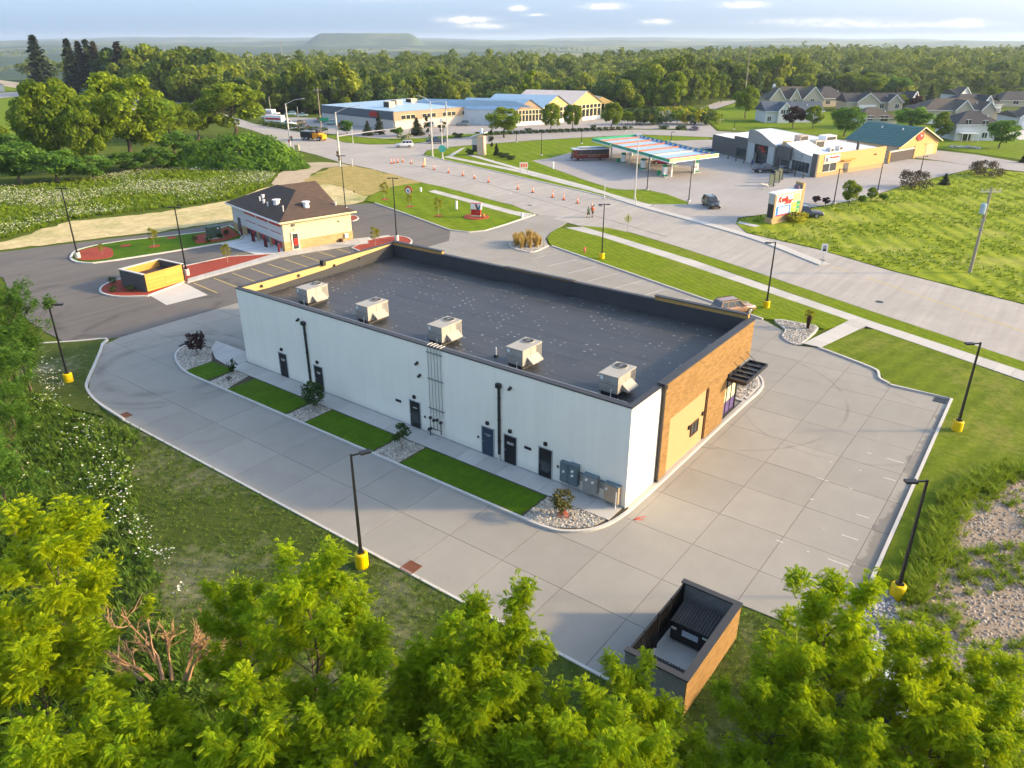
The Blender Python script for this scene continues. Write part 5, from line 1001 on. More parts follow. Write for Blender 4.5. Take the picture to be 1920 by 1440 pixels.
for k in range(2): vent_ = MB().cyl((*WF(L_ / 2 - 2.5, 4 + k * 6, 0)[:2], 5.6), (*WF(L_ / 2 - 2.5, 4 + k * 6, 0)[:2], 6.4), .15, .15, 8).build('roof_vent', WHITE, wr)
# dark gate wall and lean-to in front of the wash
o = thing('gate_wall', 'dark brown gated yard wall between the store and the wash', 'wall', (*G(1657, 307), 0), math.atan2(WF.a[1], WF.a[0]))
part('gate', plain('gate_brown', (.055, .042, .04), .7), (2.2, 0, .1, 13.5, .15, 2.3), parent=o); part('cap', CONCW, (2.0, -.1, 2.3, 13.8, .25, 2.6), parent=o); part('pier', tanw, (1.6, -.1, 0, 2.2, .3, 2.6), (13.5, -.1, 0, 14.2, .3, 2.8), parent=o); part('shed', SIDET, (-3.4, 1.0, 0, 1.4, 4.5, 2.4), parent=o); part('shed_roof', HVACD, (-3.8, .6, 2.4, 1.8, 5.0, 2.6), parent=o); part('shed_door', DGREY, (-1.2, .95, .1, .4, 1.0, 2.0), parent=o); part('yellow_post', YEL, (1.45, -.4, 0, 1.58, -.27, 2.0), parent=o)

# ------------------------------------------------------------------ garden centre
NF = Fr((141.7, 161.8), (175.4, 155.5), (145.7, 200.9))
N = thing('garden_centre', 'long low garden centre with slate and timber clad walls and pale blue roof', 'building', (*NF.O, 0)); npz = fpart(NF, N); L_, D_ = NF.la, NF.lb
npz('left_wall', WALLN, (0, 0.3, 0, .3, D_, 2.9)); npz('left_cladding', NAVYW, (-.12, 0, 2.9, .3, D_, 5.5)); npz('front_wall', WALLN, (.3, 0, 0, L_, .3, 2.7)); npz('front_cladding', CORR, (-.12, -.12, 2.7, L_, .3, 5.4)); npz('corner_trim', NAVYW, (L_ - .3, -.2, 0, L_ + .9, .4, 5.6))
MB().add([(-.3, -.3, 5.4), (L_ + .6, -.3, 5.4), (L_ + .6, D_, 5.9), (-.3, D_, 5.5), (L_ / 2, D_ / 2, 6.6)], [(0, 1, 4), (1, 2, 4), (2, 3, 4), (3, 0, 4)]).map(NF).build('roof', ROOFBL, N)
npz('back_wall', WALLN, (.3, D_ - .3, 0, L_, D_, 5.4))
for k in range(4):
    u = 2.6 + k * 8.2; w = npz('window', GLASSD, (u, -.18, 3.0, u + 5.4, -.12, 4.2)); npz('window_frame', CREAM, (u - .15, -.22, 2.85, u + 5.55, -.18, 3.0), (u - .15, -.22, 4.2, u + 5.55, -.18, 4.35), (u + 1.7, -.22, 3.0, u + 1.9, -.18, 4.2), (u + 3.5, -.22, 3.0, u + 3.7, -.18, 4.2), (u - .15, -.22, 3.0, u, -.18, 4.2), (u + 5.4, -.22, 3.0, u + 5.55, -.18, 4.2), par=w)
mb = MB(); c0 = NF(-.2, 9.8, 4.2)      # red blossom shaped sign
for k in range(5): a = math.pi * (.14 + .18 * k); mb.poly(*[(c0[0] - .1 - .02 * k, c0[1] - (.35 + 2.1 * r_) * math.cos(a + s_ * .24), 3.35 + (1.75 * r_ + .15) * math.sin(a + s_ * .24)) for r_, s_ in ((0, -1), (.9, -1), (1.05, 0), (.9, 1), (0, 1))])
mb.build('red_sign', RED, N)
for u, v in ((6, 10), (12, 14), (19.5, 16)): roofbox(NF, N, u, v, 2.4, 3, 2.0, plain('rooftop_cream_%d' % u, (.60, .47, .36), .7), z=5.6)
# entrance block and three glasshouses in a row
H1 = G(905, 233); H2 = G(962, 235)
EF = Fr(H1, H2, (H1[0] - 6, H1[1] + 20)); o = thing('entrance_block', 'white entrance block with pale blue gabled roofs', 'building', (*EF.O, 0)); ep = fpart(EF, o); L_ = EF.la
ep('wall', WHITE, (L_ * .62, 0, 0, L_ + 1.5, .4, 6.6)); ep('fascia', WHITE, (-1, -.6, 3.6, L_ * .62, .4, 5.9)); ep('back', WALLN, (-1, 18, 0, L_, 18.3, 5.4), (-1.3, .4, 0, -1, 18, 5.4), (L_, .4, 0, L_ + .3, 18, 6.2))
ep('glazed_front', GLASSD, (-.5, .2, 0, L_ * .62, .35, 3.6)); 
for k in range(6): ep('post', WHITE, (-.6 + k * L_ * .124, -.1, 0, -.4 + k * L_ * .124, .2, 3.6))
for k in range(2): u0 = -9 + k * 13.; MB().add([(u0, -.8, 5.7), (u0 + 6.5, -.8, 7.6), (u0 + 13, -.8, 5.7), (u0, 19, 5.7), (u0 + 6.5, 19, 7.6), (u0 + 13, 19, 5.7)], [(0, 1, 4, 3), (1, 2, 5, 4), (0, 2, 1)]).map(EF).build('roof', ROOFBL, o)
q = [(966, 236, 1016, 233, 8.0, 4.9, CORR, ROOFBL, 'timber gabled glasshouse bay beside the white entrance block'), (1016, 233, 1068, 228, 8.8, 5.2, plain('gable_amber', (.60, .40, .17), .6), ROOFBL, 'middle timber gabled glasshouse bay'), (1068, 229, 1126, 222, 9.6, 5.4, GLAZY, plain('pink_glazing', (.66, .56, .50), .35, .15, .4), 'amber lit glasshouse bay at the far end')]
for (xa, ya, xb, yb, zr, ze, gm, rm, l) in q:
    A_, B_ = G(xa, ya), G(xb, yb); HF = Fr(A_, B_, (A_[0] - 5, A_[1] + 16)); o = thing('glasshouse', l, 'greenhouse', (*A_, 0), 0, 'glasshouses of the garden centre'); hp = fpart(HF, o); L_ = HF.la
    hp('base_wall', WHITE, (0, 0, 0, L_, .3, 1.2)); bb = hp('band', CREAM, (0, -.05, ze - 1.7, L_, .25, ze - 1.45), (0, -.05, ze - .25, L_, .25, ze)); 
    for k in range(8): hp('pane', GLASSD, (.2 + k * L_ / 8, .05, 1.25, (k + .82) * L_ / 8, .2, ze - 1.75)); hp('post', CREAM, ((k + .85) * L_ / 8, -.04, 1.2, (k + 1) * L_ / 8 + .1, .26, ze - .25)); hp('clerestory_pane', GLASSD, (.2 + k * L_ / 8, .06, ze - 1.42, (k + .82) * L_ / 8, .2, ze - .28))
    MB().add([(0, -.1, ze), (L_, -.1, ze), (L_ / 2, -.1, zr)], [(0, 1, 2)]).map(HF).build('gable', gm, o)
    MB().add([(-.3, -.6, ze - .1), (L_ / 2, -.6, zr + .1), (L_ + .3, -.6, ze - .1), (-.3, 22, ze - .1), (L_ / 2, 22, zr + .1), (L_ + .3, 22, ze - .1)], [(0, 1, 4, 3), (1, 2, 5, 4)]).map(HF).build('roof', rm, o)
    hp('end_wall', GLAZE, (-.05, .3, 0, 0, 22, ze - .2)); hp('end_wall', GLAZE, (L_, .3, 0, L_ + .05, 22, ze - .2))
o = thing('open_shelter', 'amber roofed open shelter at the right end of the glasshouses', 'shelter', (*G(1128, 219), 0), math.atan2(_Rv[1], _Rv[0]) + .25)
MB().add([(-4, 0, 4.8), (0, 0, 6.9), (6.0, 0, 4.2), (-4, 14, 4.8), (0, 14, 6.9), (6.0, 14, 4.2)], [(0, 1, 4, 3), (1, 2, 5, 4), (0, 2, 1)]).build('roof', GLAZY, o)
for x in (-3.4, 1, 5.4): part('post', CREAM, (x, .2, 0, x + .2, .4, 5.0 if x < 2 else 4.4), parent=o)

# ------------------------------------------------------------------ houses
FACE = math.atan2(_Rv[1], _Rv[0])
def house(xl, xr, yb, ye, yr, rm, wm, label, roof='hip', depth=11, turn=0., gables=(), wins=(), garage=None, chim=None, deck=False):
    xm = (xl + xr) / 2; s_ = depth_scale(xm, yb); W = (xr - xl) * s_; he = top_h(xm, yb, ye); hr = he + (ye - yr) * s_ * .80
    o = thing('house', label, 'house', G(xm, yb), FACE + turn, 'houses of the estate'); w = W / 2
    part('wall', wm, (-w, 0, 0, w, .25, he), (-w, depth - .25, 0, w, depth, he), (-w, .25, 0, -w + .25, depth - .25, he), (w - .25, .25, 0, w, depth - .25, he), parent=o)
    e = .5; i_ = min(depth / 2, w * .8) if roof == 'hip' else -e
    r = MB().add([(-w - e, -e, he - .1), (w + e, -e, he - .1), (w + e, depth + e, he - .1), (-w - e, depth + e, he - .1), (-w + i_, depth / 2, hr), (w - i_, depth / 2, hr)], [(0, 1, 5, 4), (2, 3, 4, 5), (3, 0, 4), (1, 2, 5)]).build('roof', rm, o)
    part('gutter', WHITE, (-w - e, -e - .06, he - .22, w + e, -e + .02, he - .05), parent=r)
    for f0, f1, hg in gables:
        a, b = -w + f0 * W, -w + f1 * W; zt = he + hg
        part('gable_wall', wm, (a, -1.2, 0, b, 0, he), parent=o); MB().add([(a, -1.25, he), (b, -1.25, he), ((a + b) / 2, -1.25, zt)], [(0, 1, 2)]).build('gable', wm, o)
        MB().add([(a - .4, -1.6, he - .25), ((a + b) / 2, -1.6, zt + .12), (b + .4, -1.6, he - .25), (a - .4, depth * .45, he - .25), ((a + b) / 2, depth * .45, zt + .12), (b + .4, depth * .45, he - .25)], [(0, 1, 4, 3), (1, 2, 5, 4)]).build('gable_roof', rm, r)
        MB().bar((a - .4, -1.62, he - .25), ((a + b) / 2, -1.62, zt + .1), .2, .25).bar(((a + b) / 2, -1.62, zt + .1), (b + .4, -1.62, he - .25), .2, .25).build('barge_board', WHITE, r)
    for f0, f1, z0, z1 in wins:
        y = -.06 if not any(g0 <= f0 <= g1 for g0, g1, _ in gables) else -1.26
        q = part('window', GLASSD, (-w + f0 * W, y, z0, -w + f1 * W, y + .07, z1), parent=o); part('frame', WHITE, (-w + f0 * W - .12, y - .03, z0 - .12, -w + f1 * W + .12, y, z0), (-w + f0 * W - .12, y - .03, z1, -w + f1 * W + .12, y, z1 + .12), (-w + (f0 + f1) / 2 * W - .05, y - .03, z0, -w + (f0 + f1) / 2 * W + .05, y, z1), parent=q)
    if garage: part('garage_door', WHITE, (-w + garage[0] * W, -1.34 if garage[2] else -.08, 0, -w + garage[1] * W, -1.26 if garage[2] else 0, 2.4), parent=o)
    if chim: part('chimney', chim[1], (-w + chim[0] * W, depth * .4, he, -w + chim[0] * W + .9, depth * .4 + .9, hr + .9), parent=r)
    part('vent_pipe', WHITE, (w * .5, depth * .25, he + .5, w * .5 + .25, depth * .25 + .25, he + (hr - he) * .5 + .6), parent=r)
    if deck:
        d = part('deck', WHITE, (-w * .9, -3.0, he * .48, -w * .15, 0, he * .48 + .15), parent=o)
        for k in range(4): part('deck_post', WHITE, (-w * .9 + k * w * .24, -2.95, 0, -w * .9 + k * w * .24 + .15, -2.8, he * .48), parent=d)
        for k in range(14): part('baluster', WHITE, (-w * .9 + k * w * .056, -2.98, he * .48 + .15, -w * .9 + k * w * .056 + .06, -2.92, he * .48 + 1.0), parent=d)
        part('rail', WHITE, (-w * .9, -3.02, he * .48 + 1.0, -w * .15, -2.9, he * .48 + 1.08), parent=d); part('patio_door', GLASSD, (-w * .7, -.08, .1, -w * .3, 0, 2.1), parent=o)
    return o
house(1433, 1541, 230, 208, 189, SHINGN, SIDEW, 'white house with a blue roof and small front gable', 'gable', 10, .05, ((.2, .42, 2.6),), ((.24, .31, 3.0, 4.3), (.33, .39, 3.0, 4.3), (.04, .1, .6, 2.0)))
house(1440, 1539, 206, 186, 160, SHINGB, SIDET, 'brown roofed house with three pointed gables behind the blue roof', 'hip', 13, 0, ((.0, .27, 4.2), (.38, .56, 3.8), (.62, 1.0, 4.6)), ((.44, .5, 2.4, 4.0), (.76, .82, 2.6, 4.2)), None, (.12, WHITE))
house(1607, 1680, 242, 221, 200, SHINGB, SIDEW, 'white house with a dark brown hip roof behind the dark round tree', 'hip', 11, .05, (), ((.22, .34, 2.6, 4.0), (.56, .74, 2.4, 4.0), (.12, .2, .4, 1.8)))
house(1586, 1690, 208, 191, 173, SHINGG, SIDET, 'wide dark roofed house with two white gables and garage doors', 'gable', 11, 0, ((.16, .56, 3.2), (.72, .95, 2.6)), ((.6, .66, 1.0, 2.6), (.85, .91, 1.0, 2.6)), (.2, .5, True))
house(1789, 1872, 264, 233, 207, SHINGG, SIDEW, 'pale two-storey house with a dark hip roof and a white deck', 'hip', 12, -.05, (), ((.18, .28, 4.2, 5.6), (.55, .66, 4.0, 5.4), (.6, .7, .8, 2.2)), None, None, True)
house(1727, 1868, 232, 206, 183, SHINGB, SIDET, 'long brown hip roofed house with twin garage gables', 'hip', 13, 0, ((.4, .62, 3.0), (.74, .92, 2.6)), ((.06, .12, 1.6, 3.2), (.2, .3, 1.4, 3.2)), (.08, .2, False))
house(1782, 1880, 212, 195, 175, SHINGG, SIDEW, 'black roofed house behind the long brown roofed one', 'hip', 12, .15, ((.55, .75, 3.0),), ((.6, .68, 1.2, 2.6),))
house(1528, 1590, 200, 184, 160, SHINGG, SIDET, 'dark gabled house half hidden behind the bright conifer', 'hip', 11, .2, (), ((.3, .42, 1.0, 2.4),))
house(1694, 1722, 205, 188, 172, SHINGG, SIDEW, 'narrow house with a steep white trimmed gable', 'gable', 9, .4, ((.1, .8, 3.4),), ((.4, .55, 1.4, 2.8),))
house(1788, 1818, 190, 177, 166, SHINGB, SIDEW, 'distant white gable peeking over the roofs', 'gable', 9, .3, ((.1, .9, 3.0),), ((.42, .56, 1.6, 3.0),))
house(1903, 1975, 242, 219, 208, SHINGB, SIDEW, 'white house with a broad garage door at the right edge', 'gable', 11, 0, ((.0, .6, 2.6),), ((.7, .78, 1., 2.4),), (.06, .5, True))
house(1872, 1960, 200, 188, 170, SHINGG, SIDET, 'grey roofed house at the far right behind the garden', 'hip', 11, 0, (), ((.3, .4, 1., 2.4),))
house(1846, 1900, 150, 141, 132, SHINGB, SIDET, 'hazy roof among the far trees at the right edge', 'hip', 14, 0, (), ((.3, .4, 1., 2.4),))
structure('driveway', MB().sheet(GG([(1880, 252), (1915, 244), (1960, 244), (1960, 262), (1890, 262)]), .026), CONC2, 'pale driveway at the right edge of the estate', 'driveway')
o = thing('boulder_row', 'row of pale flat boulders on the lawn below the deck house', 'rocks', (0, 0, 0))
for k in range(9): g = G(1783 + k * 6.2, 276 + rs.uniform(-1, 1) + k * .3); mb = MB(); mb.blob((g[0], g[1], .2), rs.uniform(.5, 1.0), rs.uniform(.4, .8), rs.uniform(.25, .5), k + 40); mb.build('boulder', STONE, o)
# ------------------------------------------------------------------ vehicles (x forward)
def paint(name, c, rough=.25): return plain(name, c, rough, .05, 2, spec=.6, **{'Coat Weight': .6, 'Coat Roughness': .1})
def wheel(o, x, y, r=.36, w=.24):
    s_ = 1 if y > 0 else -1
    t_ = MB().cyl((x, y - w / 2, r), (x, y + w / 2, r), r, r, 18).build('wheel', RUBBER, o); MB().cyl((x, y + s_ * (w / 2), r), (x, y + s_ * (w / 2 + .012), r), r * .64, r * .58, 12).build('rim', RIM, t_)
    return t_
def loft(rings):
    mb = MB(); n = len(rings[0])
    for r in rings: mb.v += r
    for i in range(len(rings) - 1):
        for j in range(n): mb.f.append((i * n + j, i * n + (j + 1) % n, (i + 1) * n + (j + 1) % n, (i + 1) * n + j))
    mb.f.append(tuple(range(n - 1, -1, -1))); mb.f.append(tuple(range((len(rings) - 1) * n, len(rings) * n))); return mb
def car(name, label, cat, xy, rz, pt, kind='suv', L=4.7, W=1.86, H=1.72, group=None, z=0.0):
    o = thing(name, label, cat, (*xy, z), rz, group); w = W / 2; h = L / 2; belt = H * .58
    hood = .60 if kind != 'sedan' else .56
    st = {'suv': ((-h, .50, belt * .92, .86), (-h + .12, .34, belt, .97), (-h * .45, .28, belt, 1), (h * .28, .28, belt, 1), (h * .42, .28, belt * .97, .99), (h * .86, .32, belt * .86, .95), (h, .44, belt * .70, .82)),
          'sedan': ((-h, .46, belt * .86, .86), (-h + .15, .32, belt * .98, .96), (-h * .5, .26, belt, 1), (h * .25, .26, belt, 1), (h * .42, .26, belt * .95, .99), (h * .88, .30, belt * .80, .94), (h, .42, belt * .64, .82)),
          'pickup': ((-h, .52, belt * .98, .90), (-h + .08, .42, belt * 1.0, .98), (-h * .3, .36, belt, 1), (h * .2, .36, belt, 1), (h * .36, .36, belt * .99, .99), (h * .9, .40, belt * .93, .96), (h, .50, belt * .80, .86))}[kind]
    body = loft([[(x, -w * k * .88, zb), (x, -w * k, zb + .16), (x, -w * k, zt - .12), (x, -w * k * .93, zt), (x, w * k * .93, zt), (x, w * k, zt - .12), (x, w * k, zb + .16), (x, w * k * .88, zb)] for x, zb, zt, k in st]).build('body', pt, o, True)
    cab = {'suv': (-h + .10, h * .36, -h + .42, h * .08), 'sedan': (-h * .62, h * .40, -h * .30, h * .12), 'pickup': (-h * .22, h * .36, -h * .16, h * .12)}[kind]
    xb, xf, xb2, xf2 = cab; wb, wt = w * .93, w * .76
    c = MB().add([(xb, -wb, belt - .02), (xf, -wb, belt - .04), (xf, wb, belt - .04), (xb, wb, belt - .02), (xb2, -wt, H - .04), (xf2, -wt, H - .04), (xf2, wt, H - .04), (xb2, wt, H - .04), (xb2 + .15, -wt * .85, H), (xf2 - .2, -wt * .85, H), (xf2 - .2, wt * .85, H), (xb2 + .15, wt * .85, H)],
                 [(0, 1, 5, 4), (1, 2, 6, 5), (2, 3, 7, 6), (3, 0, 4, 7), (4, 5, 9, 8), (5, 6, 10, 9), (6, 7, 11, 10), (7, 4, 8, 11), (8, 9, 10, 11)]).build('cabin', pt, o)
    def pane(name, q, d, a0=.07, a1=.93, b0=.10, b1=.90):
        P = [Vector(p) for p in q]; f = lambda s, t_: (P[0] * (1 - s) + P[1] * s) * (1 - t_) + (P[3] * (1 - s) + P[2] * s) * t_; D = Vector(d) * .012
        return MB().poly(*[tuple(f(s, t_) + D) for s, t_ in ((a0, b0), (a1, b0), (a1, b1), (a0, b1))]).build(name, GLASSD, o)
    pane('windscreen', ((xf, wb, belt), (xf, -wb, belt), (xf2, -wt, H - .04), (xf2, wt, H - .04)), (1, 0, .8)); pane('rear_window', ((xb, -wb, belt), (xb, wb, belt), (xb2, wt, H - .04), (xb2, -wt, H - .04)), (-1, 0, .4))
    for s_ in (-1, 1):
        q = ((xb, s_ * wb, belt), (xf, s_ * wb, belt), (xf2, s_ * wt, H - .04), (xb2, s_ * wt, H - .04)); d = (0, s_, .3)
        for a0, a1 in (((.06, .30), (.34, .62), (.66, .95)) if kind == 'suv' else ((.08, .48), (.53, .94))): pane('side_window', q, d, a0, a1)
        MB().box(h * .95 - .22, s_ * w * .62 - .17, belt * .68, h * .95, s_ * w * .62 + .17, belt * .80).build('headlight', LAMPG, o); MB().box(-h - .01, s_ * w * .72 - .12, belt * .72, -h + .1, s_ * w * .72 + .12, belt * .92).build('tail_light', TLAMP, o)
        MB().box(xf - .25, s_ * (w + .01), belt, xf - .08, s_ * (w + .19), belt + .15).build('wing_mirror', pt, o)
        for x in (-h * .60, h * .62): wheel(o, x, s_ * (w - .11), .36 if kind != 'pickup' else .41)
    MB().box(h - .06, -w * .5, .5, h + .015, w * .5, belt * .66).build('grille', HVACD, o); MB().box(-h - .03, -w * .85, .42, -h + .05, w * .85, .58).build('bumper', HVACD, o)
    if kind == 'pickup':
        MB().box(-h + .12, -w * .78, belt + .002, -h * .26, w * .78, belt + .012).build('load_bed', HVACD, o)
        for s_ in (-1, 1): MB().box(-h + .05, s_ * w * .88 - .05, belt, -h * .24, s_ * w * .88 + .05, belt + .10).build('bed_rail', pt, o)
    if kind == 'suv':
        for s_ in (-1, 1): MB().box(xb2 + .1, s_ * wt * .9 - .02, H - .01, xf2 - .1, s_ * wt * .9 + .02, H + .05).build('roof_rail', BLACK, o)
    return o
LEFT = math.atan2(-_Rv[1], -_Rv[0]); RIGHT = LEFT + math.pi
car('parked_car', 'bronze sport utility car parked nose to the kerb beyond the roof', 'car', (38.9, 8.9), R(-32), paint('bronze_paint', (.30, .17, .10)))
car('white_car', 'white sport utility car crossing the road junction', 'car', G(758, 276), LEFT + .12, paint('white_car_paint', (.75, .75, .74)), 'suv', 4.9, 1.9, 1.8)
car('pickup_truck', 'dark blue pickup truck waiting at the side road mouth', 'pickup truck', G(818, 268.5), LEFT - .05, paint('blue_black_paint', (.05, .075, .10)), 'pickup', 5.6, 1.95, 1.85)
car('black_car', 'black sport utility car leaving the station toward the road', 'car', G(1333, 388), math.atan2(-_F[1], -_F[0]) + .12, paint('black_car_paint', (.018, .018, .02)), 'suv', 4.9, 1.95, 1.8)
car('pickup_truck', 'black pickup truck parked in front of the wavy roofed store', 'pickup truck', G(1436, 323), RIGHT + math.pi + .15, paint('black_truck_paint', (.02, .025, .035)), 'pickup', 5.9, 2.0, 1.9)
car('pickup_truck', 'dark grey pickup truck half hidden behind the big roadside sign', 'pickup truck', G(1506, 407), RIGHT - .15, paint('grey_truck_paint', (.06, .065, .085)), 'pickup', 5.9, 2.0, 1.9)
car('red_car', 'bright red car under the fuel canopy', 'car', G(1240, 307), LEFT + .1, paint('red_car_paint', (.40, .012, .02)), 'sedan', 4.8, 1.85, 1.5)
car('blue_car', 'blue car parked behind the right end of the canopy', 'car', G(1330, 291), RIGHT + .3, paint('blue_car_paint', (.06, .14, .28)), 'suv', 4.6, 1.85, 1.7)
car('grey_car', 'small grey car parked beside the black pickup at the store', 'car', G(1466, 324), LEFT + .2, paint('grey_car_paint', (.13, .13, .14)), 'sedan', 4.4, 1.8, 1.5)
for px, py, a, c, k, l in ((544, 217, .4, (.16, .30, .36), 'suv', 'pale teal car at the back of the garden centre lot'), (566, 219, .2, (.25, .38, .42), 'sedan', 'light blue car beside the thin lamp at the garden centre lot'), (600, 229, .2, (.30, .33, .52), 'sedan', 'lavender blue car parked right of the wooden pole'), (622, 233, .3, (.30, .52, .48), 'sedan', 'mint green car parked before the slate wall'), (615, 222, .1, (.35, .02, .03), 'suv', 'red car parked against the slate wall end'), (562, 233, .0, (.45, .30, .12), 'sedan', 'tan car at the low hedge of the garden centre'),
                         (868, 236, .1, (.10, .16, .18), 'suv', 'dark teal car parked against the timber clad front'), (802, 238, .1, (.25, .33, .38), 'suv', 'blue-grey car parked behind the clipped cypress'), (1858, 215, .3, (.3, .3, .31), 'sedan', 'grey car on a driveway between the far houses')):
    car('parked_car', l, 'car', G(px, py), LEFT + a, paint('paint_%d' % px, c), k, 4.5, 1.8, 1.65 if k == 'suv' else 1.45, 'cars parked far off')
# box van and white service truck at the upper left lot
o = car('service_truck', 'white pickup with a red and white trailer on the garden centre lot', 'truck', G(540, 236), RIGHT - .35, paint('service_white', (.78, .78, .77)), 'pickup', 5.8, 2.0, 1.9)
tr = thing('box_trailer', 'white box trailer with a red stripe behind the white pickup', 'trailer', G(517, 231), RIGHT - .35); part('box', WHITE, (-3.5, -1.1, .6, 3.2, 1.1, 2.6), parent=tr); part('stripe', RED, (-3.2, -1.13, 1.2, 2.8, -1.1, 1.8), parent=tr); part('hitch', HVACD, (3.2, -.1, .6, 4.4, .1, .75), parent=tr)
for y in (-1, 1):
    for x in (-.6, .4): wheel(tr, x, y)
tr = thing('box_truck', 'white box truck with a pinkish panel at the lot edge', 'truck', G(507, 224), RIGHT - .3); part('cargo_box', WHITE, (-3.2, -1.2, .8, 1.8, 1.2, 3.4), parent=tr); part('side_panel', plain('pink_panel', (.55, .40, .40), .6), (-2.6, -1.23, 1.6, 1.2, -1.2, 2.8), parent=tr); part('cab', WHITE, (1.9, -1.05, .6, 3.6, 1.05, 2.3), parent=tr); part('windscreen', GLASSD, (3.6, -.9, 1.4, 3.62, .9, 2.1), parent=tr)
for y in (-1.05, 1.05):
    for x in (-2.2, 2.6): wheel(tr, x, y, .45)
# orange road machine
o = thing('road_paver', 'orange road machine with a dark hopper on the road', 'paver', G(592, 263), RIGHT - .5)
part('engine_deck', ORM, (-.2, -1.1, .6, 2.4, 1.1, 2.0), parent=o); part('nose', ORM, (2.4, -.9, .5, 3.4, .9, 1.7), parent=o); part('hopper', BLACKP, (-4.4, -1.3, .7, -.4, 1.3, 2.3), parent=o); part('hopper_rim', STEEL, (-4.5, -1.4, 2.3, -.3, 1.4, 2.42), parent=o); part('operator_seat', BLACK, (.6, -.4, 2.0, 1.2, .4, 2.6), parent=o); part('roof', BLACKP, (-.6, -1.1, 3.1, 2.0, 1.1, 3.2), parent=o)
for x in (-.5, 1.8):
    for y in (-1, 1): part('roof_post', BLACK, (x, y - .04, 2.0, x + .08, y + .04, 3.1), parent=o)
for y in (-1.15, 1.15):
    for x, r in ((-3.6, .5), (-2.2, .5), (2.2, .6)): wheel(o, x, y, r, .35)
# trolley style bus
o = thing('trolley_bus', 'dark red trolley style bus with a pale clerestory roof by the pumps', 'bus', G(1106, 300), LEFT + .18)
BL_, bw = 8.6, 1.25
MB().ext([(-4.3, .5), (3.6, .5), (4.3, .8), (4.3, 1.5), (4.05, 2.55), (-4.3, 2.55)], -bw, bw).build('body', DRED, o); part('roof', plain('bus_roof', (.55, .62, .68), .4), (-4.5, -bw - .12, 2.55, 4.4, bw + .12, 2.72), parent=o); part('clerestory', MATS['bus_roof'], (-3.5, -.7, 2.72, 3.0, .7, 3.05), parent=o); part('clerestory_side', HVACD, (-3.4, -.72, 2.76, 2.9, -.7, 2.96), (-3.4, .7, 2.76, 2.9, .72, 2.96), parent=o)
for s_ in (-1, 1):
    for k in range(7): part('window', GLASSD, (-4.0 + k * 1.08, s_ * bw - .012 if s_ < 0 else bw, 1.55, -3.1 + k * 1.08, s_ * bw if s_ < 0 else bw + .012, 2.4), parent=o)
    part('gold_line', YLINE, (-4.2, s_ * (bw + .004) - .004, 1.38, 3.9, s_ * (bw + .004) + .004, 1.43), parent=o)
    for x in (-2.7, 2.6): wheel(o, x, s_ * 1.1, .46)
part('windscreen', GLASSD, (4.18, -1.0, 1.55, 4.24, 1.0, 2.4), parent=o); part('bumper', HVACD, (4.3, -1.1, .5, 4.45, 1.1, .75), parent=o); part('step_rail', BLACK, (4.45, -.9, .5, 4.75, .9, .62), parent=o)
mb = MB()
for k in range(9): mb.bar((-1.9 + k * .3, bw + .015, .98 + .05 * math.sin(k * 2.1)), (-1.72 + k * .3, bw + .015, 1.16 + .05 * math.cos(k * 1.7)), .02, .07)
mb.build('script_lettering', CREAM, o)
# trailer under the near trees
o = thing('parked_trailer', 'white roofed trailer half hidden under the near trees', 'trailer', G(1690, 1385), R(62))
part('body', DGREY, (-2.6, -1.1, .5, 2.6, 1.1, 2.2), parent=o); part('roof', ROOFW, (-2.7, -1.2, 2.2, 2.7, 1.2, 2.36), parent=o); part('window', GLASSD, (-1.2, 1.1, 1.2, .4, 1.12, 1.8), parent=o); part('trim', WHITE, (-2.62, -1.12, .5, -2.5, 1.12, 2.2), parent=o)
for y in (-1, 1): wheel(o, .2, y, .35)

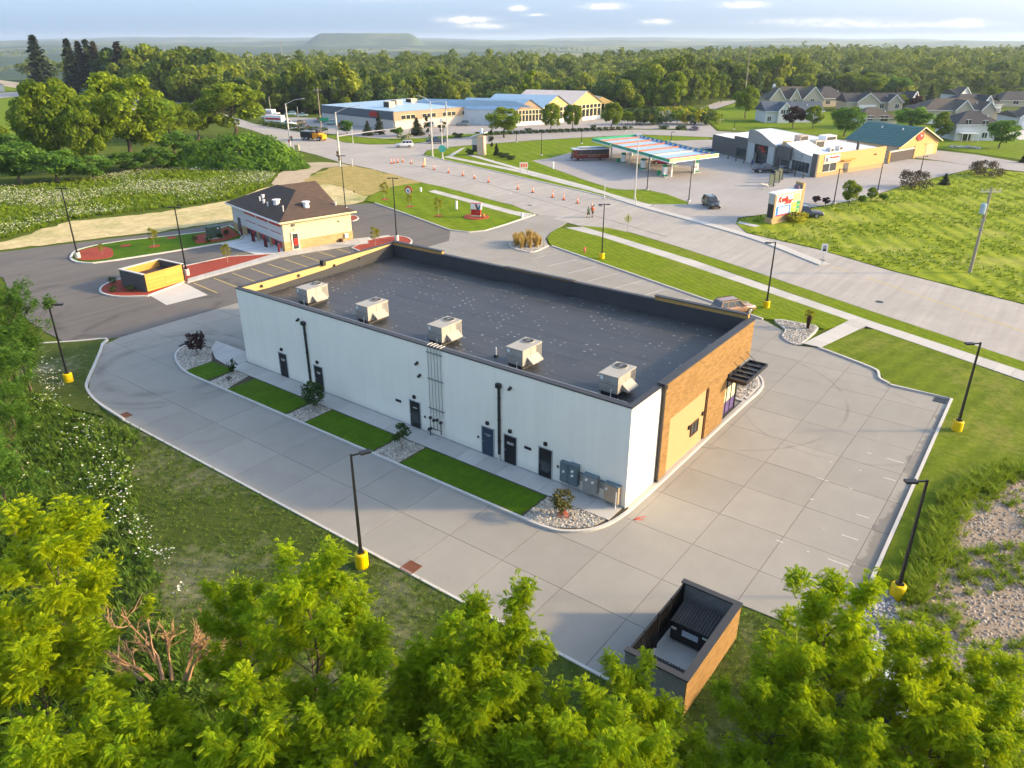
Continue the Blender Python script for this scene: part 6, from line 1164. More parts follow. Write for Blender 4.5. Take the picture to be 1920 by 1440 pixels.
# ------------------------------------------------------------------ people
def person(xy, rz, h, top, bottom, hair, label, stride=.12, shoe=BLACK, skin=SKIN, lean=0.):
    """one continuous figure grown on a skeleton, clothes as shells over it"""
    o = thing('person', label, 'person', xy, rz); k = h / 1.75
    J = {'pel': (0, 0, .95), 'wst': (0, 0, 1.08), 'cst': (lean * .5, 0, 1.30), 'nck': (lean, 0, 1.48), 'hd0': (lean + .02, 0, 1.56), 'hd': (lean + .03, 0, 1.66), 'hdt': (lean + .02, 0, 1.75)}
    rad_ = {'pel': .14, 'wst': .125, 'cst': .15, 'nck': .06, 'hd0': .075, 'hd': .10, 'hdt': .07}; E_ = [('pel', 'wst'), ('wst', 'cst'), ('cst', 'nck'), ('nck', 'hd0'), ('hd0', 'hd'), ('hd', 'hdt')]
    for s_, n in ((1, 'l'), (-1, 'r')):
        f = stride * s_
        J.update({'hp' + n: (0, .09 * s_, .90), 'kn' + n: (f * .6 + .03, .10 * s_, .50), 'an' + n: (f - .02, .10 * s_, .09), 'to' + n: (f + .14, .10 * s_, .04), 'sh' + n: (lean * .8, .19 * s_, 1.40), 'el' + n: (-f * .5, .25 * s_, 1.13), 'wr' + n: (-f + .08, .25 * s_, .90), 'ha' + n: (-f + .12, .25 * s_, .80)})
        rad_.update({'hp' + n: .10, 'kn' + n: .062, 'an' + n: .045, 'to' + n: .04, 'sh' + n: .065, 'el' + n: .045, 'wr' + n: .032, 'ha' + n: .04}); E_ += [('pel', 'hp' + n), ('hp' + n, 'kn' + n), ('kn' + n, 'an' + n), ('an' + n, 'to' + n), ('cst', 'sh' + n), ('sh' + n, 'el' + n), ('el' + n, 'wr' + n), ('wr' + n, 'ha' + n)]
    ids = list(J); me = bpy.data.meshes.new('body'); me.from_pydata([tuple(c * k for c in J[i]) for i in ids], [(ids.index(a), ids.index(b)) for a, b in E_], [])
    b = obj('body', me, o); md = b.modifiers.new('Skin', 'SKIN'); md.use_smooth_shade = True; b.modifiers.new('Sub', 'SUBSURF').levels = 1
    for i, n in enumerate(ids):
        sv = me.skin_vertices[0].data[i]; sv.radius = (rad_[n] * k,) * 2; sv.use_root = n == 'pel'
    me.materials.append(skin)
    loft([[(x * k, y * k, z * k) for x, y, z in ((-.13 * w, -.19 * w, z), (.13 * w, -.19 * w, z), (.15 * w, 0, z), (.13 * w, .19 * w, z), (-.13 * w, .19 * w, z), (-.14 * w, 0, z))] for z, w in ((.98, .95), (1.1, .95), (1.3, 1.12), (1.42, 1.05), (1.49, .5))]).build('shirt', top, o, True)
    for s_ in (1, -1): MB().cyl((0, .09 * s_ * k, .98 * k), (stride * s_ * .6 * k, .10 * s_ * k, .52 * k), .125 * k, .10 * k, 8).build('shorts', bottom, o, True); MB().box((stride * s_ - .06) * k, (.10 * s_ - .05) * k, .0, (stride * s_ + .2) * k, (.10 * s_ + .05) * k, .09 * k).build('shoe', shoe, o)
    mb = MB(); mb.blob(((lean - .01) * k, 0, 1.70 * k), .11 * k, .105 * k, .10 * k, 3, 8, 5, .04); mb.build('hair', hair, o, True)
    return o
DK = plain('dark_cloth', (.03, .045, .035), .9); OR2 = plain('orange_cloth', (.55, .13, .07), .9); NAV = plain('navy_cloth', (.05, .06, .22), .9); HAIRB = plain('brown_hair', (.05, .03, .02), .7); GRN = plain('green_cloth', (.05, .14, .08), .9)
wd = math.atan2(G(1003, 372)[1] - G(1107, 406)[1], G(1003, 372)[0] - G(1107, 406)[0])
person(G(1103, 408), wd, 1.72, GRN, DK, HAIRB, 'walker in a green top on the road beside the cones', .2)
person(G(1111, 407), wd, 1.8, OR2, DK, HAIRB, 'walker in an orange-red top on the road beside the cones', -.2)
person(G(1409, 313), wd, 1.75, NAV, NAV, HAIRB, 'person in dark blue standing at the store entrance', .05)

# ------------------------------------------------------------------ cones
ords = 'first second third fourth fifth sixth seventh eighth ninth tenth eleventh twelfth thirteenth fourteenth fifteenth sixteenth seventeenth'.split()
cone0 = None
for k, (px, py) in enumerate(((1110, 391), (1083, 381), (1057, 375), (1036, 370), (999, 361), (971, 355), (916, 342), (889.5, 335), (868, 330), (841, 324), (814, 318), (793, 313), (771, 307), (755, 304), (746, 305), (739, 306), (734, 307))):
    l = 'orange traffic cone on the main road, %s counted from the two walkers' % ords[k]
    if cone0 is None:
        cone0 = thing('traffic_cone', l, 'traffic cone', G(px, py), .3, 'orange cones along the closed lane')
        MB().box(-.28, -.28, 0, .28, .28, .08).build('base', RUBBER, cone0); MB().cyl((0, 0, .08), (0, 0, 1.1), .17, .06, 10).build('body', ORANGE, cone0)
        for z0, z1 in ((.55, .68), (.8, .93)): MB().cyl((0, 0, z0), (0, 0, z1), .17 - .108 * (z0 - .08) + .004, .17 - .108 * (z1 - .08) + .004, 10).build('reflective_band', WHITE, cone0)
        MB().cyl((0, 0, 1.1), (0, 0, 1.2), .035, .05, 8).build('handle', ORANGE, cone0)
    else: copy_tree(cone0, G(px, py), rs.uniform(0, 3), label=l)
o = thing('barrel_post', 'pale channel post standing among the cones on the road', 'post', G(796, 312)); MB().cyl((0, 0, 0), (0, 0, 1.9), .22, .22, 10).build('post', CREAM, o); MB().cyl((0, 0, 0), (0, 0, .1), .4, .4, 10).build('foot', RUBBER, o)

# ------------------------------------------------------------------ signal poles, utility poles, signs
def rodpole(name, label, cat, px, py, top, r, mat, group=None, tx=None):
    h = top_h(px, py, top); o = thing(name, label, cat, G(px, py), LEFT + math.pi, group); MB().cyl((0, 0, 0), (0, 0, h), r, r * .65, 10).build('pole', mat, o); MB().cyl((0, 0, 0), (0, 0, .3), r * 1.8, r * 1.7, 10).build('base', mat, o); return o, h
def signal_head(o, p, mat=BLACK):
    h = MB().box(p[0] - .18, p[1] - .2, p[2] - .55, p[0] + .18, p[1] + .2, p[2] + .55).build('signal_head', mat, o)
    for k, m_ in enumerate((TLAMP, YLINE, GREEN)): MB().cyl((p[0], p[1] - .24, p[2] + .35 - k * .35), (p[0], p[1] - .2, p[2] + .35 - k * .35), .12, .12, 8).build('lens', m_, h)
def lampbent(o, h, dx, dz):
    MB().tube([(0, 0, h - .2), (dx * .5, 0, h + dz * .7), (dx, 0, h + dz)], .06, 6).build('lamp_arm', GALV, o); MB().box(dx - (.1 if dx > 0 else .6), -.15, h + dz - .06, dx + (.6 if dx > 0 else .1), .15, h + dz + .08).build('lamp_head', GALV, o)
o, h = rodpole('signal_pole', 'signal pole with lamp arm on the far left of the junction', 'signal pole', 546, 287, 194, .2, GALV, 'signal poles at the junction'); lampbent(o, h, 4.2, 1.1); MB().tube([(0, 0, h * .50), (5.2, .2, h * .54)], [.12, .07], 6).build('mast_arm', GALV, o); signal_head(o, (.5, 0, h * .30)); signal_head(o, (2.6, 0, h * .50)); signal_head(o, (4.9, 0, h * .52)); MB().box(-.35, -.3, h * .22, -.1, .0, h * .28).build('push_box', TLAMP, o)
o, h = rodpole('signal_pole', 'tall signal pole with a long mast arm at the dry bank', 'signal pole', 638, 312, 210, .22, GALV, 'signal poles at the junction'); lampbent(o, h, 5.0, 1.3); MB().tube([(0, 0, h * .56), (6.5, 2.5, h * .62), (12.5, 5.0, h * .66)], [.15, .11, .07], 6).build('mast_arm', GALV, o); signal_head(o, (.55, 0, h * .72)); signal_head(o, (-.3, -.3, h * .24)); signal_head(o, (0, -.4, h * .16)); MB().box(-3.6, -.05, h * .84, -1.6, .05, h * .90).build('street_sign', GREEN, o); MB().tube([(0, 0, h * .87), (-3.7, 0, h * .85)], .05, 6).build('sign_arm', GALV, o); signal_head(o, (-3.9, 0, h * .86))
o, h = rodpole('signal_pole', 'pale signal pole with lamp at the station lawn corner', 'signal pole', 811, 293, 190, .18, GALV, 'signal poles at the junction'); lampbent(o, h, -2.6, 1.2); MB().tube([(0, 0, h - .1), (3.6, 0, h)], .07, 6).build('link_arm', GALV, o); signal_head(o, (-.55, 0, h * .36))
o, h = rodpole('signal_pole', 'second pale pole beside the station lawn corner', 'signal pole', 839, 279, 190, .16, GALV, 'signal poles at the junction'); signal_head(o, (.0, -.4, h * .86), GALV)
o, h = rodpole('signal_pole', 'short pale signal pole behind the round green sign', 'signal pole', 830, 298, 222, .16, GALV, 'signal poles at the junction'); MB().cyl((0, -.25, 2.4), (0, -.2, 2.4), .85, .85, 20).build('round_sign', plain('round_teal', (.05, .42, .33), .4), o); MB().box(-.25, -.3, h - .8, .25, -.1, h).build('signal_cap', WHITE, o)
for px, py, top, l in ((662, 268, 237, 'thin pale post on the nursery verge'), (661, 312, 297, 'short white post on the dry bank by the road'), (1133, 372, 341, 'thin pale post beside the station walk'), (1190, 374, 252, 'tall pale pole in front of the fuel canopy'), (1192, 384, 372, 'short white marker post on the station lawn tip'), (560, 226, 200, 'thin pale lamp pole on the garden centre lot'), (508, 212, 180, 'thin pale pole at the left end of the garden centre lot')):
    o, h = rodpole('marker_post', l, 'post', px, py, top, .09 if top != 252 else .13, GALV); 
    if top == 252: MB().box(-.5, -.1, h - .1, .5, .1, h + .1).build('cap', WHITE, o)
# utility poles
def upole(px, py, top, tx, label, r=.16, can=False, arms=1, lean=None, group='wooden utility poles'):
    h = top_h(px, py, top); o = thing('utility_pole', label, 'utility pole', G(px, py), LEFT + math.pi, group)
    MB().cyl((0, 0, 0), (0, 0, h), r, r * .65, 9).build('pole', WOOD, o)
    for k in range(arms): c = MB().box(-1.2, -.08, h - .55 - k * .9, 1.2, .06, h - .38 - k * .9).build('crossarm', CREAM if can else WOOD, o)
    for k in (-1.05, -.4, .4, 1.05): MB().cyl((k, 0, h - .38), (k, 0, h - .12), .06, .05, 6).build('insulator', GALV, o)
    if can: MB().cyl((-.45, -.1, h - 3.0), (-.45, -.1, h - 1.9), .32, .32, 12).cyl((-.45, -.1, h - 1.9), (-.45, -.1, h - 1.8), .32, .2, 12).build('transformer_can', plain('can_blue', (.35, .48, .55), .5), o); MB().box(-.22, -.22, h - 3.9, .22, .22, h - 3.75).build('band', STEEL, o); MB().box(-.22, -.22, h - 5.0, .22, .22, h - 4.9).build('band', STEEL, o)
    return o
upole(1818, 512, 352, 0, 'wooden pole with a blue transformer can in the meadow', .2, True)
upole(603, 246, 166, 0, 'pale wooden pole in front of the garden centre lot', .17)
upole(317, 178, 137, 0, 'pale wooden pole beside the tall conifer at upper left', .17); upole(367, 190, 150, 0, 'grey pole with a crossarm left of the bushy tree', .17); upole(258, 158, 134, 0, 'short pole among the trees at upper left'); upole(171, 152, 126, 0, 'leaning pale pole near the teal tent'); upole(455, 205, 150, 0, 'pole rising behind the bushy tree')
upole(1395, 190, 84, 0, 'very tall dark pole standing over the wood', .28); upole(532, 130, 78, 0, 'tall dark pole on the skyline left of the mesa', .3); upole(312, 112, 80, 0, 'short dark pole on the skyline', .3)
# wires
def wire(a, ha, b, hb, sag, label):
    A, Bq = Vector((*G(*a), ha)), Vector((*G(*b), hb)); P = []
    for i in range(13): t_ = i / 12; p = A.lerp(Bq, t_); p.z -= sag * 4 * t_ * (1 - t_); P.append(tuple(p))
    mb = MB(); mb.tube(P, .035, 4); o = mb.build('power_line', HVACD); o['label'] = label; o['category'] = 'power line'; o['group'] = 'overhead power lines'
wire((603, 246), 11.6, (1395, 190), 17, 2.5, 'long power line crossing in front of the wood'); wire((603, 246), 11.4, (367, 190), 10, 1.5, 'power line from the pale pole to the upper left'); wire((367, 190), 10, (317, 178), 10, .6, 'short power line between the two upper left poles'); wire((1395, 190), 19, (1950, 235), 16, 3, 'power line running over the houses')
# big roadside sign
SG = Fr(G(1447, 421), G(1499, 409), (G(1447, 421)[0] + 1.0, G(1447, 421)[1] + 1.6)); o = thing('roadside_sign', 'tan masonry roadside sign with red script over blue and green panels', 'sign', (*SG.O, 0)); q = fpart(SG, o); L_ = SG.la
q('core', TANP, (0, 0, 0, L_, 1.5, 4.5)); q('side_panel', HVACD, (-.04, .1, .9, 0, 1.4, 3.0)); q('side_light', GREYW, (-.04, .1, 3.0, 0, 1.4, 4.4)); q('top_slab', ROOFW, (-.15, -.15, 4.5, L_ * .93, 1.65, 4.68)); q('tower', TANP, (L_ * .93, -.1, 0, L_ + .2, 1.6, 5.6)); q('tower_window', plain('tower_glass', (.22, .14, .2), .3), (L_ * .83, .2, 4.7, L_ * .93, 1.3, 5.2)); q('foot', STONEV, (-.2, -.2, 0, L_ + .2, -.0, .3), (-.2, 0, 0, -.05, 1.7, .9))
f = q('face_frame', WHITE, (L_ * .05, -.05, 1.1, L_ * .92, 0, 4.3)); q('yellow_panel', plain('pale_yellow', (.72, .68, .28), .4), (L_ * .62, -.06, 3.0, L_ * .90, -.05, 4.2)); q('white_panel', WHITE, (L_ * .07, -.06, 2.75, L_ * .62, -.05, 4.2)); bp = q('blue_panel', BLUE, (L_ * .07, -.06, 1.15, L_ * .58, -.05, 2.65)); q('message_panel', WHITE, (L_ * .15, -.08, 1.4, L_ * .52, -.06, 2.45), par=bp); q('red_stripe', RED, (L_ * .07, -.07, 1.12, L_ * .58, -.055, 1.28), par=bp)
for row in range(3):
    for k in range(6): q('letter', BLUE, (L_ * (.17 + k * .055), -.09, 2.15 - row * .3, L_ * (.17 + k * .055 + .035), -.08, 2.32 - row * .3), par=bp)
q('green_panel', GREEN, (L_ * .80, -.07, 1.3, L_ * .91, -.05, 2.95)); q('price_mark', LGREEN, (L_ * .82, -.085, 2.2, L_ * .89, -.07, 2.45), (L_ * .82, -.085, 1.5, L_ * .89, -.07, 1.75))
c = SG(L_ * .69, -.08, 2.05); q('badge_ground', LGREEN, (L_ * .60, -.065, 1.3, L_ * .79, -.05, 2.85)); sunburst(o, (c[0], c[1], 2.05), .62, SG.a, (-SG.b[0] * .6 + SG.a[1] * .6, -SG.b[1] * .6 - SG.a[0] * .6))
sa = math.atan2(SG.a[1], SG.a[0])
for txt, u, z in (('Kwik', .27, 3.62), ('Star', .47, 3.22)): c = SG(L_ * u, -.12, z); letters('lettering', txt, 1.25, (c[0], c[1], z), (R(90), 0, sa), RED, o, .02, shear=.3, bold=.03)
# red corner sign with the V mark, and its round twin
def vsign(o, w, h, nrm=-1):
    pass
o = thing('corner_sign', 'red and white V sign on a mulch bed at the street corner', 'sign', (*G(893, 408), .1), LEFT + math.pi - .25)
MB().cyl((0, 0, 0), (0, 0, .12), 2.1, 2.0, 20).build('mulch', MULCH, o)
MB().box(-.75, -.25, .1, .75, .25, .35).build('plinth', CREAM, o); part('panel', RED, (-.8, -.22, .35, .75, .22, 1.25), parent=o); part('cap', WHITE, (-.85, -.26, 1.25, .9, .26, 2.15), parent=o)
MB().poly((-.15, -.28, 2.1), (.2, -.28, 2.1), (.48, -.28, 1.35), (.30, -.28, 1.05)).build('mark_stroke', DRED, o); MB().poly((.40, -.285, 1.15), (.50, -.285, 1.0), (.88, -.285, 1.9), (.55, -.285, 1.95)).build('mark_stroke', plain('mark_blue', (.02, .22, .30), .4), o); part('side_mark', WHITE, (-.86, -.2, .7, -.8, .2, 1.1), parent=o); part('top', plain('pink_cap', (.60, .16, .18), .5), (-.85, -.26, 2.15, .9, .26, 2.25), parent=o); letters('lettering', 'V', .3, (.2, -.24, .75), (R(90), 0, 0), WHITE, o, .005)
mb = MB(); mb.blob((1.3, -.3, .35), .35, .3, .4, 5); mb.build('sign_shrub', plain('orange_shrub', (.40, .20, .06), .9), o)
o = thing('round_sign', 'small round red, white and blue sign on the lawn', 'sign', (*G(766, 365), .1), LEFT + math.pi - .2)
MB().cyl((0, -.08, .75), (0, .08, .75), .72, .72, 20).build('disc', RED, o); MB().cyl((0, -.10, .65), (0, -.08, .65), .52, .52, 20).build('inner_disc', WHITE, o); MB().poly((-.3, -.11, .85), (-.05, -.11, .85), (.08, -.11, .35), (-.05, -.11, .25)).build('mark_stroke', BLUE, o); MB().poly((.05, -.112, .4), (.1, -.112, .3), (.35, -.112, .85), (.15, -.112, .85)).build('mark_stroke', RED, o); MB().box(-.3, -.1, 0, .3, .1, .1).build('foot', CREAM, o)
for px, py, hh, l in ((789, 360, .8, 'short white cabinet beside the small round sign'), (979, 409, .8, 'small white box at the tip of the corner walk'), (856, 393, 1.4, 'slim white post on the sign lawn'), (1037, 317, 1.6, 'pale stand at the forecourt edge')):
    o = thing('utility_box', l, 'box', G(px, py), .3); part('box', WHITE, (-.18, -.14, 0, .18, .14, hh), parent=o); part('cap', GALV, (-.2, -.16, hh, .2, .16, hh + .06), parent=o)
o = thing('price_board', 'white board with orange lettering on the station lawn', 'sign', G(982, 324), LEFT + math.pi + .1); part('board', plain('board_cream', (.75, .68, .55), .6), (-.9, -.04, .9, .9, .04, 2.2), parent=o)
for k in range(3): part('letter', ORANGE, (-.65 + k * .5, -.06, 1.2, -.3 + k * .5, -.04, 1.9), parent=o)
for x in (-.8, .8): part('post', WOOD, (x - .05, -.03, 0, x + .05, .03, .9), parent=o)
o = thing('monument_sign', 'tall pale stone monument sign with a slanted cap by the shrubs', 'sign', G(898, 291), LEFT + math.pi - .3); MB().box(-.1, -.9, 0, 1.6, .9, 4.6).build('pier', plain('warm_stone', (.60, .44, .33), .8), o); MB().box(-1.5, -.7, .9, -.1, .7, 4.2).build('sign_box', GREYW, o); part('dark_panel', HVACD, (-1.4, -.72, .9, -.2, -.7, 2.5), parent=o); MB().ext([(-1.8, 4.3), (1.9, 5.3), (1.9, 5.5), (-1.8, 4.5)], -1.2, 1.2).build('slanted_cap', ROOFW, o); part('finial', ROOFW, (.4, -.3, 5.3, 1.0, .3, 6.3), parent=o)
for px, py, top, l, dia in ((1176, 437, 400, 'yellow diamond warning sign at the verge by the entrance', True), (1540, 500, 457, 'white speed sign at the end of the median', False)):
    h = top_h(px, py, top); o = thing('road_sign', l, 'road sign', G(px, py), LEFT + math.pi); MB().box(-.03, -.03, 0, .03, .03, h).build('post', GALV, o)
    if dia: MB().add([(0, -.05, h - 1.5), (.62, -.05, h - .75), (0, -.05, h), (-.62, -.05, h - .75), (0, -.03, h - 1.5), (.62, -.03, h - .75), (0, -.03, h), (-.62, -.03, h - .75)], [(0, 1, 2, 3), (7, 6, 5, 4), (0, 4, 5, 1), (1, 5, 6, 2), (2, 6, 7, 3), (3, 7, 4, 0)]).build('plate', plain('sign_yellow', (.72, .62, .30), .5), o); MB().box(-.05, -.07, h - 1.1, .05, -.05, h - .4).build('symbol', BLACK, o)
    else:
        MB().box(-.38, -.06, h - 1.1, .38, -.03, h).build('plate', WHITE, o); 
        for k, (a, b) in enumerate(((.30, .22), (.55, .45), (.9, .65))): MB().box(-.22, -.08, h - a - .04, .22, -.06, h - b).build('letter', BLACK, o)
for px, py, l, tl in ((1251, 358, '', 0),)[:0]: pass
o = thing('hydrant', 'small red hydrant on the lawn beside the lamp', 'hydrant', (*G(1096, 474), .1)); MB().cyl((0, 0, 0), (0, 0, .6), .14, .12, 10).cyl((0, 0, .6), (0, 0, .75), .15, .05, 10).build('barrel', plain('hydrant_red', (.55, .12, .10), .5), o); MB().cyl((-.26, 0, .45), (.26, 0, .45), .07, .07, 8).build('outlets', MATS['hydrant_red'], o)
o = thing('menu_box', 'beige control cabinet near the signal pole on the left bank', 'cabinet', G(558, 287), LEFT + math.pi); part('cabinet', plain('beige_cabinet', (.42, .38, .24), .7), (-.5, -.4, .6, .5, .4, 2.0), parent=o); part('stand', GALV, (-.1, -.1, 0, .1, .1, .6), parent=o)
o = thing('orange_fence', 'crumpled orange safety fence on the left bank', 'fence', G(551, 300), LEFT + math.pi); mb = MB()
for k in range(8): mb.bar((-1.2 + k * .3, 0, 0), (-1.1 + k * .3, .1, .9 + .2 * math.sin(k * 2)), .05, .05)
for k in range(3): mb.bar((-1.2, .05, .25 + k * .25), (1.1, .05, .3 + k * .22), .03, .1)
mb.build('mesh_panel', ORANGE, o)
o = thing('garden_tent', 'teal peaked tent by the field at the upper left', 'tent', G(156, 178), .4); MB().add([(-3, -3, 2.2), (3, -3, 2.2), (3, 3, 2.2), (-3, 3, 2.2), (0, 0, 4.2)], [(0, 1, 4), (1, 2, 4), (2, 3, 4), (3, 0, 4)]).build('canopy', plain('tent_teal', (.10, .30, .30), .6), o)
for x in (-2.9, 2.9):
    for y in (-2.9, 2.9): part('leg', WHITE, (x - .06, y - .06, 0, x + .06, y + .06, 2.25), parent=o)
o = thing('white_shed', 'pale shed at the far upper left edge of the field', 'shed', G(-2, 172), .3); part('wall', SIDEW, (-2, -2, 0, 2, 2, 3.4), parent=o); MB().ext([(-2.3, 3.3), (0, 4.6), (2.3, 3.3)], -2.3, 2.3).build('roof', GREYW, o)
o = thing('pale_house', 'low pale roofed house hidden behind the upper left trees', 'house', G(262, 170), LEFT + math.pi + .3); part('wall', SIDET, (-8, 0, 0, 8, 8, 3.2), parent=o); MB().add([(-8.6, -.6, 3.1), (8.6, -.6, 3.1), (8.6, 8.6, 3.1), (-8.6, 8.6, 3.1), (-5, 4, 5.4), (5, 4, 5.4)], [(0, 1, 5, 4), (2, 3, 4, 5), (3, 0, 4), (1, 2, 5)]).build('roof', GREYW, o); part('window', GLASSD, (-3, -.05, 1, -1, 0, 2.2), parent=o)
# ------------------------------------------------------------------ plants
L_NEAR = leafmat('leaf_locust', (.11, .25, .013), (.42, .52, .024), .48, .25)
L_YEL = leafmat('leaf_yellowgreen', (.17, .29, .013), (.47, .55, .024), .45, .2)
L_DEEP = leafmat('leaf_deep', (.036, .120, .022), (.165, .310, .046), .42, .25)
L_MID = leafmat('leaf_broad', (.055, .125, .012), (.255, .335, .030), .42, .35)
L_WOOD = leafmat('leaf_wood', (.035, .090, .014), (.220, .280, .035), .40, .5)
L_WOODY = leafmat('leaf_wood_light', (.070, .135, .014), (.300, .345, .040), .42, .4)
L_WOODD = leafmat('leaf_wood_deep', (.022, .065, .018), (.120, .185, .040), .36, .4)
L_VINE = leafmat('leaf_vine', (.040, .125, .016), (.185, .340, .040), .42, .2)
L_CONE = leafmat('needles', (.014, .032, .014), (.060, .075, .032), .15, .3)
L_CONB = leafmat('needles_brown', (.035, .04, .025), (.11, .09, .05), .15, .3)
L_PURP = leafmat('leaf_purple', (.020, .010, .012), (.085, .035, .035), .25, .2)
L_BUSH = leafmat('leaf_bush', (.020, .060, .016), (.090, .135, .040), .3, .3)
L_OLIVE = leafmat('leaf_olive', (.05, .06, .02), (.17, .16, .055), .3, .3)
L_GOLD = leafmat('golden_grass', (.22, .15, .04), (.62, .44, .15), .4, .2)
L_WEED = leafmat('weeds', (.035, .100, .018), (.190, .300, .045), .42, .0)
L_TUFT = leafmat('tufts', (.080, .160, .012), (.28, .38, .035), .38, .0)
L_YSAP = leafmat('sapling_leaf', (.12, .14, .012), (.36, .34, .04), .4, .2)
def unit(v): return v / np.maximum(np.linalg.norm(v, axis=-1, keepdims=True), 1e-9)
def leaves(C, N, S, rg, asp=.62):
    """one bent leaf-shaped quad at each of C, facing about N"""
    n = len(C); N = unit(N); a = unit(np.cross(N, rg.normal(size=(n, 3)))); b = np.cross(N, a); S = np.asarray(S)[:, None]
    V = np.stack([C - a * S, C - b * S * asp + N * S * .12, C + a * S - N * S * .18, C + b * S * asp + N * S * .12], 1).reshape(-1, 3)
    return V, np.arange(n * 4).reshape(n, 4)
def tubes(paths, nseg=5):
    """tapered limbs: list of (points, radii)"""
    mb = MB()
    for P, r in paths:
        for i in range(len(P) - 1): mb.cyl(P[i], P[i + 1], r[i], r[i + 1], nseg)
    return mb
def lobed(rg, H, R_, z0, nl, lr, nleaf, ls, shape='round', up=.35):
    """crown of uneven lobes: leaf positions, normals, sizes, tints"""
    C, N, S, T_ = [], [], [], []
    for i in range(nl):
        f = rg.rand(); z = z0 + (H - z0) * (.08 + .84 * f)
        prof = {'round': math.sin(math.pi * (.10 + .80 * f)) ** .75, 'oval': math.sin(math.pi * (.08 + .86 * f)) ** .6, 'cone': 1.02 - .92 * f, 'spread': math.sin(math.pi * (.22 + .68 * f)) ** .8}[shape]
        a = rg.rand() * 6.283; q = R_ * prof * math.sqrt(rg.uniform(.25, 1)); c = np.array((q * math.cos(a), q * math.sin(a), z)); r = lr * R_ * rg.uniform(.65, 1.25) * (.55 + .45 * prof)
        k = int(nleaf / nl * rg.uniform(.7, 1.3)); d = unit(rg.normal(size=(k, 3)) + np.array((0, 0, up))); rr = r * rg.uniform(.55, 1.08, (k, 1)) * np.array((1, 1, .8))
        C.append(c + d * rr); N.append(d + rg.normal(size=(k, 3)) * .55); S.append(ls * rg.uniform(.6, 1.35, k)); T_.append(np.clip(rg.rand() * .62 + rg.rand(k) * .38, 0, 1))
    return np.concatenate(C), np.concatenate(N), np.concatenate(S), np.concatenate(T_)
def limbs(rg, H, R_, z0, tr, n=9):
    P = [(0, 0, 0)]; k = 5
    for i in range(1, k + 1): P.append((rg.normal() * .02 * H, rg.normal() * .02 * H, H * .8 * i / k))
    out = [(P, [tr * (1 - .82 * i / k) for i in range(k + 1)])]
    for i in range(n):
        f = rg.uniform(.25, .85); z = z0 * .8 + (H * .75 - z0 * .8) * f; j = min(int(z / (H * .8) * k), k - 1); a = rg.rand() * 6.283; l = R_ * rg.uniform(.6, .95) * (1.1 - .5 * f); b = np.array(P[j]) * 1.0; b[2] = z
        p1 = b + np.array((math.cos(a) * l * .5, math.sin(a) * l * .5, l * .35)); p2 = b + np.array((math.cos(a + .2) * l, math.sin(a + .2) * l, l * .75)); r0 = tr * .42 * (1.1 - f * .6)
        out.append(([tuple(b), tuple(p1), tuple(p2)], [r0, r0 * .6, r0 * .2]))
    return out
def proto(seed, H, R_, z0, nl, lr, nleaf, ls, mat, shape='round', tr=.22, bark=BARK, nlimb=9):
    rg = np.random.RandomState(seed); C, N, S, T_ = lobed(rg, H, R_, z0, nl, lr, nleaf, ls, shape); V, F = leaves(C, N, S, rg)
    return np_mesh('crown', V, F, mat, T_), tubes(limbs(rg, H, R_, z0, tr, nlimb)).mesh('trunk', bark)
def conifer(seed, H, R_, mat, tiers=15, per=12, tr=.2, ls=.5, gap=0.):
    rg = np.random.RandomState(seed); C, N, S, T_ = [], [], [], []; paths = [([(0, 0, 0), (0, 0, H * .5), (0, 0, H)], [tr, tr * .6, .02])]
    for i in range(tiers):
        f = i / (tiers - 1); z = H * (.10 + .88 * f); L = R_ * (1 - f) ** .85 * rg.uniform(.8, 1.12) + .12
        for j in range(max(4, int(per * (1 - f * .5)))):
            a = rg.rand() * 6.283; l = L * rg.uniform(.7, 1.1); k = max(4, int(l / ls * 3.2)); t_ = np.linspace(.15, 1, k)
            p = np.stack([np.cos(a) * l * t_, np.sin(a) * l * t_, z - l * .28 * t_ ** 1.3 + rg.normal(size=k) * .04 * R_], 1) + rg.normal(size=(k, 3)) * ls * .22
            C.append(p); N.append(np.stack([np.cos(a) * .5 + 0 * t_, np.sin(a) * .5 + 0 * t_, 1 + 0 * t_], 1) + rg.normal(size=(k, 3)) * .4); S.append(ls * rg.uniform(.5, 1., k)); T_.append(np.clip(rg.rand() * .4 + rg.rand(k) * .5, 0, 1))
    C, N, S, T_ = map(np.concatenate, (C, N, S, T_)); V, F = leaves(C, N, S, rg, .5); return np_mesh('crown', V, F, mat, T_), tubes(paths).mesh('trunk', BARK)
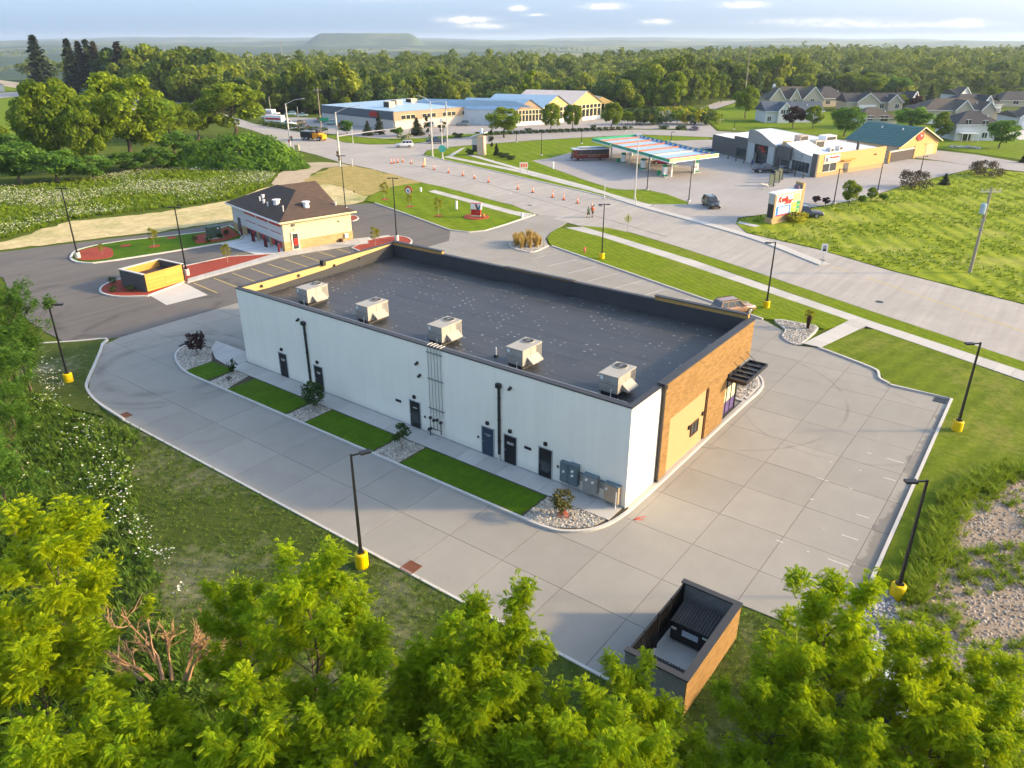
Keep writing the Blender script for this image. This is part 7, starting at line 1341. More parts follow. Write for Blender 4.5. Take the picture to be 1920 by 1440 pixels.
def locust(seed, H, R_, mat, nl=19, per=4, fr=11, tr=.13):
    """feathery tree: limbs, shoots and pinnate leaves made of single leaflets"""
    rg = np.random.RandomState(seed); paths = []; cl = []; ld = []
    P = [np.array((0., 0, 0))]
    for i in range(1, 7): P.append(np.array((rg.normal() * .035 * H * i / 6, rg.normal() * .035 * H * i / 6, H * .93 * i / 6)))
    paths.append(([tuple(p) for p in P], [tr * (1 - .9 * i / 6) for i in range(7)])); cl.append(P[-1] + (0, 0, .1)); ld.append(np.array((0, 0, 1.)))
    for i in range(nl):
        f = (i + rg.rand()) / nl; z = H * (.30 + .60 * f); b = P[min(int(z / (H * .93) * 6), 5)] * 1.; b[2] = z; a = i * 2.4 + rg.normal() * .3
        l = R_ * (1.12 - .80 * f ** 1.5) * rg.uniform(.75, 1.2); rise = rg.uniform(.40, .75) + .5 * f; d = np.array((math.cos(a), math.sin(a), rise)); e_ = b + d * l; m_ = b + d * l * .5 + np.array((0, 0, -.05 * l)); r0 = tr * .4 * (1.15 - f)
        paths.append(([tuple(b), tuple(m_), tuple(e_)], [r0, r0 * .6, r0 * .15]))
        for j in range(per + 3):
            t_ = rg.uniform(.22, 1.0); s0 = b + d * l * t_; a2 = a + rg.uniform(-1.2, 1.2); sl = R_ * rg.uniform(.16, .38) * (1.25 - .5 * t_); d2 = unit(np.array((math.cos(a2), math.sin(a2), rg.uniform(.5, 1.5)))); e2 = s0 + d2 * sl
            paths.append(([tuple(s0), tuple(e2)], [r0 * .3, .006])); k = 4 + int(sl > .6)
            for q in range(k): cl.append(s0 + d2 * sl * (q + 1) / k); ld.append(d2)
    cl = np.array(cl); ld = np.array(ld); n = len(cl); B_ = np.repeat(cl, fr, 0) + rg.normal(size=(n * fr, 3)) * .14; D = unit(np.repeat(ld, fr, 0) * .75 + rg.normal(size=(n * fr, 3)) * np.array((.8, .8, .45))); m_ = len(B_)
    side = unit(np.cross(D, np.array((0, 0, 1.)) + rg.normal(size=(m_, 3)) * .25)); nor = np.cross(side, D); Lf = rg.uniform(.17, .36, (m_, 1)); ct = np.repeat(rg.rand(n), fr) * .55
    Vs, Ts = [], []; ts = np.linspace(.16, .96, 6)
    for t_ in ts:
        o_ = B_ + D * Lf * t_ + np.array((0, 0, -1.)) * Lf * .42 * t_ * t_
        for s_ in (-1, 1):
            q = side * s_; ln = Lf * (.34 - .14 * abs(t_ - .5)); ax = unit(q + D * .45 - nor * .12); wd = D * ln * .26
            Vs.append(np.stack([o_, o_ + ax * ln * .5 - wd, o_ + ax * ln + np.array((0, 0, -.03)), o_ + ax * ln * .5 + wd], 1)); Ts.append(np.clip(ct + rg.rand(m_) * .25 + .2 * (t_ > .5), 0, 1))
    V = np.concatenate(Vs).reshape(-1, 3); F = np.arange(len(V)).reshape(-1, 4)
    return np_mesh('crown', V, F, mat, np.concatenate(Ts)), tubes(paths, 4).mesh('trunk', BARK)
def plant(name, label, cat, pr, loc, sc=1., rz=None, group=None, crown='crown', trunk='trunk', z=0.):
    o = thing(name, label, cat, (*loc[:2], z), rs.uniform(0, 6.28) if rz is None else rz, group); o.scale = sc if isinstance(sc, tuple) else (sc,) * 3
    if pr[1]: obj(trunk, pr[1], o)
    obj(crown, pr[0], o); return o

# near trees along the lower edge (feathery locusts)
LOC = [locust(21 + k, (9.5, 10.5, 8.6, 9.8)[k], (2.5, 2.9, 2.7, 2.3)[k], L_NEAR, (20, 22, 18, 20)[k]) for k in range(4)]
LOY = [locust(31, 10.0, 2.9, L_YEL, 21), locust(32, 9.0, 2.6, L_YEL, 19)]
LH = (9.5, 10.5, 8.6, 9.8)
def near_tree(px, py, H, v, label, w=1.0, yel=None):
    """(px,py): where the tip shows; the trunk stands below the tip"""
    base = LOY[yel] if yel is not None else LOC[v]; h0 = (10.0, 9.0)[yel] if yel is not None else LH[v]; g = G(px, py + 6, H * 1.02); w = w * .84; s_ = H / h0
    plant('locust_tree', label, 'tree', base, g, (s_ * w, s_ * w, s_), None, 'feathery trees along the near edge')
near_tree(60, 975, 10.5, 0, 'yellow-green tree at the left edge, beside the bare brown branches', 1.15, 0)
near_tree(20, 1180, 9.0, 0, 'yellow-green tree at the left edge below the taller yellow one', 1.2, 1)
near_tree(130, 1330, 8.5, 2, 'green feathery tree in the lower left corner', 1.2)
near_tree(428, 1078, 8.6, 3, 'slim feathery tree with a forked top right of the bare branches', .85)
near_tree(556, 1046, 10.4, 1, 'tall broad feathery tree nearest the yellow lamp base', 1.05)
near_tree(702, 1185, 9.0, 2, 'rounded feathery tree left of the pointed one', .95)
near_tree(315, 1330, 6.6, 0, 'feathery tree just below the bare brown branches', 1.15)
near_tree(480, 1300, 8.8, 3, 'feathery tree in the gap below the tall broad one', 1.25)
near_tree(640, 1330, 8.6, 1, 'feathery tree at the bottom edge left of the dark gap', 1.1)
near_tree(240, 1390, 8.0, 3, 'low feathery tree at the bottom left', 1.25)
near_tree(930, 1120, 10.6, 3, 'tall pointed feathery tree at the drive edge', .98)
near_tree(838, 1195, 8.8, 0, 'feathery tree leaning left of the tall pointed one', .9)
near_tree(905, 1290, 8.6, 2, 'feathery tree in front of the tall pointed one', 1.0)
near_tree(985, 1310, 7.2, 1, 'low feathery tree right of the tall pointed one', .85)
near_tree(1130, 1320, 9.0, 2, 'feathery tree left of the block enclosure', 1.05)
near_tree(1200, 1262, 8.4, 0, 'feathery tree leaning over the grey enclosure wall', .9)
near_tree(1330, 1410, 5.6, 1, 'low feathery tree below the block enclosure', .95)
near_tree(1572, 1078, 11.0, 3, 'tall slender tree at the right corner of the lot', .9)
near_tree(1480, 1240, 8.4, 0, 'feathery tree right of the shaded grass', .95)
near_tree(1690, 1180, 8.6, 2, 'broad feathery tree in front of the stony slope', .95)
near_tree(1590, 1330, 8.0, 1, 'feathery tree over the white roofed trailer', 1.0)
near_tree(1780, 1285, 8.4, 0, 'yellowish feathery tree at the lower right', .95, 1)
near_tree(1885, 1330, 8.2, 3, 'feathery tree in the lower right corner', 1.15)
near_tree(1455, 1410, 6.2, 2, 'low feathery tree at the bottom edge below the lawn', 1.0)
near_tree(820, 1390, 7.4, 1, 'feathery tree at the bottom edge beside the dark gap', .95)
near_tree(1040, 1390, 8.0, 0, 'feathery tree at the bottom edge below the drive corner', 1.05)
near_tree(385, 1385, 7.4, 2, 'low feathery tree at the bottom edge right of the corner one', 1.1)
near_tree(545, 1400, 7.6, 0, 'low feathery tree at the bottom edge below the tall broad one', 1.1)
near_tree(930, 1400, 7.4, 3, 'low feathery tree at the bottom edge below the pointed one', 1.1)
near_tree(1180, 1405, 6.6, 2, 'low feathery tree at the bottom edge below the enclosure wall', 1.1)
near_tree(1680, 1395, 7.0, 3, 'low feathery tree at the bottom edge below the trailer', 1.0)
near_tree(1840, 1225, 7.6, 2, 'feathery tree at the foot of the stony slope', .9)
# left bank trees, deeper green
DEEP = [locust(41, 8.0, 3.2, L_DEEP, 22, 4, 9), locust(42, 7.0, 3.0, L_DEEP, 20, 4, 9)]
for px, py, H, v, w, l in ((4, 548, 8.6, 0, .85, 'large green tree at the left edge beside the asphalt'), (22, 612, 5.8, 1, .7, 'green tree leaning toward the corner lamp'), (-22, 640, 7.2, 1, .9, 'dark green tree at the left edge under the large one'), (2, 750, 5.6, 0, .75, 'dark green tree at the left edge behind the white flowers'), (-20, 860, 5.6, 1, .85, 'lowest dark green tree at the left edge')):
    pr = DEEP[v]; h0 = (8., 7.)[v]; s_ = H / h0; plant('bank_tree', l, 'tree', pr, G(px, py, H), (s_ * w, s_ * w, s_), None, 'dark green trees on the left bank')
# bare brown brush
rg = np.random.RandomState(5); o = thing('dead_tree', 'heap of bare brown branches between the near trees', 'dead tree', (*G(330, 1330), 0)); paths = []
def twig(p, d, l, r, dep):
    e_ = p + d * l; m_ = p + d * l * .5 + rg.normal(size=3) * l * .06; paths.append(([tuple(p), tuple(m_), tuple(e_)], [r, r * .75, r * .5]))
    if dep:
        for _ in range(3 + (dep > 1)): twig(p + (e_ - p) * rg.uniform(.35, 1), unit(d + rg.normal(size=3) * .42), l * rg.uniform(.45, .75), r * .55, dep - 1)
for a, hh, px, py in ((2.3, 3.6, 205, 1225), (2.6, 3.2, 150, 1175), (1.9, 4.4, 310, 1180), (1.4, 4.6, 370, 1160), (2.0, 3.9, 260, 1160), (1.1, 4.2, 395, 1190)):
    g = np.array((*G(330 + (px - 330) * .35, 1275, 2.2), 2.2)); tgt = np.array((*G(px, py, hh), hh)); d = tgt - g; twig(g, unit(d), np.linalg.norm(d) * .62, .085, 3)
paths = [([tuple(np.array(q_) - np.array(o.location)) for q_ in P_], r_) for P_, r_ in paths]
tubes(paths, 4).build('branches', TWIG, o)

# ------------------------------------------------------------------ shrubs by the building
def small(seed, h, r, mat, n, ls, z0=.1, shape='round', lr=.5, nl=22, tr=.03): return proto(seed, h, r, z0, nl, lr, n, ls, mat, shape, tr, BARK, 6)
plant('purple_shrub', 'dark purple leaved small tree in the rounded gravel end bed', 'shrub', small(61, 2.4, .75, L_PURP, 900, .10, .55, 'oval'), G(372, 668), 1., z=.1)
plant('slim_shrub', 'slim dark green shrub beside the first small lawn', 'shrub', small(62, 1.35, .38, L_BUSH, 320, .08, .15, 'oval'), (-2.2, 37.0), 1., z=.1)
plant('broad_shrub', 'full rounded green shrub beside the second back door', 'shrub', small(63, 2.3, .85, L_BUSH, 1300, .10, .25, 'round'), (-2.4, 26.0), 1., z=.1)
plant('thin_shrub', 'thin leafy shrub before the glass back door', 'shrub', small(64, 2.0, .6, L_BUSH, 500, .09, .3, 'oval'), (-2.9, 16.2), 1., z=.1)
o = plant('olive_shrub', 'olive shrub with a reddish foot in the last gravel bed', 'shrub', small(65, 1.75, .65, L_OLIVE, 750, .085, .5, 'round'), (-2.9, 2.6), 1., z=.1)
mb = MB()
for k in range(14): a = k * .45; mb.bar((0, 0, .55), (.35 * math.cos(a), .35 * math.sin(a), .02), .03, .03)
mb.build('red_mulch_foot', plain('red_straw', (.42, .09, .05), .9), o)
plant('tiny_plant', 'tiny dark plant in the second gravel bed', 'shrub', small(66, .5, .2, L_PURP, 60, .07, .1), (-3.4, 35.9), 1., z=.1)
for k, (px, py, l) in enumerate(((212, 533, 'small round shrub at the far edge of the bin island mulch'), (213, 549, 'small round shrub at the near tip of the bin island'), (236, 537, 'small round shrub in the middle of the bin island mulch'), (246, 548, 'small round shrub closest to the dark bin wall'), (248, 526, 'small round shrub behind the bin store corner'), (366, 452, 'first dark shrub beside the transformer'), (393, 455, 'shrub in front of the transformer'), (414, 448, 'shrub right of the transformer'), (425, 441, 'last shrub of the mulch wedge'))):
    plant('round_shrub', l, 'shrub', small(70, .75, .42, L_BUSH, 220, .09, .05) if k == 0 else (bpy.data.objects['round_shrub'].children[1].data, bpy.data.objects['round_shrub'].children[0].data), G(px, py), rs.uniform(.8, 1.2), z=.12, group='small shrubs in red mulch')
SAP = proto(71, 3.2, .75, 1.1, 26, .42, 900, .085, L_YSAP, 'oval', .03, plain('sapling_bark', (.42, .38, .33), .9), 6)
for px, py, h, l in ((427, 493, 2.6, 'yellow sapling in the long mulch strip'), (704, 462, 2.8, 'yellow sapling beside the lamp in the mulch island'), (192, 478, 1.6, 'tiny golden sapling in the rounded mulch end'), (290, 464, 2.8, 'bare slim sapling on the shop island lawn'), (722, 375, 3.2, 'thin young tree by the dry bank'), (822, 404, 3.0, 'faint young tree in the middle of the sign lawn'), (768, 388, 2.2, 'small young tree in a mulch ring on the sign lawn'), (1514, 614, 2.0, 'reddish young plant at the link walk bed')):
    plant('sapling', l, 'sapling', SAP, G(px, py), h / 3.2, group='young saplings')
lawnv = bpy.data.objects['corner_sign_lawn']
for px, py in ((722, 375), (768, 388), (822, 406)): MB().cyl((*G(px, py), .05), (*G(px, py), .13), .7, .65, 12).build('mulch_ring', MULCH, lawnv)
# ornamental grasses
def grass_clump(seed, n, h, r, mat, w=.03):
    rg = np.random.RandomState(seed); a = rg.rand(n) * 6.283; q = r * np.sqrt(rg.rand(n)) * .5; b = np.stack([q * np.cos(a), q * np.sin(a), 0 * a], 1); hh = h * rg.uniform(.6, 1.1, n); out = np.stack([np.cos(a) * r * rg.uniform(.2, .9, n), np.sin(a) * r * rg.uniform(.2, .9, n), hh], 1)
    s_ = np.stack([-np.sin(a), np.cos(a), 0 * a], 1) * w; m_ = b + out * np.array((.35, .35, .6)); V = np.stack([b - s_ * .6, b + s_ * .6, m_ + s_, b + out, m_ - s_], 1).reshape(-1, 3); k = np.arange(n) * 5
    return V, np.stack([k, k + 1, k + 2, k + 4], 1), np.stack([k + 4, k + 2, k + 3, k + 3], 1), rg.rand(n)
def clump_mesh(name, seed, n, h, r, mat, w=.03):
    V, F1, F2, t_ = grass_clump(seed, n, h, r, mat, w); k = np.arange(n) * 5; F = np.concatenate([F1, np.stack([k + 4, k + 2, k + 3, k + 3], 1)]); 
    Fq = np.concatenate([np.stack([F1[:, 0], F1[:, 1], F1[:, 2]], 1), np.stack([F1[:, 0], F1[:, 2], F1[:, 3]], 1), np.stack([k + 4, k + 2, k + 3], 1)]); return np_mesh(name, V, Fq, mat, np.tile(t_, 3))
GM = clump_mesh('blades', 3, 170, 1.5, .5, L_GOLD, .035); GM2 = clump_mesh('blades', 4, 120, .9, .5, L_OLIVE, .03)
i = 0
for x, y in ((50.0, 41.6), (49.0, 41.4), (48.0, 41.8), (47.2, 42.6), (48.4, 43.0), (49.5, 42.9), (50.6, 42.8), (50.8, 44.0), (49.8, 44.4), (48.8, 44.2), (47.6, 43.8), (49.2, 45.2), (50.4, 45.0)):
    i += 1; o = thing('ornamental_grass', 'golden plume grass clump in the kerbed entrance bed', 'grass clump', (x, y, .1), rs.uniform(0, 6), 'golden grasses of the entrance bed'); o.scale = (rs.uniform(.85, 1.2),) * 3; obj('blades', GM, o)
for x, y, l in ((20.6, 1.6, 'low golden shrub in the rounded bed at the front corner'), (21.8, 1.1, 'reddish low plant in the rounded front bed')):
    o = thing('bed_plant', l, 'plant', (x, y, .12)); obj('blades', GM2 if 'red' in l else GM, o); o.scale = (.8, .8, .6)
o = thing('bed_plant', 'reddish brown upright plant in the bed by the link walk', 'plant', (*G(1514, 618), .1)); obj('blades', clump_mesh('blades', 8, 90, 1.5, .25, L_PURP, .04), o)

# ------------------------------------------------------------------ middle distance trees
BROAD = [proto(80 + k, 10, 4.2, 2.4, 44, .33, 8000, .25, L_MID, ('round', 'spread', 'round', 'oval')[k], .28) for k in range(4)]
DARK = [proto(90 + k, 8, 3.6, 1.8, 36, .34, 5500, .25, L_DEEP, 'round', .22) for k in range(2)]
OVAL = [proto(95 + k, 14, 3.4, 1.6, 30, .42, 3000, .45, L_MID, 'oval', .25) for k in range(2)]
BROADH, DARKH, OVALH = 10, 8, 14
PURP = proto(99, 8, 2.8, 1.5, 20, .42, 1800, .36, L_PURP, 'round', .2)
CON = [conifer(101, 18, 3.4, L_CONE, 26, 16, .3, 1.1), conifer(102, 16, 3.0, L_CONB, 24, 15, .28, 1.0), conifer(103, 6, 2.0, L_CONE, 18, 14, .12, .38)]
COLUMN = proto(105, 5, .75, .2, 14, .6, 700, .2, L_CONE, 'oval', .08)
def mid(kind, px, py, top, rpx, label, name='broadleaf_tree', group=None):
    """stands at (px,py), reaches up to top, rpx wide either side (survey units)"""
    pr, h0, r0 = {'b0': (BROAD[0], 10, 4.7), 'b1': (BROAD[1], 10, 4.7), 'b2': (BROAD[2], 10, 4.7), 'b3': (BROAD[3], 10, 4.7), 'd0': (DARK[0], 8, 4.0), 'd1': (DARK[1], 8, 4.0), 'o0': (OVAL[0], 14, 4.2), 'o1': (OVAL[1], 14, 4.2), 'p': (PURP, 8, 3.2), 'c0': (CON[0], 18, 3.4), 'c1': (CON[1], 16, 3.0), 'c2': (CON[2], 6, 2.0), 'k': (COLUMN, 5, .95)}[kind]
    h = top_h(px, py, top); r = rpx * depth_scale(px, py); plant(name, label, 'tree', pr, G(px, py), (r / r0, r / r0, h / h0 * .97), None, group)
mid('b1', 118, 322, 143, 62, 'tall tree with a bare tan trunk at the upper left'); mid('b0', 250, 312, 132, 82, 'broad loose-crowned tree left of the vine mound'); mid('b2', 172, 325, 190, 45, 'shaded tree between the two large upper left trees'); mid('b3', 440, 258, 152, 62, 'bushy tree behind the vine mound'); mid('b0', 372, 262, 190, 34, 'small bushy tree left of the vine mound'); mid('b1', 320, 268, 186, 40, 'loose green tree between the broad tree and the vine mound'); mid('b3', 60, 262, 192, 36, 'rounded tree behind the tan trunk'); mid('b2', 205, 262, 176, 40, 'rounded tree behind the two large upper left trees'); mid('b2', -20, 300, 205, 42, 'tree cut off by the upper left edge')
for px, py, top, r, l in ((40, 345, 268, 55, 'leafy bush at the left edge of the flower field'), (110, 342, 280, 50, 'leafy bush below the tan trunk'), (175, 338, 290, 42, 'leafy bush right of the tan trunk'), (240, 322, 285, 40, 'dark bush below the broad loose tree'), (300, 318, 275, 36, 'dark bush at the left foot of the vine mound'), (20, 300, 250, 40, 'bush behind the left end of the flower field'), (330, 290, 245, 34, 'leafy bush behind the vine mound on its left')): mid('d%d' % (px // 10 % 2), px, py, top, r, l, 'bank_bush', 'bushes behind the flower field')
# vine covered mound
rg = np.random.RandomState(7); g0 = G(440, 316); sx = 105 * depth_scale(440, 300); C = []; N = []
for (u, v, zc, ra_, rb, rc) in ((0, 4, 0, 1.0, 7.5, 6.2), (-.45, 3, 0, .6, 5.5, 5.4), (.45, 3, 0, .6, 6.0, 4.6), (.1, 7, 0, .8, 6, 6.4), (-.75, 1, 0, .4, 4, 3.2), (.8, .5, 0, .4, 4, 2.4), (.15, -1, 0, .7, 4.5, 3.0)):
    n = 2600; d = unit(rg.normal(size=(n, 3))); d[:, 2] = np.abs(d[:, 2]); p = d * np.array((sx * ra_, rb, rc)) * rg.uniform(.9, 1.06, (n, 1)); lump = 1 + .10 * np.sin(p[:, 0:1] * 1.3 + u * 9) * np.cos(p[:, 1:2] * 1.1 + p[:, 2:3]); p = p * lump; p[:, 0] += u * sx; p[:, 1] += v; C.append(p); N.append(d + rg.normal(size=(n, 3)) * .45)
C = np.concatenate(C); N = np.concatenate(N); V_, F_ = leaves(C, N, rg.uniform(.22, .46, len(C)), rg, .8)
o = thing('vine_mound', 'large rounded mound smothered in green vines beside the road', 'vine thicket', g0, FACE); obj('foliage', np_mesh('foliage', V_, F_, L_VINE, np.clip(rg.rand(len(C)) * .6 + .25 * (np.sin(C[:, 0] * .7) + 1), 0, 1)), o)
mb = MB(); mb.blob((0, 3.5, .6), sx * .75, 5.0, 3.2, 3, 14, 7, .06); mb.build('inner_thicket', SOIL, o)
# garden centre and station planting
for k, (px, py, top, r, l) in enumerate(((945, 258, 200, 32, 'round street tree covering the white entrance block'), (1033, 248, 192, 19, 'street tree before the middle glasshouse'), (1073, 246, 194, 20, 'street tree before the amber glasshouse'), (1147, 245, 190, 21, 'street tree at the right end of the glasshouses'))): mid('b%d' % k, px, py, top, r, l, 'street_tree', 'street trees before the garden centre')
for k, (px, py, top, r, l) in enumerate(((995, 215, 128, 19, 'bright slender tree rising behind the glasshouses'), (1228, 206, 130, 20, 'first tall oval tree behind the nursery garden'), (1264, 206, 131, 20, 'second tall oval tree behind the nursery garden'), (1312, 196, 132, 18, 'first oval tree of the bright row by the street'), (1332, 194, 131, 18, 'second oval tree of the bright row by the street'), (1352, 192, 134, 16, 'third oval tree of the bright row by the street'), (1194, 222, 175, 13, 'small pointed tree in the nursery garden'), (820, 190, 118, 30, 'bright tall tree behind the slate roof'))): mid('o%d' % (k % 2), px, py, top, r, l, 'oval_tree', 'tall oval trees')
for px, py, top, r, kind, l in ((712, 252, 208, 11, 'c2', 'dark spruce before the slate wall'), (690, 254, 226, 12, 'c2', 'small dark spruce left of the taller one'), (782, 254, 220, 16, 'c2', 'broad dark spruce before the timber cladding'), (801, 252, 216, 6, 'k', 'clipped dark cypress before the timber cladding'), (831, 250, 225, 9, 'k', 'clipped dark cypress right of the signal pole'), (921, 279, 241, 5, 'k', 'slim dark cypress beside the monument sign'), (931, 292, 268, 7, 'c2', 'weeping spruce right of the monument sign'), (651, 252, 225, 14, 'd0', 'round green tree beside the tall signal pole'), (746, 256, 238, 13, 'd1', 'round bush at the nursery verge'), (1770, 347, 325, 11, 'c2', 'small dark spruce in the meadow by the purple bushes'), (1917, 305, 290, 8, 'c2', 'small spruce at the right edge beyond the street')): mid(kind, px, py, top, r, l, 'evergreen_tree', 'evergreens and clipped trees')
for k, (px, py, w, top, mat, l) in enumerate(((752, 262, 9, 250, 'w', 'cream flowering shrub at the junction corner'), (766, 262, 9, 249, 'w', 'second cream flowering shrub at the junction corner'), (860, 258, 12, 248, 'b', 'low dark shrub on the verge left of the monument'), (883, 291, 10, 278, 'b', 'shrub at the left foot of the monument sign'), (945, 296, 12, 285, 'b', 'shrub right of the weeping spruce'), (958, 300, 10, 290, 'b', 'last low shrub of the monument bed'), (1112, 241, 7, 234, 'b', 'rounded shrub by the third street tree'), (990, 246, 8, 240, 'b', 'rounded shrub by the side road lamp'), (1243, 241, 12, 235, 'b', 'shrub bed on the triangle by the street'), (1275, 243, 12, 234, 'b', 'dark shrub on the triangle by the street'), (1300, 244, 14, 236, 'v', 'lavender bed on the triangle by the street'))):
    r = w * depth_scale(px, py); h = top_h(px, py, top); pr = {'w': proto(120, 2, 1, .1, 12, .5, 420, .2, leafmat('cream_bloom', (.30, .30, .16), (.68, .64, .45), .3, .1), 'round', .05), 'b': proto(121, 2, 1, .1, 12, .5, 420, .2, L_BUSH, 'round', .05), 'v': proto(122, 2, 1, .1, 12, .5, 420, .2, leafmat('lavender', (.16, .16, .20), (.34, .33, .40), .3, .1), 'round', .05)}[mat]
    plant('garden_shrub', l, 'shrub', pr, G(px, py), (r / 1.2, r / 1.2, h / 2), None, 'shrubs around the junction')
NG = [proto(130 + k, 3, 1.6, .2, 12, .5, 420, .24, m_, 'round', .06) for k, m_ in enumerate((L_BUSH, L_MID, leafmat('bloom_yellow', (.20, .22, .02), (.55, .50, .05), .3, .1), leafmat('bloom_white', (.12, .2, .06), (.62, .62, .55), .3, .1)))]
k = 0
for px in range(1168, 1350, 9):
    for row in (0, 1):
        py = 233 - row * 8 + rs.uniform(-2, 2); k += 1; plant('nursery_plant', 'nursery stock shrub in the display garden right of the glasshouses', 'shrub', NG[rs.choice((0, 0, 1, 2, 3, 1))], G(px + rs.uniform(-4, 4), py), rs.uniform(.8, 1.7), None, 'stock plants of the display garden')
for k, px in enumerate(range(500, 612, 14)): plant('hedge_plant', 'low dark hedge plant along the edge of the garden centre lot', 'hedge', NG[0], G(px, 236 + (px - 500) * .125), (1.5, 1.0, .5), FACE, 'low hedge along the lot')
for k, px in enumerate(range(900, 1180, 12)): plant('hedge_plant', 'low clipped plant on the verge along the side road', 'hedge', NG[0], G(px, 254 - (px - 900) * .04), (.9, .7, .35), FACE, 'low verge planting along the side road')
# estate trees
for kind, px, py, top, r, l in (('b0', 1397, 222, 160, 24, 'round tree at the street bend'), ('p', 1487, 240, 197, 19, 'dark purple leaved tree before the blue roof'), ('b3', 1524, 242, 196, 17, 'light green tree right of the purple one'), ('d0', 1582, 256, 200, 33, 'large dark round tree before the brown hip roof'), ('d1', 1707, 246, 200, 36, 'broad dark tree behind the green metal roof'), ('o0', 1763, 262, 208, 19, 'oval tree left of the deck house'), ('d0', 1872, 278, 224, 29, 'round dark tree right of the deck house'), ('p', 1716, 207, 178, 15, 'dark reddish tree behind the broad dark one'), ('b1', 1684, 206, 176, 14, 'bright green tree before the wide dark roof'), ('c2', 1741, 195, 158, 11, 'tall spruce between the far roofs'), ('c2', 1560, 192, 157, 14, 'bright conifer beside the dark gabled house'), ('b2', 1775, 182, 160, 18, 'yellow-green tree behind the far roofs'), ('b3', 1860, 184, 160, 16, 'yellow-green tree right of the far roofs'), ('c2', 1863, 208, 178, 12, 'spruce at the black roofed house'), ('b0', 1630, 178, 136, 30, 'large round tree behind the wide dark roof'), ('d1', 1680, 176, 143, 24, 'dark tree right of the large round one'), ('b1', 1912, 236, 222, 12, 'small shrub tree at the driveway'), ('b2', 1440, 178, 150, 16, 'tree left of the three-gabled house'), ('d0', 1655, 176, 150, 16, 'dark tree in the gap behind the wide roof'), ('b3', 1910, 182, 165, 18, 'tree at the right edge behind the estate')): mid(kind, px, py, top, r, l, 'estate_tree')
mid('b0', 1590, 388, 336, 17, 'young bushy tree on a mulch ring in the meadow'); mid('b3', 1633, 378, 350, 10, 'slim young tree right of the bushy one'); mid('d1', 1655, 378, 362, 9, 'small dark bush beside the slim young tree'); mid('d0', 1615, 382, 366, 9, 'small bush between the two young trees')
DBR = leafmat('purple_brown', (.045, .045, .03), (.15, .12, .085), .25, .2); MUL = proto(140, 4, 3.6, .4, 26, .36, 1500, .22, DBR, 'spread', .1)
for px, py, r, top, l in ((1712, 352, 36, 322, 'wide brown-purple bush in the meadow by the lamp'), (1845, 330, 34, 303, 'wide brown-purple bush near the far street')): plant('spreading_bush', l, 'bush', MUL, G(px, py), (r * depth_scale(px, py) / 4.2,) * 2 + (top_h(px, py, top) / 4,))
for px, py, l in ((1475, 413, 'low bushy plant at the foot of the roadside sign'), (1491, 415, 'golden low plant right of the roadside sign')): plant('sign_shrub', l, 'shrub', NG[0 if px < 1480 else 2], G(px, py), (1.0, 1.0, .5), None)
for px, py, l in ((1530, 370, 'small dark topped tree on a thin stem by the lot'), (1548, 373, 'second small dark topped tree beside the lamp')): mid('p', px, py + 12, py - 4, 8, l, 'stem_tree')
# skyline conifers of the upper left
for kind, px, py, top, r, l in (('c0', 84, 172, 64, 26, 'tallest spruce on the upper left skyline'), ('c0', 146, 178, 71, 22, 'spruce left of the skyline trio'), ('c1', 165, 176, 75, 19, 'first spruce of the skyline trio'), ('c0', 180, 176, 72, 20, 'second spruce of the skyline trio'), ('c1', 194, 178, 76, 19, 'third spruce of the skyline trio'), ('c1', 237, 180, 77, 24, 'brownish thin spruce right of the trio')): mid(kind, px, py, top, r, l, 'spruce_tree', 'skyline spruces')

# ------------------------------------------------------------------ the wood
WOODP = [proto(150 + k, 15, 6.0, 2.5, 15, .52, 1600, .74, (L_WOOD, L_WOODY, L_WOOD, L_WOODD, L_WOODY, L_WOODD)[k], ('round', 'round', 'spread', 'oval', 'round', 'round')[k], .3, BARK, 4) for k in range(6)]
edge = [(-80, 150), (0, 138), (100, 142), (150, 160), (200, 176), (280, 190), (350, 196), (430, 205), (500, 210), (600, 205), (700, 202), (800, 196), (900, 192), (960, 188), (1100, 192), (1200, 200), (1290, 196), (1300, 188), (1400, 184), (1450, 178), (1560, 174), (1700, 172), (1800, 168), (2000, 166)]
def edge_y(px): return float(np.interp(px, [e_[0] for e_ in edge], [e_[1] for e_ in edge]))
rg = np.random.RandomState(77); spots = []
eaz = []; 
for ex, ey in edge: g = np.array(G(ex, ey)) - CAM[:2]; eaz.append((math.atan2(g[1], g[0]) - YAW, float(np.hypot(*g))))
eaz.sort()
def edge_r(a): return float(np.interp(a, [e_[0] for e_ in eaz], [e_[1] for e_ in eaz]))
for row in range(70):
    for a in np.arange(-.64, .64, .0235):
        a1 = a + rg.uniform(-.012, .012) + (row % 2) * .0118; r = edge_r(a1) * (1.035 ** row) + rg.uniform(-6, 6)
        if r < 760 + 200 * (a1 < -.1): spots.append((r, a1))
spots.sort()
for r, a in spots[:300]:
    left = a > .33; s_ = rg.uniform(.68, 1.2) * (1.25 if left else 1.0); z = float(terrain_z(np.array([r]), np.array([a]))[0]); w_ = s_ * (r / 380) ** .4
    plant('wood_tree', 'full leafy tree in the dense wood behind the garden centre and houses', 'tree', WOODP[rg.randint(6)], (CAM[0] + r * math.cos(YAW + a), CAM[1] + r * math.sin(YAW + a)), (w_ * rg.uniform(.85, 1.15), w_ * rg.uniform(.85, 1.15), s_ * rg.uniform(.85, 1.15)), rg.rand() * 6.28, 'trees of the dense wood', z=z - .3)
Cs, Ns, Ss, Ts = [], [], [], []
far = list(spots[300:])
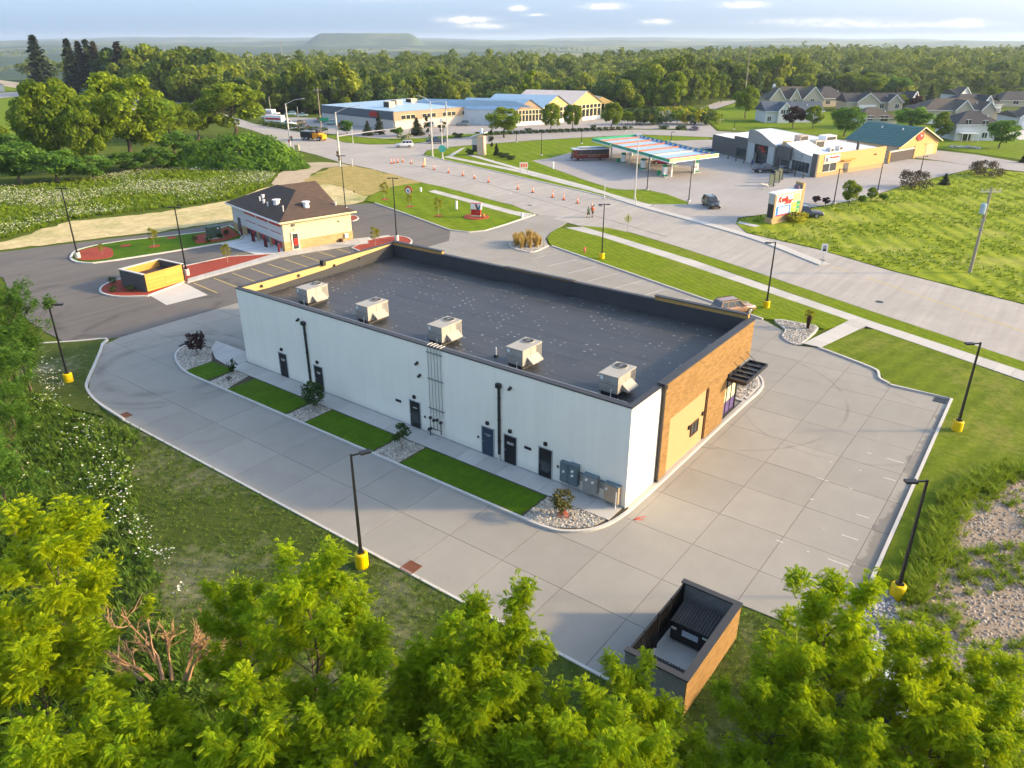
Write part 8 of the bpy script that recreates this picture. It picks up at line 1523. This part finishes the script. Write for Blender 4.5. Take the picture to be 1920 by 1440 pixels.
for r in np.concatenate([np.arange(740, 1000, 24), np.arange(1000, 1750, 38)]):
    for a in np.arange(-.66, .66, 13.5 / r):
        lim = 700 + 900 * sstep(-.02, -.30, a) - 120 * sstep(.30, .5, a)
        if r < lim * 1.02: far.append((r + rg.uniform(-12, 12), a + rg.uniform(-7, 7) / r))
for r in np.arange(2100, 3600, 90):        # copses down in the valley
    for a in np.arange(-.66, .66, 26 / r):
        if hash_noise(np.array([a * 26 + r * .004]), 31)[0] > .6: far.append((r + rg.uniform(-40, 40), a + rg.uniform(-10, 10) / r))
for r, a in far:
    z0 = float(terrain_z(np.array([r]), np.array([a]))[0]); n = 420 if r < 560 else (220 if r < 800 else (100 if r < 1300 else 40)); H = rg.uniform(11, 17); R_ = rg.uniform(5, 8.5); ls = .9 if r < 560 else (1.2 if r < 800 else (1.6 if r < 1300 else 2.4))
    d = unit(rg.normal(size=(n, 3)) + np.array((0, 0, .5))); k = 6; lc = rg.normal(size=(k, 3)) * np.array((R_ * .45, R_ * .45, H * .16)) + np.array((0, 0, H * .62)); w_ = rg.randint(0, k, n); p = lc[w_] + d * R_ * .55 * rg.uniform(.7, 1.05, (n, 1)); p[:, 0] += CAM[0] + r * math.cos(YAW + a); p[:, 1] += CAM[1] + r * math.sin(YAW + a); p[:, 2] += z0
    Cs.append(p); Ns.append(d + rg.normal(size=(n, 3)) * .5); Ss.append(ls * rg.uniform(.6, 1.3, n)); Ts.append(np.clip(rg.rand() * .7 + rg.rand(k)[w_] * .35, 0, 1))
V_, F_ = leaves(np.concatenate(Cs), np.concatenate(Ns), np.concatenate(Ss), rg, .75)
L_FAR = leafmat('leaf_far_wood', (.035, .085, .018), (.215, .265, .045), .36, .0)
obj('far_forest', np_mesh('far_forest', V_, F_, L_FAR, np.concatenate(Ts)), kind='stuff', label='far mass of woodland rolling to the valley', category='forest')

# ------------------------------------------------------------------ weeds, flowers, tufts
def tufts(polys, n, h0, h1, mat, name, label, blades=5, w=.05, keep=None, z=.0, spread=.3):
    P = np.concatenate([scatter(p, int(n * f)) for p, f in polys])
    if keep is not None: P = P[keep(P)]
    m_ = len(P); a = rng.rand(m_, blades) * 6.283; h = rng.uniform(h0, h1, (m_, 1)) * rng.uniform(.6, 1.15, (m_, blades)); q = spread * h; b = np.stack([P[:, 0, None] + rng.normal(size=a.shape) * .06, P[:, 1, None] + rng.normal(size=a.shape) * .06, np.full(a.shape, z)], -1)
    d = np.stack([np.cos(a) * q * 1.4, np.sin(a) * q * 1.4, h], -1); s_ = np.stack([-np.sin(a), np.cos(a), 0 * a], -1) * (w * (1 + h[..., None] * .8)); mid_ = b + d * np.array((.4, .4, .65))
    V = np.stack([b - s_ * .4, b + s_ * .4, mid_ + s_, mid_ - s_, b + d], 2).reshape(-1, 3); k = np.arange(m_ * blades) * 5
    F = np.concatenate([np.stack([k, k + 1, k + 2], 1), np.stack([k, k + 2, k + 3], 1), np.stack([k + 3, k + 2, k + 4], 1)]); t_ = np.repeat(np.clip(rng.rand(m_) * .8, 0, 1), blades) + rng.rand(m_ * blades) * .2
    obj(name, np_mesh(name, V, F, mat, np.tile(t_, 3)), kind='stuff', label=label, category='weeds' if 'weed' in name else 'grass')
def flowers(P, s0, s1, z0, z1, name, label, mat=FLOWER):
    n = len(P); C = np.column_stack([P, rng.uniform(z0, z1, n)]); V, F = leaves(C, np.array((0, 0, 1.)) + rng.normal(size=(n, 3)) * .3, rng.uniform(s0, s1, n), rng, .9); obj(name, np_mesh(name, V, F, mat), kind='stuff', label=label, category='flowers')
BANK = [(-12.7, 33), (-13.6, 37), (-14.2, 44), (-14.5, 50), (-12.5, 57), (-22, 66), (-32, 50), (-34, 30), (-36, 14), (-30, 6), (-24.5, 3), (-22.5, 12), (-19.5, 20), (-16.5, 27)]
tufts([(BANK, 1.)], 11000, .15, .75, L_WEED, 'bank_weeds', 'tall tangled weeds on the bank left of the drive', 9, .02, spread=.45)
C_ = scatter(BANK, 900); Cw = np.column_stack([C_, rng.uniform(.1, .5, len(C_))]); Cc = np.repeat(Cw, 14, 0) + rng.normal(size=(len(Cw) * 14, 3)) * np.array((.35, .35, .2)); Cc[:, 2] = np.abs(Cc[:, 2]); V_, F_ = leaves(Cc, np.array((0, 0, .8)) + rng.normal(size=Cc.shape) * .6, rng.uniform(.07, .18, len(Cc)), rng)
obj('bank_undergrowth', np_mesh('bank_undergrowth', V_, F_, L_WEED, np.repeat(rng.rand(len(Cw)), 14)), kind='stuff', label='leafy undergrowth between the weeds on the left bank', category='undergrowth')
fl = []
for px, py, rx, ry, n in ((88, 700, 30, 26, 330), (92, 740, 26, 24, 130), (165, 800, 30, 34, 110), (135, 830, 40, 30, 60), (200, 870, 26, 46, 150), (230, 905, 30, 40, 120), (175, 905, 34, 24, 70), (262, 985, 24, 26, 130), (300, 1035, 30, 20, 110), (225, 960, 20, 40, 60), (340, 1100, 16, 12, 40), (60, 850, 40, 60, 50), (130, 760, 60, 60, 60)):
    for _ in range(int(n * .42)): fl.append(G(px + rng.normal() * rx * .55, py + rng.normal() * ry * .55, .7))
flowers(np.array(fl), .03, .085, .6, .95, 'bank_flowers', 'white lace flowers scattered over the left bank weeds')
FF = GG([(-80, 360), (60, 350), (200, 332), (330, 308), (440, 316), (520, 330), (500, 348), (440, 372), (300, 392), (130, 412), (0, 450), (-80, 468)])
tufts([(FF, 1.)], 9000, .25, .75, L_TUFT, 'field_weeds', 'tall green growth of the white flower field', 6, .05, spread=.6)
P = scatter(FF, 26000); dn = np.sin(P[:, 0] * .31 + 1) * .5 + np.sin(P[:, 1] * .23 + P[:, 0] * .11) * .6 + rng.normal(size=len(P)) * .45; P = P[dn > .15]
flowers(P, .06, .14, .5, .85, 'field_flowers', 'mass of white wildflowers behind the oil change shop', plain('wild_white', (.50, .50, .36), .9, .2))
ML = MEAD
tufts([(ML, 1.)], 9000, .12, .4, L_TUFT, 'meadow_grass', 'uneven tall grass of the sunlit meadow', 7, .05, keep=lambda P: (np.sin(P[:, 0] * .45) + np.sin(P[:, 1] * .37 + P[:, 0] * .2) + rng.normal(size=len(P)) * .7) > -.2, spread=.7)
P = scatter(GG([(1500, 440), (1660, 440), (1920, 520), (1920, 565), (1680, 495)]), 420); flowers(P, .04, .09, .3, .5, 'meadow_flowers', 'small white flowers in the meadow near the road')
tufts([(RUBP, 1.)], 2600, .15, .5, L_TUFT, 'slope_grass', 'bright grass tufts growing on the stony slope', 22, .014, keep=lambda P: (np.sin(P[:, 0] * .9 + 1.3) + np.sin(P[:, 1] * 1.1 + P[:, 0] * .5) + rng.normal(size=len(P)) * .5) > .15, z=.1, spread=.6)
edgeP = np.array(GG([(1700, 1130), (1745, 1060), (1760, 1000), (1785, 945), (1840, 908), (1920, 885)])); ep_ = np.concatenate([np.linspace(edgeP[i], edgeP[i + 1], 120) for i in range(len(edgeP) - 1)]) + rng.normal(size=(600, 2)) * .45
_sc = scatter
scatter = lambda poly, n: ep_ if poly == 'edge' else _sc(poly, n)
tufts([('edge', 1.)], 600, .3, .8, L_TUFT, 'edge_grass', 'long grass fringe between the lawn and the stony slope', 20, .014, z=.1, spread=.55)
scatter = _sc
tufts([(BACKL, 1.)], 9000, .04, .12, L_WEED, 'thin_grass', 'thin short grass of the patchy back lawn', 4, .025, spread=.8)
tufts([([(-14, -14), (-4, -17), (-4, -30), (-24, -24), (-40, -5), (-40, 8), (-25, 4), (-24, -6)], 1.)], 5000, .3, .9, L_WEED, 'tree_weeds', 'dark undergrowth below the near trees', 8, .035, spread=.5)

# ------------------------------------------------------------------ haze
m, t = _nt('haze_air'); v = node(t, 'ShaderNodeVolumePrincipled', {'Color': (.64, .81, 1.0, 1), 'Density': HAZE_D, 'Anisotropy': .25}); t.links.new(v.outputs[0], node(t, 'ShaderNodeOutputMaterial').inputs['Volume'])
MB().box(-15500 + CAM[0], -15500 + CAM[1], -80, 15500 + CAM[0], 15500 + CAM[1], 72).build('haze', m, None, kind='stuff', label='thin blue morning haze over the valley', category='haze')
